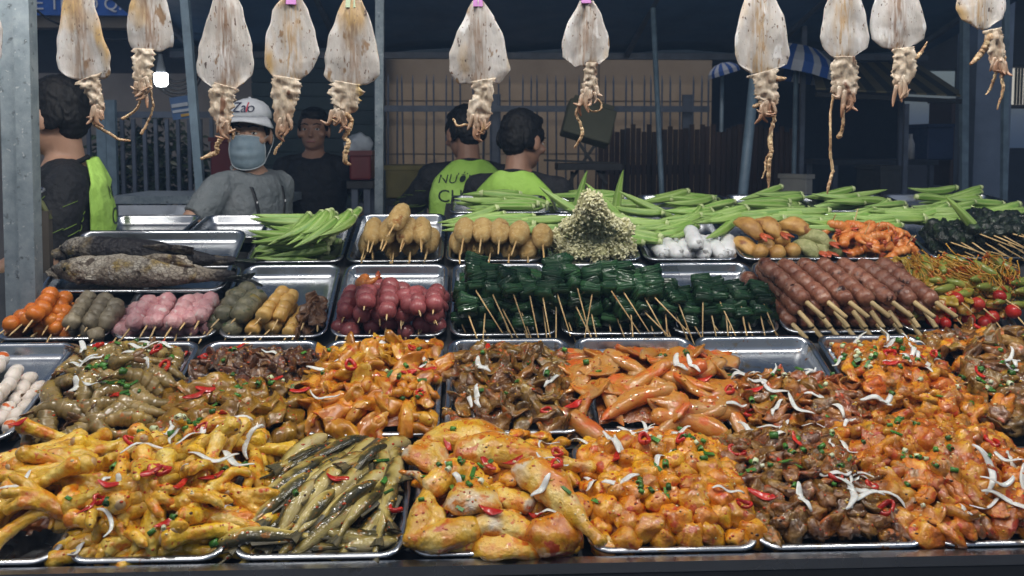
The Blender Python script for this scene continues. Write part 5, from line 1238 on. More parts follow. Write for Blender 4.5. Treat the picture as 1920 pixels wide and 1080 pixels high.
# orange shrimp on sticks
osh = [shrimp('shrimp_body', m_oshrimp, m_redtail, s, .115, c, .0185, False) for s, c in ((1, 3.4), (2, 2.8), (3, 3.9))]
i = 0
for px, py, hh in ((1552, 420, .06), (1580, 428, .075), (1600, 424, .08), (1625, 428, .08), (1652, 430, .08), (1596, 446, .065), (1620, 450, .07), (1648, 446, .075), (1672, 440, .07), (1690, 448, .06), (1578, 450, .04), (1606, 464, .035), (1632, 470, .035), (1660, 462, .045), (1690, 464, .04), (1668, 474, .03), (1700, 456, .04), (1640, 462, .05)):
    b, t_, l_ = osh[i % 3]; i += 1
    M = rows['D'].M(rows['D'].on(px, py, hh - TH)) @ RZ(R.uniform(0, 6.3)) @ RX(R.choice((1.2, -1.2)) + R.uniform(-.4, .4)) @ S(.95)
    o = thing('shrimp', b, M, f'bright orange curled shrimp, {ORD[min(i - 1, 20)]} counted along the heap from the back left', 'shrimp', 'orange shrimp in the back tray'); link('tail_fan', t_, o)
    if i % 2: link('stick', stickmesh(.1, .002), o, T(0, -.04, 0) @ RZ(PI / 2 + .3))
b, t_, l_ = osh[0]
o = thing('shrimp', b, rows['C'].M(rows['C'].on(686, 528, .1)) @ RX(1.3) @ RZ(.4) @ S(.9), 'single orange shrimp lying on the dark pink meatballs', 'shrimp'); link('tail_fan', t_, o)
# black leaf rolls
blk = [noisy(sheet_piece('leaf_roll', m_black, .03, .026, .02, s, 6, .012, 4), .004, 60, s, 2) for s in range(140, 145)]
bl = []
for i in range(9): bl.append(((1760 + i * 22, 470, .03), (1735 + i * 23, 432, .035)))
for i in range(9): bl.append(((1775 + i * 22, 452, .068), (1745 + i * 23, 420, .075)))
for i in range(7): bl.append(((1830 + i * 20, 436, .1), (1805 + i * 21, 404, .108)))
for i, (a, b_) in enumerate(bl):
    f, bk = seg('D', a, b_)
    rt = skewer('black_roll_skewer', f, bk, blk, 3, ORD[i % 9 if i < 18 else i - 18] + ' black leaf roll skewer from the left in the ' + ('lowest', 'middle', 'top')[min(i // 9, 2)] + ' layer', 'skewer', 'black leaf roll skewers', ext=.002, r=.002)
    inv = rt.matrix_world.inverted(); e = f + Vector((R.uniform(.05, .13), -.05, -R.uniform(.03, .06)))
    link('stick_end', G().tube([inv @ f, inv @ e], [.0024, .0018], 6).mesh('stick_end', m_stick), rt)
# white fish rolls in the left tray
crb = [noisy(G().tube([(.011 * (i / 7 - .5), 0, 0) for i in range(8)], [.0165] * 8, 14, round_caps=True).mesh('fish_roll', m_crab), .001, 40, s) for s in (1, 2, 3)]
for i, (a, b_) in enumerate((((-25, 775, .022), (38, 690, .024)), ((-5, 795, .022), (60, 705, .024)), ((10, 810, .022), (78, 718, .024)), ((-40, 740, .022), (10, 668, .024)), ((-30, 770, .05), (30, 700, .055)))):
    f, bk = seg('B', a, b_); skewer('fish_roll_skewer', f, bk, crb, 5, ORD[i] + ' skewer of white fish rolls with red streaks', 'skewer', 'white fish roll skewers', ext=.03)

# ------------------------------------------------------------------ grilled fish, bowl, tongs
def grill_mat(name, char):
    m = mat(name, [(.28, .23, .17), (.43, .38, .3), (.56, .52, .44)], scale=16, rough=.6, bump=1.0, bscale=70, bdist=.012, rnd=0, spots=[((.36, .26, .09), 14, .56, .08), ((.07, .05, .035), 26, .58, .06), ((.03, .022, .018), 9, .6, .05), ((.5, .46, .4), 60, .62, .05)])
    N, L = nodes(m); b = N['Principled BSDF']; lk = b.inputs['Base Color'].links[0]; src = lk.from_socket
    tc = N.new('ShaderNodeTexCoord'); sp = N.new('ShaderNodeSeparateXYZ'); L.new(tc.outputs['Object'], sp.inputs[0])
    nz = N.new('ShaderNodeTexNoise'); nz.inputs['Scale'].default_value = 18; nz.inputs['Detail'].default_value = 6; L.new(tc.outputs['Object'], nz.inputs['Vector'])
    a = N.new('ShaderNodeMath'); a.operation = 'MULTIPLY_ADD'; a.inputs[1].default_value = .09; L.new(nz.outputs['Fac'], a.inputs[0]); L.new(sp.outputs['Z'], a.inputs[2])
    mr = N.new('ShaderNodeMapRange'); mr.inputs['From Min'].default_value = char; mr.inputs['From Max'].default_value = char + .02; L.new(a.outputs[0], mr.inputs['Value'])
    vo = N.new('ShaderNodeTexVoronoi'); vo.feature = 'DISTANCE_TO_EDGE'; vo.inputs['Scale'].default_value = 95; mpv = N.new('ShaderNodeMapping'); mpv.inputs['Scale'].default_value = (.8, 1.2, 1.2); L.new(tc.outputs['Object'], mpv.inputs[0]); L.new(mpv.outputs[0], vo.inputs['Vector'])
    ve = N.new('ShaderNodeMapRange'); ve.inputs['From Min'].default_value = .14; ve.inputs['From Max'].default_value = .0; ve.inputs['To Max'].default_value = .75; L.new(vo.outputs['Distance'], ve.inputs['Value'])
    mv = N.new('ShaderNodeMix'); mv.data_type = 'RGBA'; L.new(ve.outputs[0], mv.inputs['Factor']); L.new(src, mv.inputs['A']); mv.inputs['B'].default_value = (.09, .065, .045, 1); src = mv.outputs['Result']
    wx = N.new('ShaderNodeMapRange'); wx.inputs['From Min'].default_value = -.2; wx.inputs['From Max'].default_value = -.14; L.new(sp.outputs['X'], wx.inputs['Value'])
    mm = N.new('ShaderNodeMath'); mm.operation = 'MULTIPLY'; L.new(mr.outputs[0], mm.inputs[0]); L.new(wx.outputs[0], mm.inputs[1])
    wy = N.new('ShaderNodeMapRange'); wy.inputs['From Min'].default_value = .19; wy.inputs['From Max'].default_value = .24; L.new(sp.outputs['X'], wy.inputs['Value'])
    mxx = N.new('ShaderNodeMath'); mxx.operation = 'MAXIMUM'; L.new(mm.outputs[0], mxx.inputs[0]); L.new(wy.outputs[0], mxx.inputs[1])
    mx = N.new('ShaderNodeMix'); mx.data_type = 'RGBA'; L.new(mxx.outputs[0], mx.inputs['Factor']); L.new(src, mx.inputs['A']); mx.inputs['B'].default_value = (.012, .01, .012, 1)
    L.new(mx.outputs['Result'], b.inputs['Base Color']); return m
def big_fish(name, char, seed, lab, M):
    n = 70; L = .5; g = G(); m = grill_mat(name + ' skin', char)
    pr = [(0, .012), (.04, .026), (.1, .037), (.19, .044), (.215, .046), (.225, .041), (.26, .046), (.4, .051), (.58, .044), (.76, .029), (.9, .017), (1, .013)]
    g.tube([(L * (t - .5), .01 * math.sin(t * 4 + seed), .006 * math.sin(t * 3)) for t in np.linspace(0, 1, n)], [(prof(pr, t) * .9, prof(pr, t) * .95) for t in np.linspace(0, 1, n)], 48, round_caps=True)
    me = noisy(noisy(g.mesh('grilled_fish', m), .005, 12, seed, 2), .0018, 70, seed, 2)
    o = thing('grilled_fish', me, M, lab, 'fish')
    tb = noisy(G().add([(-.03, .004, .008), (-.03, .004, -.008), (.06, .003, -.04), (.035, .003, 0), (.06, .003, .04), (-.03, -.004, .008), (-.03, -.004, -.008), (.06, -.003, -.04), (.035, -.003, 0), (.06, -.003, .04)], [(0, 1, 2, 3), (0, 3, 4), (6, 5, 8, 7), (5, 9, 8), (1, 6, 7, 2), (5, 0, 4, 9), (2, 7, 8, 3), (3, 8, 9, 4)]).mesh('tail_fin', m_black), .002, 60, seed); link('tail_fin', tb, o, T(.27, 0, -.004) @ RX(.7))
    link('fin', chunk('fin', m, (.07, .006, .02), seed + 3, .4), o, T(.08, -.01, .045)); link('fin', chunk('fin', m, (.03, .007, .016), seed + 5, .4), o, T(-.12, -.04, -.008) @ RX(.8))
    link('gill_cover', chunk('gill_cover', m, (.028, .006, .03), seed + 8, .25), o, T(-.175, -.036, .004) @ RZ(-.15))
    link('eye', G().ball((0, 0, 0), (.008, .004, .008), sub=2).mesh('eye', m_black), o, T(-.205, -.028, .012)); link('jaw', chunk('jaw', m, (.026, .02, .009), seed + 9, .3), o, T(-.25, -.002, -.014) @ RY(.3))
p = big.on(268, 512, .052 - TH); q = big.on(452, 546, .04 - TH)
Mf = big.M(p) @ RZ(-.09)
big_fish('pale grilled fish', .105, 3, 'pale scaly grilled fish in front on the dark tray', Mf @ RX(-.2))
big_fish('charred grilled fish', .042, 8, 'grilled fish behind with a burnt black back', big.M(big.on(275, 478, .075 - TH)) @ RZ(-.10) @ RX(.35))
p = at(112, 442, 2.95)
bt = empty('steel_bowl', p, 'round steel bowl behind the corner post beside the grilled fish', 'bowl')
link('bowl', G().lathe([(0, -.07), (.09, -.07), (.135, -.02), (.145, 0), (.155, .002), (.155, -.002), (.143, -.006), (.13, -.024), (.088, -.074), (0, -.074)], 36).mesh('bowl', steel), bt)
a = at(128, 436, 2.9); b_ = at(163, 400, 2.92)
tn = empty('tongs', a, 'pale metal tongs standing in the steel bowl', 'tongs')
for s in (-1, 1): link('arm', G().tube([Vector((s * .004, s * .004, -.06)), (b_ - a) + Vector((0, s * .002, 0))], [(.005, .0018), (.007, .002)], 6).mesh('arm', flat('tongs metal', (.5, .52, .54), .35, .6), True), tn)
a = at(84, 350 + 30, 2.7); 
bk = empty('wooden_rack', at(86, 430, 2.66), 'dark wooden upright with a wire ring beside the corner post', 'rack')
c0 = bk.matrix_world.translation
link('upright', G().tube([(0, 0, -.3), (.002, 0, .055)], .017, 4).mesh('upright', flat('old wood', (.06, .05, .04), .8), False), bk)
link('ring', G().tube([(.028 * math.cos(t) - .03, .02 * math.sin(t), .115 + .006 * math.sin(t)) for t in np.linspace(0, 2 * PI, 24)], .004, 6).mesh('ring', steel), bk)
link('brace', G().tube([(-.07, .02, .1), (-.01, .0, .08), (.014, 0, .03)], .008, 6).mesh('brace', flat('olive cane', (.1, .11, .04), .7)), bk)
# ------------------------------------------------------------------ dried squid on the line
def squid_mat(name, warm):
    m = mat(name, [(.36, .33, .3), (.52, .49, .46), (.6, .58, .57)], scale=14, stretch=(1, 1, .45), rough=.45, bump=.7, bscale=95, bdist=.004, rnd=0, sss=.1,
            spots=[((.26, .17, .1), 38, .64, .04), ((.46, .31, .14), 12, .56, .12), ((.1, .07, .06), 110, .66, .03), ((.66, .65, .64), 26, .62, .05), ((.22, .15, .11), 190, .66, .03)])
    N, L = nodes(m); b = N['Principled BSDF']; lk = b.inputs['Base Color'].links[0].from_socket
    tc = N.new('ShaderNodeTexCoord'); sp = N.new('ShaderNodeSeparateXYZ'); L.new(tc.outputs['Object'], sp.inputs[0])
    ab = N.new('ShaderNodeMath'); ab.operation = 'ABSOLUTE'; L.new(sp.outputs['X'], ab.inputs[0])
    mp = N.new('ShaderNodeMapping'); mp.inputs['Scale'].default_value = (1, 1, .12); L.new(tc.outputs['Object'], mp.inputs[0])
    nz = N.new('ShaderNodeTexNoise'); nz.inputs['Scale'].default_value = 130; nz.inputs['Detail'].default_value = 5; L.new(mp.outputs[0], nz.inputs['Vector'])
    c = N.new('ShaderNodeMapRange'); c.inputs['From Min'].default_value = .034; c.inputs['From Max'].default_value = .004; L.new(ab.outputs[0], c.inputs['Value'])
    n2 = N.new('ShaderNodeMapRange'); n2.inputs['From Min'].default_value = .38; n2.inputs['From Max'].default_value = .58; L.new(nz.outputs['Fac'], n2.inputs['Value'])
    mu = N.new('ShaderNodeMath'); mu.operation = 'MULTIPLY'; L.new(c.outputs[0], mu.inputs[0]); L.new(n2.outputs[0], mu.inputs[1])
    m3 = N.new('ShaderNodeMath'); m3.operation = 'MULTIPLY'; m3.inputs[1].default_value = .85; L.new(mu.outputs[0], m3.inputs[0])
    mx = N.new('ShaderNodeMix'); mx.data_type = 'RGBA'; L.new(m3.outputs[0], mx.inputs['Factor']); L.new(lk, mx.inputs['A']); mx.inputs['B'].default_value = c4(warm)
    L.new(mx.outputs['Result'], b.inputs['Base Color'])
    # a thin skin lets some light through
    tr = N.new('ShaderNodeBsdfTranslucent'); L.new(mx.outputs['Result'], tr.inputs['Color']); ms = N.new('ShaderNodeMixShader'); ms.inputs['Fac'].default_value = .22
    out = N['Material Output']; L.new(b.outputs[0], ms.inputs[1]); L.new(tr.outputs[0], ms.inputs[2]); L.new(ms.outputs[0], out.inputs['Surface'])
    return m
sqm = [squid_mat('dried squid skin', (.26, .17, .11)), squid_mat('dried squid skin brown', (.22, .12, .06)), squid_mat('dried squid skin ochre', (.4, .25, .1))]
m_sqhead = mat('dried squid head', [(.26, .19, .13), (.42, .34, .25), (.54, .47, .38)], scale=44, stretch=(1, 1, .35), rough=.38, bump=.9, bscale=120, rnd=.12, spots=[((.16, .08, .045), 34, .6, .06), ((.5, .35, .12), 20, .62, .06)], sss=.1)
def browned(m):
    N, L = nodes(m); b = N['Principled BSDF']; lk = b.inputs['Base Color'].links[0].from_socket
    tc = N.new('ShaderNodeTexCoord'); sp = N.new('ShaderNodeSeparateXYZ'); L.new(tc.outputs['Generated'], sp.inputs[0])
    nz = N.new('ShaderNodeTexNoise'); nz.inputs['Scale'].default_value = 60; nz.inputs['Detail'].default_value = 5; L.new(tc.outputs['Object'], nz.inputs['Vector'])
    a = N.new('ShaderNodeMath'); a.operation = 'MULTIPLY_ADD'; a.inputs[1].default_value = .7; L.new(nz.outputs['Fac'], a.inputs[0]); L.new(sp.outputs['Z'], a.inputs[2])
    mr = N.new('ShaderNodeMapRange'); mr.inputs['From Min'].default_value = .92; mr.inputs['From Max'].default_value = .42; L.new(a.outputs[0], mr.inputs['Value'])
    mx = N.new('ShaderNodeMix'); mx.data_type = 'RGBA'; L.new(mr.outputs[0], mx.inputs['Factor']); L.new(lk, mx.inputs['A']); mx.inputs['B'].default_value = (.3, .16, .09, 1)
    L.new(mx.outputs['Result'], b.inputs['Base Color'])
browned(m_sqhead)
m_sqarm = mat('dried squid arm', [(.24, .12, .06), (.42, .28, .15), (.54, .42, .24)], scale=50, rough=.4, bump=.8, bscale=160, rnd=.15, sss=.1)
SY = 2.05
def squid(label, mantle, head, tents, arms=5, sm=0, peg=None, seed=0, Y=SY):
    """mantle rows (py, left, right); head path (px, py, half width px); tents = lists of (px, py, r px)"""
    r = random.Random(seed); k = Y / F
    top = at((mantle[0][1] + mantle[0][2]) / 2, mantle[0][0], Y)
    root = empty('dried_squid', top, label, 'dried squid', 'dried squid hung on the line')
    def loc(px, py, dy=0): q = at(px, py, Y) - top; return Vector((q.x, dy, q.z))
    ny, nx = 40, 16; F_, B_ = [], []
    tt = [m[0] for m in mantle]
    cx0 = (mantle[0][1] + mantle[0][2]) / 2; curl = r.uniform(-.018, .02); wv = r.uniform(0, 6)
    bot = [0, 0]
    for j in range(ny + 1):
        py = lerp(tt[0], tt[-1], j / ny); l = prof([(m[0], m[1]) for m in mantle], py); rr = prof([(m[0], m[2]) for m in mantle], py)
        l += noise.noise(Vector((py * .035, seed, 1))) * 3; rr += noise.noise(Vector((py * .035, seed, 9))) * 3
        for i in range(nx + 1):
            u = 2 * i / nx - 1; px = lerp(l, rr, i / nx)
            pyy = py + (noise.noise(Vector((u * 3, seed, 4))) * 7 + (abs(u) ** 3) * -10) * (j / ny) ** 6
            dy = curl * u * u * (j / ny) + .0025 * math.sin(u * 4 + wv + j * .1) + noise.noise(Vector((u * 1.9, j * .07, seed * 3))) * .005 - .004 * math.exp(-(u * 6) ** 2)
            th = .0016 + .0028 * max(0, 1 - abs(u) ** 3) * min(1, (ny - j) / 4 + .2) + .002 * math.exp(-(u * 7) ** 2)
            F_.append(loc(px, pyy, dy - th)); B_.append(loc(px, pyy, dy + th))
    g = G(); w = nx + 1; n = len(F_)
    fs = [(j * w + i, (j + 1) * w + i, (j + 1) * w + i + 1, j * w + i + 1) for j in range(ny) for i in range(nx)]
    fs = fs + [tuple(q + n for q in reversed(f)) for f in fs]
    ed = [j * w for j in range(ny + 1)] + [ny * w + i for i in range(1, nx + 1)] + [j * w + nx for j in range(ny - 1, -1, -1)] + [i for i in range(nx - 1, 0, -1)]
    fs += [(ed[q], ed[q] + n, ed[(q + 1) % len(ed)] + n, ed[(q + 1) % len(ed)]) for q in range(len(ed))]
    link('mantle', g.add(F_ + B_, fs).mesh('mantle', sqm[sm]), root)
    hp = [loc(p[0], p[1], -.006) for p in head]; hr = [p[2] * k * (.95 if i == 0 else 1.0) for i, p in enumerate(head)]
    m = 34; path = bez(hp, m); hs = [(i / (len(hr) - 1), v) for i, v in enumerate(hr)]
    hx = 14; HF, HB = [], []
    for i, c in enumerate(path):
        tg = (path[min(i + 1, m - 1)] - path[max(i - 1, 0)]).normalized(); sd = Vector((-tg.z, 0, tg.x)); sd = sd if sd.x > 0 else -sd
        w0 = prof(hs, i / (m - 1)) * (1 if i < m - 4 else (1, .93, .8, .55)[i - (m - 4)])
        for j in range(hx + 1):
            u = 2 * j / hx - 1; ed = abs(u) ** 2
            ww = w0 * (1 + ed * (.34 * noise.noise(Vector((i * .34, seed * 2.3, 1 if u > 0 else 5))) + .2 * noise.noise(Vector((i * .9, seed, 2 if u > 0 else 7)))))
            p = c + sd * (u * ww)
            rg = .006 * noise.noise(Vector((u * 2.2, i * .2, seed * 1.7))) + .0035 * abs(noise.noise(Vector((u * 5.5, i * .16, seed * 4.1)))) + .0016 * noise.noise(Vector((u * 9, i * .7, seed)))
            th = .0018 + .0062 * (1 - ed)
            HF.append(p + Vector((0, -th - rg, 0))); HB.append(p + Vector((0, th - rg * .5, 0)))
    hw_ = hx + 1; hn = len(HF); hf = [(i * hw_ + j, (i + 1) * hw_ + j, (i + 1) * hw_ + j + 1, i * hw_ + j + 1) for i in range(m - 1) for j in range(hx)]
    hf = hf + [tuple(q + hn for q in reversed(f)) for f in hf]
    ed = [i * hw_ for i in range(m)] + [(m - 1) * hw_ + j for j in range(1, hx + 1)] + [i * hw_ + hx for i in range(m - 2, -1, -1)] + [j for j in range(hx - 1, 0, -1)]
    hf += [(ed[q], ed[q] + hn, ed[(q + 1) % len(ed)] + hn, ed[(q + 1) % len(ed)]) for q in range(len(ed))]
    hg = G().add(HF + HB, hf)
    for q in range(arms + 4):
        a = r.uniform(-.85, .85); L = r.uniform(.014, .032); p0 = path[-2 - q % 9] + Vector((a * hr[-1] * .9, -.006, 0)); p1 = p0 + Vector((a * .35, r.uniform(-.25, .05), -1)).normalized() * L
        p2 = p1 + Vector((r.uniform(-1, 1), r.uniform(-.4, .2), r.uniform(-.9, .4))).normalized() * L * .7
        hg.tube(bez([p0, p1, p2], 8), [(v * 1.25, v * .8) for v in (.0052, .0048, .0044, .004, .0036, .003, .0024, .0014)], 7, round_caps=True)
    link('head', hg.mesh('head', m_sqhead), root)
    for t in tents:
        pts = [loc(p[0], p[1], -.004 + r.uniform(-.006, .006)) for p in t]; n_ = 8 * len(t); rs = [(i / (len(t) - 1), p[2] * k) for i, p in enumerate(t)]
        path = bez(pts, n_)
        path = [q + Vector((noise.noise(Vector((i * .5, seed, 2))), noise.noise(Vector((i * .5, seed, 7))), 0)) * .0022 for i, q in enumerate(path)]
        me = G().tube(path, [prof(rs, i / (n_ - 1)) * (1 + .3 * noise.noise(Vector((i * .9, seed, 5)))) for i in range(n_)], 9, round_caps=True).mesh('tentacle', m_sqarm)
        link('tentacle', noisy(me, .0009, 140, seed, 2), root)
    return root
squid('broad dried squid beside the corner post with a long bent tentacle pointing right', [(-60, 138, 160), (-20, 122, 174), (30, 116, 186), (75, 111, 199), (110, 111, 211), (138, 116, 212), (152, 128, 208)], [(168, 146, 26), (176, 165, 16), (184, 190, 13), (190, 212, 9)],
      [[(180, 214, 3.4), (177, 232, 3), (192, 243, 3), (210, 252, 2.6), (222, 261, 2.6), (243, 264, 2.4)]], 3, 0, seed=1)
squid('small dried squid with crosswise creases and two thin tentacles above the lit bulb', [(-55, 268, 288), (-25, 252, 304), (10, 241, 314), (50, 235, 320), (80, 236, 321), (97, 240, 318)], [(270, 92, 22), (270, 115, 18), (268, 140, 18), (270, 165, 12)],
      [[(260, 164, 2.2), (264, 185, 2.2), (258, 203, 2.2), (244, 214, 2.4), (231, 222, 3)], [(284, 150, 2.2), (286, 178, 2), (289, 200, 2), (279, 226, 2), (268, 250, 3)]], 5, 1, seed=2)
squid('wide dried squid hanging left of the white cap with a knobbly curled tentacle', [(-25, 410, 438), (0, 400, 447), (40, 388, 461), (85, 374, 474), (120, 371, 478), (145, 371, 476), (160, 382, 464), (171, 396, 450)], [(424, 160, 24), (418, 185, 23), (418, 215, 20), (426, 240, 9)],
      [[(428, 243, 4), (416, 258, 4.4), (407, 272, 4), (406, 285, 4.4), (394, 291, 4.4), (380, 297, 2.4)], [(432, 240, 3), (437, 250, 3), (436, 260, 2)]], 4, 1, seed=3)
squid('dried squid with a pink peg right of the white cap and one short thin tentacle', [(-4, 528, 565), (20, 513, 578), (60, 502, 592), (100, 497, 599), (130, 499, 590), (150, 510, 578)], [(540, 145, 30), (536, 170, 25), (534, 200, 21), (532, 238, 14)],
      [[(531, 240, 1.8), (531, 255, 1.8), (528, 268, 1.8), (519, 279, 2.2), (516, 288, 2.8)]], 2, 2, seed=4)
squid('large dried squid with a pale green peg and a thick twisted tentacle', [(0, 644, 678), (25, 632, 690), (65, 617, 702), (110, 608, 711), (145, 607, 712), (162, 618, 700)], [(652, 155, 30), (648, 180, 28), (642, 204, 22), (632, 212, 16)],
      [[(650, 214, 6), (658, 226, 5), (654, 244, 5), (646, 258, 4), (655, 266, 4), (650, 282, 5), (648, 302, 4.4), (656, 308, 2.4)]], 6, 0, seed=5)
squid('large pale dried squid in the middle with its head bent down over the men', [(2, 886, 906), (30, 872, 926), (60, 856, 941), (100, 843, 951), (135, 842, 956), (160, 852, 942)], [(904, 150, 24), (908, 178, 17), (898, 208, 24), (894, 240, 14)],
      [[(886, 236, 2.6), (872, 234, 2.4), (858, 236, 2.2), (851, 224, 1.8)]], 4, 0, seed=6)
squid('slim pale dried squid with a pink peg and a ring shaped tentacle', [(2, 1086, 1112), (25, 1074, 1126), (60, 1058, 1138), (90, 1052, 1143), (112, 1054, 1140), (125, 1064, 1128)], [(1106, 118, 14), (1106, 140, 11), (1106, 160, 14), (1100, 185, 15)],
      [[(1092, 190, 3), (1080, 212, 2.8), (1088, 232, 2.8), (1091, 252, 3.4), (1078, 276, 2)], [(1104, 184, 1.8), (1116, 184, 1.8), (1127, 194, 1.8), (1124, 206, 1.8), (1112, 209, 1.8), (1102, 203, 1.6), (1101, 193, 1.4)]], 6, 0, seed=7)
squid('wide dried squid in front of the striped parasol with a long dark ended tentacle', [(-30, 1408, 1440), (0, 1396, 1454), (30, 1386, 1468), (70, 1376, 1474), (105, 1375, 1478), (128, 1384, 1474), (140, 1402, 1450)], [(1428, 135, 28), (1434, 160, 25), (1438, 185, 22), (1434, 202, 15)],
      [[(1446, 196, 4), (1452, 220, 3.8), (1446, 245, 3.8), (1443, 268, 5), (1444, 285, 3.8), (1440, 305, 3.6), (1440, 330, 4), (1440, 352, 1.6)], [(1443, 282, 2), (1436, 300, 2), (1434, 318, 2), (1429, 334, 1.4)], [(1412, 200, 3.4), (1422, 196, 4), (1432, 190, 4)], [(1455, 148, 6), (1468, 148, 3), (1472, 146, 1)]], 4, 2, seed=8)
squid('dried squid with two thin tentacles, the longer one reaching down to the okra', [(-40, 1566, 1596), (-10, 1554, 1612), (30, 1544, 1624), (70, 1538, 1629), (95, 1544, 1628), (112, 1556, 1606)], [(1582, 106, 20), (1582, 130, 25), (1582, 160, 27), (1590, 184, 20)],
      [[(1562, 176, 2.8), (1558, 210, 2.4), (1554, 250, 2.4), (1556, 290, 2.6), (1560, 320, 3), (1552, 345, 3), (1549, 362, 1.6)], [(1586, 186, 3), (1582, 210, 3), (1578, 228, 3), (1578, 245, 3), (1574, 256, 5)]], 6, 2, seed=9)
squid('dried squid with a blackened brown head above the striped awning', [(-60, 1668, 1698), (-20, 1648, 1718), (20, 1636, 1730), (55, 1633, 1737), (78, 1635, 1734), (94, 1650, 1716)], [(1692, 90, 22), (1694, 115, 22), (1690, 140, 22), (1682, 165, 12)],
      [[(1716, 108, 4), (1726, 98, 3.4), (1735, 80, 1.5)]], 6, 1, seed=10)
squid('dried squid at the right edge with several hanging brown arms', [(-80, 1828, 1850), (-40, 1806, 1870), (-10, 1795, 1884), (20, 1795, 1884), (42, 1803, 1876), (56, 1822, 1858)], [(1858, 55, 18), (1862, 80, 17), (1866, 108, 15), (1872, 120, 10)],
      [[(1852, 70, 7), (1844, 92, 6), (1834, 106, 6), (1818, 120, 3)], [(1870, 118, 3), (1862, 145, 3), (1858, 165, 2.6), (1849, 177, 1.6)], [(1878, 96, 2.6), (1880, 120, 2.6), (1873, 140, 3), (1876, 168, 3), (1870, 204, 1.6)]], 5, 2, seed=11)
squid('dried squid half hidden behind the corner post', [(-60, -60, -40), (-10, -80, -15), (60, -90, 6), (110, -88, 4), (140, -75, -10)], [(-40, 135, 26), (-40, 170, 20), (-40, 200, 10)], [], 4, 0, seed=12, Y=2.12)
# pegs and the lines that carry the squid
peg_p, peg_g = flat('pink peg plastic', (.42, .18, .42), .4), flat('pale green peg plastic', (.36, .44, .3), .4)
for px, py, m, lab in ((547, 2, peg_p, 'pink clothes peg on the squid right of the white cap'), (658, 8, peg_g, 'pale green clothes peg on the large squid'), (896, 6, peg_p, 'pink clothes peg on the middle squid'), (1098, 0, peg_p, 'pink clothes peg on the slim squid')):
    p = at(px, py - 6, SY); t = empty('clothes_peg', p, lab, 'peg', 'clothes pegs on the line')
    for s in (-1, 1):
        link('jaw', G().box((0, s * .0065, 0), (.011, .003, .017), RX(s * .12), taper=.85).mesh('jaw', m, False), t)
    link('spring', G().tube([(-.013, 0, .008), (.013, 0, .008)], .0035, 8).mesh('spring', steel), t)
za = at(960, -18, SY).z
for z, lab in ((za, 'thin line carrying the pegged squid'), (za + .06, 'upper thin line carrying the squid without visible pegs')):
    thing('squid_line', G().tube([(-1.6, SY, z + .01), (0, SY, z), (1.8, SY, z + .01)], .0016, 6).mesh('squid_line', steel), Matrix(), lab, 'line')

# ------------------------------------------------------------------ people
skin = mat('skin', [(.36, .2, .13), (.42, .245, .165), (.46, .28, .19)], scale=7, rough=.5, rnd=0, sss=.12, bump=.08, bscale=200)
skin_d = mat('tanned skin', [(.25, .13, .08), (.31, .165, .105), (.35, .195, .13)], scale=7, rough=.5, rnd=0, sss=.1, bump=.08, bscale=200)
hairm = mat('black hair', [(.003, .003, .0035), (.006, .0055, .0055), (.011, .01, .01)], scale=60, stretch=(1, 1, .25), spec=.25, rough=.6, bump=.7, bscale=130, rnd=0)
shirt_grey = mat('grey t-shirt', [(.125, .145, .155), (.155, .175, .185), (.185, .2, .21)], scale=10, rough=.9, bump=1.0, bscale=13, bdist=.035, rnd=0)
shirt_blk = mat('black jersey', [(.009, .01, .012), (.014, .015, .018), (.02, .02, .024)], scale=10, rough=.8, spec=.3, bump=1.0, bscale=13, bdist=.035, rnd=0)
jers_g = flat('jersey green stripe', (.12, .2, .03), .7)
trous = flat('dark trousers', (.015, .017, .025), .85, var=.2)
vestm = mat('neon vest', [(.3, .55, .07), (.36, .62, .1), (.42, .68, .14)], scale=4, rough=.75, bump=.8, bscale=12, bdist=.03, rnd=0)
ink = flat('dark print', (.012, .03, .02), .7)
eyew = flat('eye white', (.55, .53, .5), .2); iris = flat('dark iris', (.01, .007, .006), .1)
TOR = [(.86, (.168, .118)), (.96, (.155, .108)), (1.08, (.158, .11)), (1.2, (.175, .118)), (1.3, (.178, .118)), (1.375, (.16, .1)), (1.425, (.112, .078)), (1.465, (.062, .058))]
def tor(z, o=0):
    for (z0, a), (z1, b) in zip(TOR, TOR[1:]):
        if z <= z1:
            t = max(0, (z - z0) / (z1 - z0)); return lerp(a[0], b[0], t) + o, lerp(a[1], b[1], t) + o
    return TOR[-1][1][0] + o, TOR[-1][1][1] + o
def hand(g, p, d, up, s):
    """palm and five curled fingers"""
    d = Vector(d).normalized(); sd = d.cross(Vector(up)).normalized(); n = sd.cross(d)
    g.tube([p, p + d * .03, p + d * .075], [(.022, .016), (.036, .015), (.038, .013)], 10, round_caps=True)
    for k in range(4):
        q = p + d * .075 + sd * (-.028 + .0185 * k); L = (.062, .07, .066, .052)[k] * .95
        a = q + d * L * .45 - n * .006; b = a + (d * .7 - n * .7).normalized() * L * .32; c = b + (d * .2 - n).normalized() * L * .26
        g.tube([q - d * .012, q, a, b, c], [.0095, .0092, .0085, .0078, .0062], 8, round_caps=True)
    q = p + d * .022 + sd * s * -.03; a = q + (d * .7 - sd * s * .6 - n * .2).normalized() * .04; b = a + (d - n * .5).normalized() * .03
    g.tube([p + d * .01, q, a, b], [.014, .0125, .0105, .008], 8, round_caps=True)
TXT = [1.325, 0]
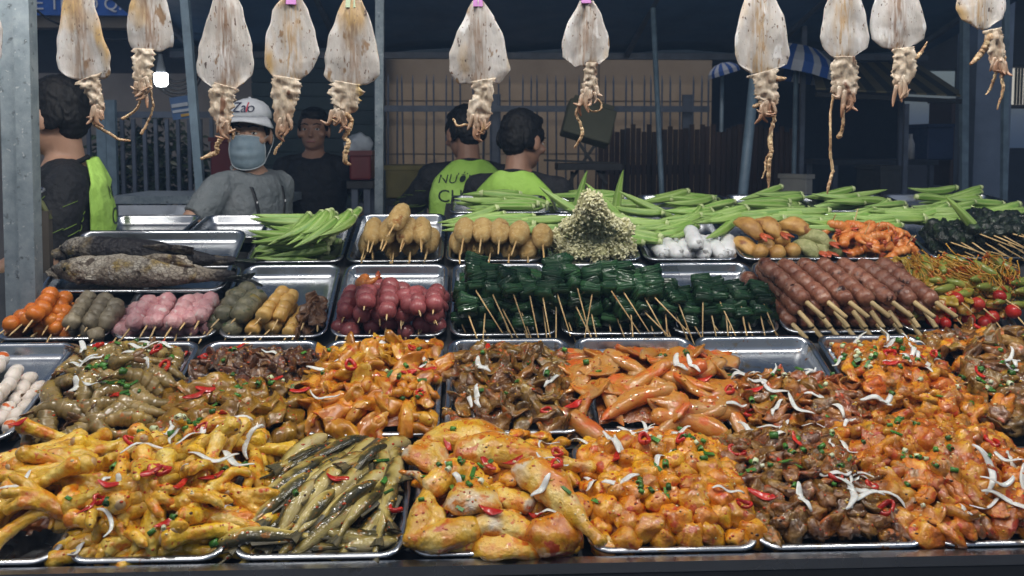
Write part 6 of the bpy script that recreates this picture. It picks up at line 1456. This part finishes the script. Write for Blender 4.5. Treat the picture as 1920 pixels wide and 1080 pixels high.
def person(label, px, py, Y, H, yaw, head, arms, skinm, top, wear=()):
    """px, py: the crown of the head; yaw 0 faces the buyer; head = (turn, nod); arms = two lists shoulder > elbow > wrist > hand direction"""
    k = H / 1.70; c = at(px, py, Y)
    root = empty('person', T(c.x, Y, 0) @ RZ(yaw), label, 'person'); root['group'] = 'stall workers'
    hz = 1.585 * k
    dz = c.z - H                                            # small stoop so that the crown sits where it is seen
    NK = Vector((0, .0, 1.45)); hm = T(0, -.005, -.012) @ T(*NK) @ RZ(head[0]) @ RX(head[1]) @ S(1.07) @ T(*(-NK))
    def hb(g, p, r, M=None, sub=3): g.ball(hm @ Vector(p), r, (hm.to_3x3().to_4x4() @ (M or Matrix())), sub)
    g = G()
    hb(g, (0, .012, 1.605), (.074, .092, .09)); hb(g, (0, -.02, 1.545), (.06, .068, .075)); hb(g, (0, -.055, 1.51), (.036, .034, .03)); hb(g, (0, -.045, 1.58), (.056, .045, .05))
    hb(g, (0, -.098, 1.555), (.0125, .016, .012)); g.tube([hm @ Vector((0, -.082, 1.6)), hm @ Vector((0, -.1, 1.562))], [.007, .0105], 8, round_caps=True)
    hb(g, (0, -.079, 1.608), (.05, .014, .011)); hb(g, (0, -.082, 1.522), (.022, .012, .008))
    for s in (-1, 1):
        hb(g, (s * .078, .012, 1.572), (.009, .021, .032), RZ(s * .35)); hb(g, (s * .05, -.062, 1.562), (.02, .02, .018))
    g.tube([hm @ Vector((0, .02, 1.54)), Vector((0, .012, 1.46)), Vector((0, .01, 1.40))], [.052, .054, .07], 14)
    z = np.linspace(.84, 1.46, 16); g.tube([(0, 0, q) for q in z], [tor(q, -.012)[::-1] if False else tor(q, -.012) for q in z], 20, round_caps=True)
    for s in (-1, 1):
        g.tube([(s * .085, 0, .9), (s * .09, -.01, .5), (s * .095, .015, .1)], [.085, .06, .042], 12, round_caps=True)
        g.tube([(s * .095, .03, .045), (s * .1, -.14, .03)], [(.042, .036), (.04, .025)], 10, round_caps=True)
    for a in arms:
        sh, el, wr, hd = [Vector(v) for v in a]
        g.tube([sh, sh.lerp(el, .5), el], [.052, .045, .038], 12, round_caps=True); g.tube([el, el.lerp(wr, .35), wr], [.038, .036, .025], 12, round_caps=True)
        hand(g, wr, hd, (0, 0, 1) if abs(hd.z) < .8 else (0, 1, 0), 1 if sh.x > 0 else -1)
    me = remesh(g, 'body', skinm, .0062, 4); SK = S(k * .9, k, k) if 'cap' in wear else S(k); link('body', me, root, T(0, 0, dz) @ SK)
    base = T(0, 0, dz) @ SK
    def tube_t(name, spec, m, vox=.009):
        q = G(); spec(q); o = link(name, noisy(remesh(q, name, m, vox, 5), .009, 9, px, 3), root, base); return o
    def shirt(q):
        zz_ = np.linspace(.84, 1.42, 18); q.tube([(0, 0, t) for t in zz_], [tor(t, .012) for t in zz_], 26)
        for a in arms:
            sh, el = Vector(a[0]), Vector(a[1]); e = sh.lerp(el, .56 if 'cap' in wear else .78)
            q.ball(sh + Vector((0, 0, .004)), (.066, .064, .06)); q.tube([sh, sh.lerp(e, .5), e], [.067, .062, .058], 16)
            q.tube([Vector((0, 0, 1.395)), sh], [(.07, .066), (.062, .06)], 14)
    so = tube_t('shirt', shirt, top); root['_s'] = so.name
    link('collar', G().tube([Vector((.072 * math.cos(t), .064 * math.sin(t) + .008, 1.425 + .03 * math.sin(t))) for t in np.linspace(0, 2 * PI, 30)], .0085, 8).mesh('collar', top), root, base)
    def tr(q):
        q.tube([(0, 0, .8), (0, 0, .95)], [tor(.9, .02), tor(.95, .016)], 20, round_caps=True)
        for s in (-1, 1): q.tube([(s * .085, 0, .88), (s * .09, -.01, .5), (s * .095, .015, .09)], [.105, .078, .062], 14)
    tube_t('trousers', tr, trous, .012)
    for s in (-1, 1): link('shoe', G().tube([(s * .095, .06, .035), (s * .098, -.05, .04), (s * .1, -.17, .03)], [(.045, .04), (.05, .04), (.042, .028)], 12, round_caps=True).mesh('shoe', black_metal), root, base)
    HM = base @ hm
    if 'cap' not in wear or True:
        q = G()
        def hh(p, r, M=None): q.ball(Vector(p), r, M, 3)
        hh((0, .022, 1.628), (.079, .092, .083)); hh((0, .058, 1.585), (.066, .05, .062)); hh((0, .056, 1.545), (.05, .036, .034))
        for s in (-1, 1): hh((s * .07, -.012, 1.61), (.01, .034, .034)); hh((s * .068, .04, 1.585), (.013, .045, .045))
        if 'cap' not in wear: hh((0, -.02, 1.672), (.064, .056, .03)); hh((.01, -.048, 1.655), (.046, .028, .018))
        link('hair', noisy(remesh(q, 'hair', hairm, .005, 3), .0034, 75, 5, 3), root, HM)
    for s in (-1, 1):
        e = link('eye', G().ball((s * .032, -.079, 1.588), (.0125, .009, .0075), sub=2).mesh('eye', eyew), root, HM)
        link('iris', G().ball((s * .032 + .001, -.0865, 1.588), (.0052, .003, .0056), sub=2).mesh('iris', iris), e)
        link('eyelid', G().tube([(s * .018, -.087, 1.592), (s * .032, -.0905, 1.597), (s * .046, -.083, 1.5925)], .0032, 6).mesh('eyelid', skinm), e)
        link('eyebrow', G().tube([(s * .014, -.0925, 1.611), (s * .032, -.094, 1.617), (s * .052, -.08, 1.612)], [(.0035, .003), (.004, .003), (.002, .002)], 6, round_caps=True).mesh('eyebrow', hairm), root, HM)
    link('lips', G().tube([(-.022, -.088, 1.522), (0, -.097, 1.524), (.022, -.088, 1.522)], [(.003, .004), (.005, .006), (.003, .004)], 8, round_caps=True).mesh('lips', flat('lips', (.3, .11, .09), .4)), root, HM)
    if 'vest' in wear:
        def panel(a0, a1, z0, z1, off, name):
            q = G(); nu, nv = 22, 22; vs = [[], []]
            for o, ff in ((off, 0), (off + .006, 1)):
                for j in range(nv + 1):
                    for i in range(nu + 1):
                        u = lerp(-1, 1, i / nu); zt = lerp(z0, z1, j / nv); shr = 1 - .2 * max(0, (zt - 1.31) / .14) ** 1.5
                        a = lerp(a0, a1, .5 + .5 * u * shr); rx, ry = tor(zt, o + .016)
                        if zt > 1.37: ry += .012
                        vs[ff].append((rx * math.cos(a) * (1 + .02 * math.sin(a * 9 + zt * 20) * .3), ry * math.sin(a), zt - .006 * abs(u) + .004 * math.sin(a * 7)))
            w = nu + 1; n = len(vs[0]); f1 = [(j * w + i, j * w + i + 1, (j + 1) * w + i + 1, (j + 1) * w + i) for j in range(nv) for i in range(nu)]
            fs = [tuple(reversed(f)) for f in f1] + [tuple(x + n for x in f) for f in f1]
            ed = [i for i in range(nu)] + [j * w + nu for j in range(nv)] + [nv * w + i for i in range(nu, 0, -1)] + [j * w for j in range(nv, 0, -1)]
            fs += [(ed[t], ed[(t + 1) % len(ed)], ed[(t + 1) % len(ed)] + n, ed[t] + n) for t in range(len(ed))]
            q.add(vs[0] + vs[1], fs); return noisy(q.mesh(name, vestm), .004, 9, 3, 1)
        back = panel(PI / 2 - 1.12, PI / 2 + 1.12, .93, 1.455, .012, 'vest'); bo = link('vest', back, root, base)
        link('vest_front', panel(-PI / 2 - 1.0, -PI / 2 + 1.0, .93, 1.43, .012, 'vest_front'), root, base)
        q = G()
        for s in (-1, 1):
            for zt in (.98, 1.12): q.tube([(s * tor(zt, .03)[0] * math.cos(t), tor(zt, .03)[1] * math.sin(t), zt) for t in np.linspace(-.6, .6, 10)], (.003, .01), 6)
        link('ties', q.mesh('ties', vestm), root, base)
        bvh = BVHTree.FromPolygons([v.co.copy() for v in back.vertices], [tuple(p.vertices) for p in back.polygons])
        for s, size, zt, shear in (('NƯỚNG', .056, TXT[0], .25), ('CHÁY', .08, TXT[0] - .085, 0), ('CHỢ', .058, TXT[0] - .16, 0)):
            tm = text_mesh(s, size, ink, 0, shear); bm = bmesh.new(); bm.from_mesh(tm)
            bmesh.ops.triangulate(bm, faces=bm.faces); bmesh.ops.subdivide_edges(bm, edges=[e for e in bm.edges if e.calc_length() > size * .15], cuts=2); bm.to_mesh(tm); bm.free()
            for v in tm.vertices:
                x, z_ = -v.co.x + TXT[1], v.co.y + zt
                hit = bvh.ray_cast(Vector((x, .5, z_)), Vector((0, -1, 0)))
                v.co = (x, (hit[0].y if hit[0] else .13) + .0025, z_)
            tm.flip_normals(); tag(link('lettering', tm, bo), kind='stuff')
    if 'jersey' in wear:
        q = G(); rr = random.Random(px)
        for a in arms:
            sh, el = Vector(a[0]), Vector(a[1]); d = (el - sh).normalized(); u1 = d.orthogonal().normalized(); u2 = d.cross(u1)
            for _ in range(26):
                t = rr.uniform(.15, .72); th = rr.uniform(0, 6.3); R_ = .0645; c0 = sh.lerp(el, t); 
                q.tube([c0 + (u1 * math.cos(th + w_) + u2 * math.sin(th + w_)) * (R_ + .0015) + d * w_ * .05 for w_ in (0, .2, .4, .6)], (.0022, .0012), 4)
        tag(link('sleeve_stripes', q.mesh('sleeve_stripes', jers_g), root, base), kind='stuff')
    if '_s' in root and 'cap' not in wear: del root['_s']
    return root, base, HM
AR = lambda s, el, wr, hd: [(s * .172, 0, 1.372), el, wr, hd]
person('man in black jersey and green vest by the corner post, facing away', 112, 150, 3.0, 1.76, math.radians(-64), (-.7, .12), [AR(-1, (-.25, -.1, 1.12), (-.16, -.32, 1.0), (.1, -1, -.1)), AR(1, (.26, -.06, 1.1), (.2, -.28, .98), (-.1, -1, -.1))], skin, shirt_blk, ('vest', 'jersey'))
r2, b2, h2_ = person('man in a white cap and blue face mask wearing a grey t-shirt', 466, 196, 3.55, 1.66, math.radians(56), (-.95, .02), [AR(-1, (-.4, .02, 1.17), (-.5, -.16, 1.06), (-.4, -1, -.2)), AR(1, (.25, .06, 1.1), (.2, -.2, 1.0), (0, -1, -.1))], skin, shirt_grey, ('cap',))
person('man in a dark jersey standing in the shade in front of the shutter', 588, 205, 5.2, 1.72, 0, (0, 0), [AR(-1, (-.26, .03, 1.1), (-.24, -.08, .86), (.05, -.3, -1)), AR(1, (.3, .1, 1.12), (.2, -.1, .95), (-.4, -.6, -.6))], skin_d, shirt_blk, ('jersey',))
TXT[0] = 1.315
person('man seen from behind in front, neon green vest, short black hair', 972, 210, 3.75, 1.70, math.radians(160), (-.35, .2), [AR(-1, (-.27, -.1, 1.12), (-.2, -.3, 1.0), (.1, -1, 0)), AR(1, (.27, -.08, 1.14), (.2, -.3, 1.02), (-.1, -1, 0))], skin_d, shirt_blk, ('vest', 'jersey'))
TXT[:] = [1.35, .045]
person('man seen from behind, partly hidden by the other green vest, reaching down to the left', 878, 200, 4.25, 1.74, math.radians(186), (.3, .3), [AR(-1, (-.26, -.08, 1.12), (-.2, -.3, 1.0), (.1, -1, 0)), AR(1, (.33, -.06, 1.16), (.47, -.18, .98), (.4, -.5, -.6))], skin_d, shirt_blk, ('vest', 'jersey'))
# cap, mask and lanyard of the man behind the trays
capw = mat('white cap cloth', [(.5, .52, .55), (.58, .6, .63), (.64, .66, .68)], scale=20, rough=.85, bump=.2, bscale=40, rnd=0)
navy_p, red_p = flat('navy print', (.01, .014, .05), .6), flat('red print', (.5, .015, .04), .6)
def capman():
    q = G(); n = 28; vs = []
    rings = [(0, 1.0), (.3, .985), (.6, .86), (.82, .62), (.95, .3), (1, .02)]
    cz, hgt = 1.643, .077
    for zf, rf in rings:
        for j in range(n):
            a = 2 * PI * j / n; vs.append((.0815 * rf * math.cos(a), .012 + .099 * rf * math.sin(a), cz + hgt * zf))
    fs = [(i * n + j, i * n + (j + 1) % n, (i + 1) * n + (j + 1) % n, (i + 1) * n + j) for i in range(len(rings) - 1) for j in range(n)]
    crown = q.add(vs, fs).mesh('cap', capw); co = link('cap', crown, r2, h2_)
    md = co.modifiers.new('t', 'SOLIDIFY'); md.thickness = .003
    b = G(); m = 20; top, bot = [], []
    for i in range(m + 1):
        a = lerp(PI * 1.12, PI * 1.88, i / m); 
        for rr, zz_ in ((1, 0), (1.4, -.004), (1.85, -.016)):
            sx = 1 if rr == 1 else .97
            p = Vector((.0815 * math.cos(a) * (1 + (rr - 1) * .4), .012 + .099 * math.sin(a) * rr, cz + .004 + zz_ - .022 * abs(math.cos(a)) ** 2 * (rr - 1) * 1.6)); top.append(p)
    w = 3; nn = len(top); fs = [(i * w + j, i * w + j + 1, (i + 1) * w + j + 1, (i + 1) * w + j) for i in range(m) for j in range(w - 1)]
    br = b.add(top, fs).mesh('brim', capw); bo = link('brim', br, co); md = bo.modifiers.new('t', 'SOLIDIFY'); md.thickness = .004; md.offset = 0
    link('button', G().ball((0, .012, cz + hgt), (.006, .006, .004), sub=2).mesh('button', capw), co)
    bvh = BVHTree.FromPolygons([v.co.copy() for v in crown.vertices], [tuple(p.vertices) for p in crown.polygons])
    for s, x0, m_ in (('Za', -.0185, navy_p), ('l', .011, red_p), ('o', .0255, navy_p)):
        tm = text_mesh(s, .054, m_, 0, .12); bm = bmesh.new(); bm.from_mesh(tm); bmesh.ops.triangulate(bm, faces=bm.faces); bmesh.ops.subdivide_edges(bm, edges=bm.edges, cuts=3, use_grid_fill=True); bm.to_mesh(tm); bm.free()
        for v in tm.vertices:
            x, z_ = v.co.x + x0 - .004, v.co.y + cz + .022
            hit = bvh.ray_cast(Vector((x, -.5, z_)), Vector((0, 1, 0))); v.co = (x, (hit[0].y if hit[0] else -.09) - .0055, z_)
        tag(link('lettering', tm, co), kind='stuff')
    # mask: pleated sheet wrapped round the lower face
    mk = mat('face mask cloth', [(.2, .28, .34), (.24, .32, .38), (.28, .36, .42)], scale=30, rough=.85, bump=.15, bscale=200, rnd=0)
    edge = flat('mask edge', (.5, .55, .58), .8)
    q = G(); nu, nv = 22, 16; vs = []
    for j in range(nv + 1):
        v = j / nv; zt = lerp(1.478, 1.566, v)
        for i in range(nu + 1):
            u = 2 * i / nu - 1; a = u * 1.12; rr = .1 + .012 * math.sin(v * PI) - .02 * (1 - v) ** 2
            pl = .0055 * abs(math.sin(v * PI * 3.5)) * (1 - abs(u) ** 3)
            vs.append((math.sin(a) * (.07 + .006 * math.sin(v * PI)), -.012 - math.cos(a) * (rr - .0 + pl) + .006 * abs(u), zt + (v - .5) * .03 * (1 - abs(u) ** 2) - .010 * (1 - v) * (1 - u * u)))
    w = nu + 1; fs = [(j * w + i, j * w + i + 1, (j + 1) * w + i + 1, (j + 1) * w + i) for j in range(nv) for i in range(nu)]
    mo = link('face_mask', q.add(vs, fs).mesh('face_mask', mk), r2, h2_); md = mo.modifiers.new('t', 'SOLIDIFY'); md.thickness = .0025
    bord = [i for i in range(nu)] + [j * w + nu for j in range(nv)] + [nv * w + i for i in range(nu, 0, -1)] + [j * w for j in range(nv, 0, -1)] + [0]
    link('mask_edge', G().tube([Vector(vs[t]) + Vector((0, -.001, 0)) for t in bord], .0019, 5, cap=False).mesh('mask_edge', edge), mo)
    for s in (-1, 1):
        a, c = Vector(vs[nv * w + (nu if s > 0 else 0)]), Vector(vs[nu if s > 0 else 0])
        link('ear_loop', G().tube(bez([a, Vector((s * .08, .02, 1.585)), Vector((s * .083, .034, 1.555)), c], 14), .0014, 5).mesh('ear_loop', edge), mo)
    # lanyard
    sm_ = bpy.data.objects[r2['_s']].data; sb_ = BVHTree.FromPolygons([v.co.copy() for v in sm_.vertices], [tuple(p.vertices) for p in sm_.polygons])
    def onshirt(p):
        h_ = sb_.ray_cast(Vector((p[0], -.6, p[2])), Vector((0, 1, 0))); return Vector((p[0], (h_[0].y if h_[0] else p[1]) - .004, p[2]))
    for s in (-1, 1):
        pts = bez([(s * .066, .02, 1.425), (s * .088, -.075, 1.375), (s * .075, -.142, 1.26), (s * .045, -.148, 1.12), (s * .02, -.142, 1.05)], 16); pts = pts[:4] + [onshirt(p) for p in pts[4:]]
        st = link('lanyard', G().tube(pts, (.0085, .0016), 6).mesh('lanyard', black_metal), r2, b2)
        for t in (3, 6, 9, 12): link('dash', G().tube([pts[t] + Vector((0, -.003, .006)), pts[t] + Vector((0, -.003, -.004))], (.004, .001), 5).mesh('dash', white_paint), st)
    link('badge', G().tube([(0, -.146, 1.06), (0, -.146, .99)], [(.04, .004), (.042, .004)], 14, round_caps=True).mesh('badge', flat('dark badge', (.05, .03, .03), .4)), r2, b2)
capman(); del r2['_s']

# ------------------------------------------------------------------ garnish dropped on the heaps
def sliver(seed):
    r = random.Random(seed); L = r.uniform(.045, .095); c = r.uniform(.3, 1.3); n = 14; wd = r.uniform(.0035, .0078)
    pts = []
    for i in range(n):
        a = c * (i / (n - 1) - .5) * 1.6; R_ = L / (c * 1.6); pts.append(Vector((R_ * math.sin(a), R_ * (1 - math.cos(a)), .004 * math.sin(i * .7 + seed))))
    me = G().tube(pts, [(wd * (.25 + .75 * math.sin(PI * (i + .5) / n)) , .0011) for i in range(n)], 8).mesh('onion_sliver', m_onion); return me
slv = [sliver(s) for s in range(8)]
def ringm(seed):
    r = random.Random(seed); a, b = r.uniform(.009, .015), r.uniform(.005, .008)
    return noisy(G().tube([(a * math.cos(t), b * math.sin(t), .002 * math.sin(2 * t + seed)) for t in np.linspace(0, 2 * PI, 19)], (.0028, .004), 7, cap=False).mesh('chili_slice', m_chili), .0006, 120, seed)
chl = [ringm(s) for s in range(3)] + [sheet_piece('chili_slice', m_chili, .019, .0065, .0022, s, 12, .004, 6) for s in (150, 151, 152)]
def sring(seed, m):
    r = random.Random(seed); R_, L = r.uniform(.003, .0048), r.uniform(.004, .011)
    return G().lathe([(R_ * .62, -L / 2), (R_, -L / 2), (R_ * 1.04, L / 2), (R_ * .66, L / 2), (R_ * .62, -L / 2)], 9, M=RY(PI / 2)).mesh('spring_onion_ring', m)
scg = [sring(s, m_scal) for s in range(4)] + [warp(G().box((0, 0, 0), (.007, .0032, .0008)).mesh('spring_onion_ring', m_scal, False), 12), warp(G().box((0, 0, 0), (.01, .0028, .0008)).mesh('spring_onion_ring', m_scal, False), -10)]
scw = [sring(s + 9, m_scalw) for s in range(3)]
def coverdrop(jobs):
    dg = bpy.context.evaluated_depsgraph_get(); dg.update(); out = []
    for (key, x, y, me, lift, name, lab, cat, grp, sc) in jobs:
        t = trays[key]; o = t.M @ Vector((x, y, .13)); d = -(t.M.to_3x3() @ Vector((0, 0, 1)))
        ok, loc, nr, idx, ob, mx = scene.ray_cast(dg, o, d)
        if not ok or (loc - o).length > .2: continue
        out.append((loc, nr, me, lift, name, lab, cat, grp, sc, t))
    for (loc, nr, me, lift, name, lab, cat, grp, sc, t) in out:
        n = (nr + (t.M.to_3x3() @ Vector((0, 0, 1))) * 1.2).normalized(); a = R.uniform(0, 2 * PI); x = Vector((math.cos(a), math.sin(a), 0)); y = n.cross(x).normalized(); x = y.cross(n)
        thing(name, me, frame(x, y, n, loc + n * lift) @ S(sc), lab, cat, grp)
def zone(a, b):
    return (('at the front left', 'at the front middle', 'at the front right'), ('on the left', 'in the centre', 'on the right'), ('at the back left', 'at the back middle', 'at the back right'))[min(2, int(b * 3))][min(2, int(a * 3))]
gar = {'A0': (2, 2, 5, 1, 'edge tray of chicken feet', 0, 1, .2, 1), 'A1': (11, 9, 18, 5, 'chicken feet tray', 0, 1.05, .1, 1), 'A2': (0, 2, 4, 0, 'small fish tray', .05, .95, .3, 1), 'A3': (4, 7, 16, 2, 'chicken wing tray', .05, .95, .1, .95), 'A4': (9, 5, 26, 4, 'chicken chunk tray', .05, 1, .2, .98),
       'A5': (10, 6, 18, 4, 'gizzard tray', .0, .95, .25, 1.05), 'A6': (10, 3, 22, 5, 'right front offal tray', -.3, .8, .1, 1.1), 'B1': (9, 7, 40, 4, 'raw shrimp tray', .1, .9, .25, .95), 'B2': (1, 5, 16, 3, 'beef tray', .05, .98, .2, .95), 'B3': (3, 6, 10, 1, 'cuttlefish tray', .05, .9, .1, .95),
       'B4': (4, 3, 8, 0, 'brown offal tray', .1, .95, .1, .9), 'B5': (2, 1, 5, 0, 'squid tube tray', 0, 1, .1, .8), 'B6': (11, 5, 18, 3, 'mushroom tray', .05, 1, .05, .6), 'B7': (10, 4, 34, 14, 'offal tray with spring onions', .05, 1, .1, .95), 'B8': (9, 4, 22, 5, 'olive offal tray', .05, .9, .1, .95)}
jobs = []
for key, (no, nc, ns_, nw, nm, u0, u1, v0, v1) in gar.items():
    t = trays[key]
    cl = [(R.uniform(u0 + .1, u1 - .1), R.uniform(v0 + .1, v1 - .1)) for _ in range(3)]
    def pos(cluster):
        if cluster and R.random() < .6:
            c = R.choice(cl); a, b = R.gauss(c[0], .07), R.gauss(c[1], .06)
        else: a, b = R.uniform(u0, u1), R.uniform(v0, v1)
        a, b = min(max(a, u0), u1), min(max(b, v0), v1); return lerp(-t.W / 2, t.W / 2, a), t.D * b, zone(min(max(a, 0), .99), min(max(b, 0), .99))
    no = int(no * 1.35); nc = int(nc * 1.25); ns_ = int(ns_ * 1.15)
    for _ in range(ns_): x, y, z = pos(True); jobs.append((key, x, y, R.choice(scg), .0025, 'spring_onion_ring', f'chopped green spring onion {z} of the {nm}', 'spring onion', 'spring onion on the ' + nm, R.uniform(.9, 1.5)))
    for _ in range(nw): x, y, z = pos(True); jobs.append((key, x, y, R.choice(scw), .003, 'spring_onion_ring', f'pale piece of spring onion {z} of the {nm}', 'spring onion', 'pale spring onion on the ' + nm, R.uniform(1, 1.6)))
    for _ in range(nc): x, y, z = pos(False); jobs.append((key, x, y, R.choice(chl), .003, 'chili_slice', f'red chili slice {z} of the {nm}', 'chili', 'chili slices on the ' + nm, R.uniform(.85, 1.3)))
    for _ in range(no): x, y, z = pos(False); jobs.append((key, x, y, R.choice(slv), .004, 'onion_sliver', f'white onion sliver {z} of the {nm}', 'onion', 'onion slivers on the ' + nm, R.uniform(.85, 1.35)))
coverdrop(jobs)
# specks of chopped chili, garlic and spice paste clinging to the marinated pieces (nobody could count them)
def specks():
    dg = bpy.context.evaluated_depsgraph_get(); dg.update()
    pa = flat('red spice paste', (.42, .05, .004), .2); pb = flat('yellow spice paste', (.55, .3, .03), .2); pc = flat('dark spice', (.06, .02, .006), .3); pd = flat('garlic bits', (.6, .5, .26), .3)
    vs, fs = ico(1)
    for key, n, w, nm in (('A0', 120, (5, 3, 1, 1), 'chicken feet at the edge'), ('A1', 420, (6, 3, 1, 1), 'chicken feet'), ('A2', 160, (5, 4, 1, 1), 'small fish'), ('A3', 380, (6, 3, 1, 1), 'chicken wings'), ('A4', 460, (6, 3, 1, 2), 'chicken chunks'), ('A5', 420, (6, 3, 2, 1), 'gizzards'), ('A6', 460, (6, 3, 1, 2), 'right front offal'),
                          ('B1', 160, (3, 3, 1, 1), 'raw shrimp'), ('B2', 320, (4, 4, 1, 1), 'beef'), ('B3', 300, (6, 3, 1, 1), 'cuttlefish'), ('B4', 260, (5, 3, 2, 1), 'brown offal'), ('B5', 320, (7, 2, 1, 1), 'squid tubes'), ('B6', 260, (5, 3, 1, 1), 'mushrooms'), ('B7', 320, (6, 3, 1, 2), 'second row offal'), ('B8', 260, (5, 3, 1, 2), 'olive offal')):
        t = trays[key]; g = G(); up = t.M.to_3x3() @ Vector((0, 0, 1)); inv = t.M.inverted()
        for _ in range(n):
            x, y = R.uniform(-.5, .5) * t.W * 1.05, t.D * R.uniform(.04, 1.0)
            ok, loc, nr, idx, ob, mx = scene.ray_cast(dg, t.M @ Vector((x, y, .13)), -up)
            if not ok or ob.name.split('.')[0] in ('steel_tray', 'shelf', 'onion_sliver', 'apron', 'stick', 'leaf_packet'): continue
            q = nr.to_track_quat('Z', 'Y').to_matrix().to_4x4(); r_ = R.uniform(.0011, .003); l = inv @ loc
            M = inv.to_3x3().to_4x4() @ q
            g.ball(l, (r_ * R.uniform(.8, 1.8), r_, r_ * .45), M, 1, R.choices((0, 1, 2, 3), w)[0])
        o = thing('spice_specks', g.mesh('spice_specks', [pa, pb, pc, pd]), t.M, 'specks of chopped chili and spice paste on the ' + nm, 'spice'); tag(o, kind='stuff')
specks()
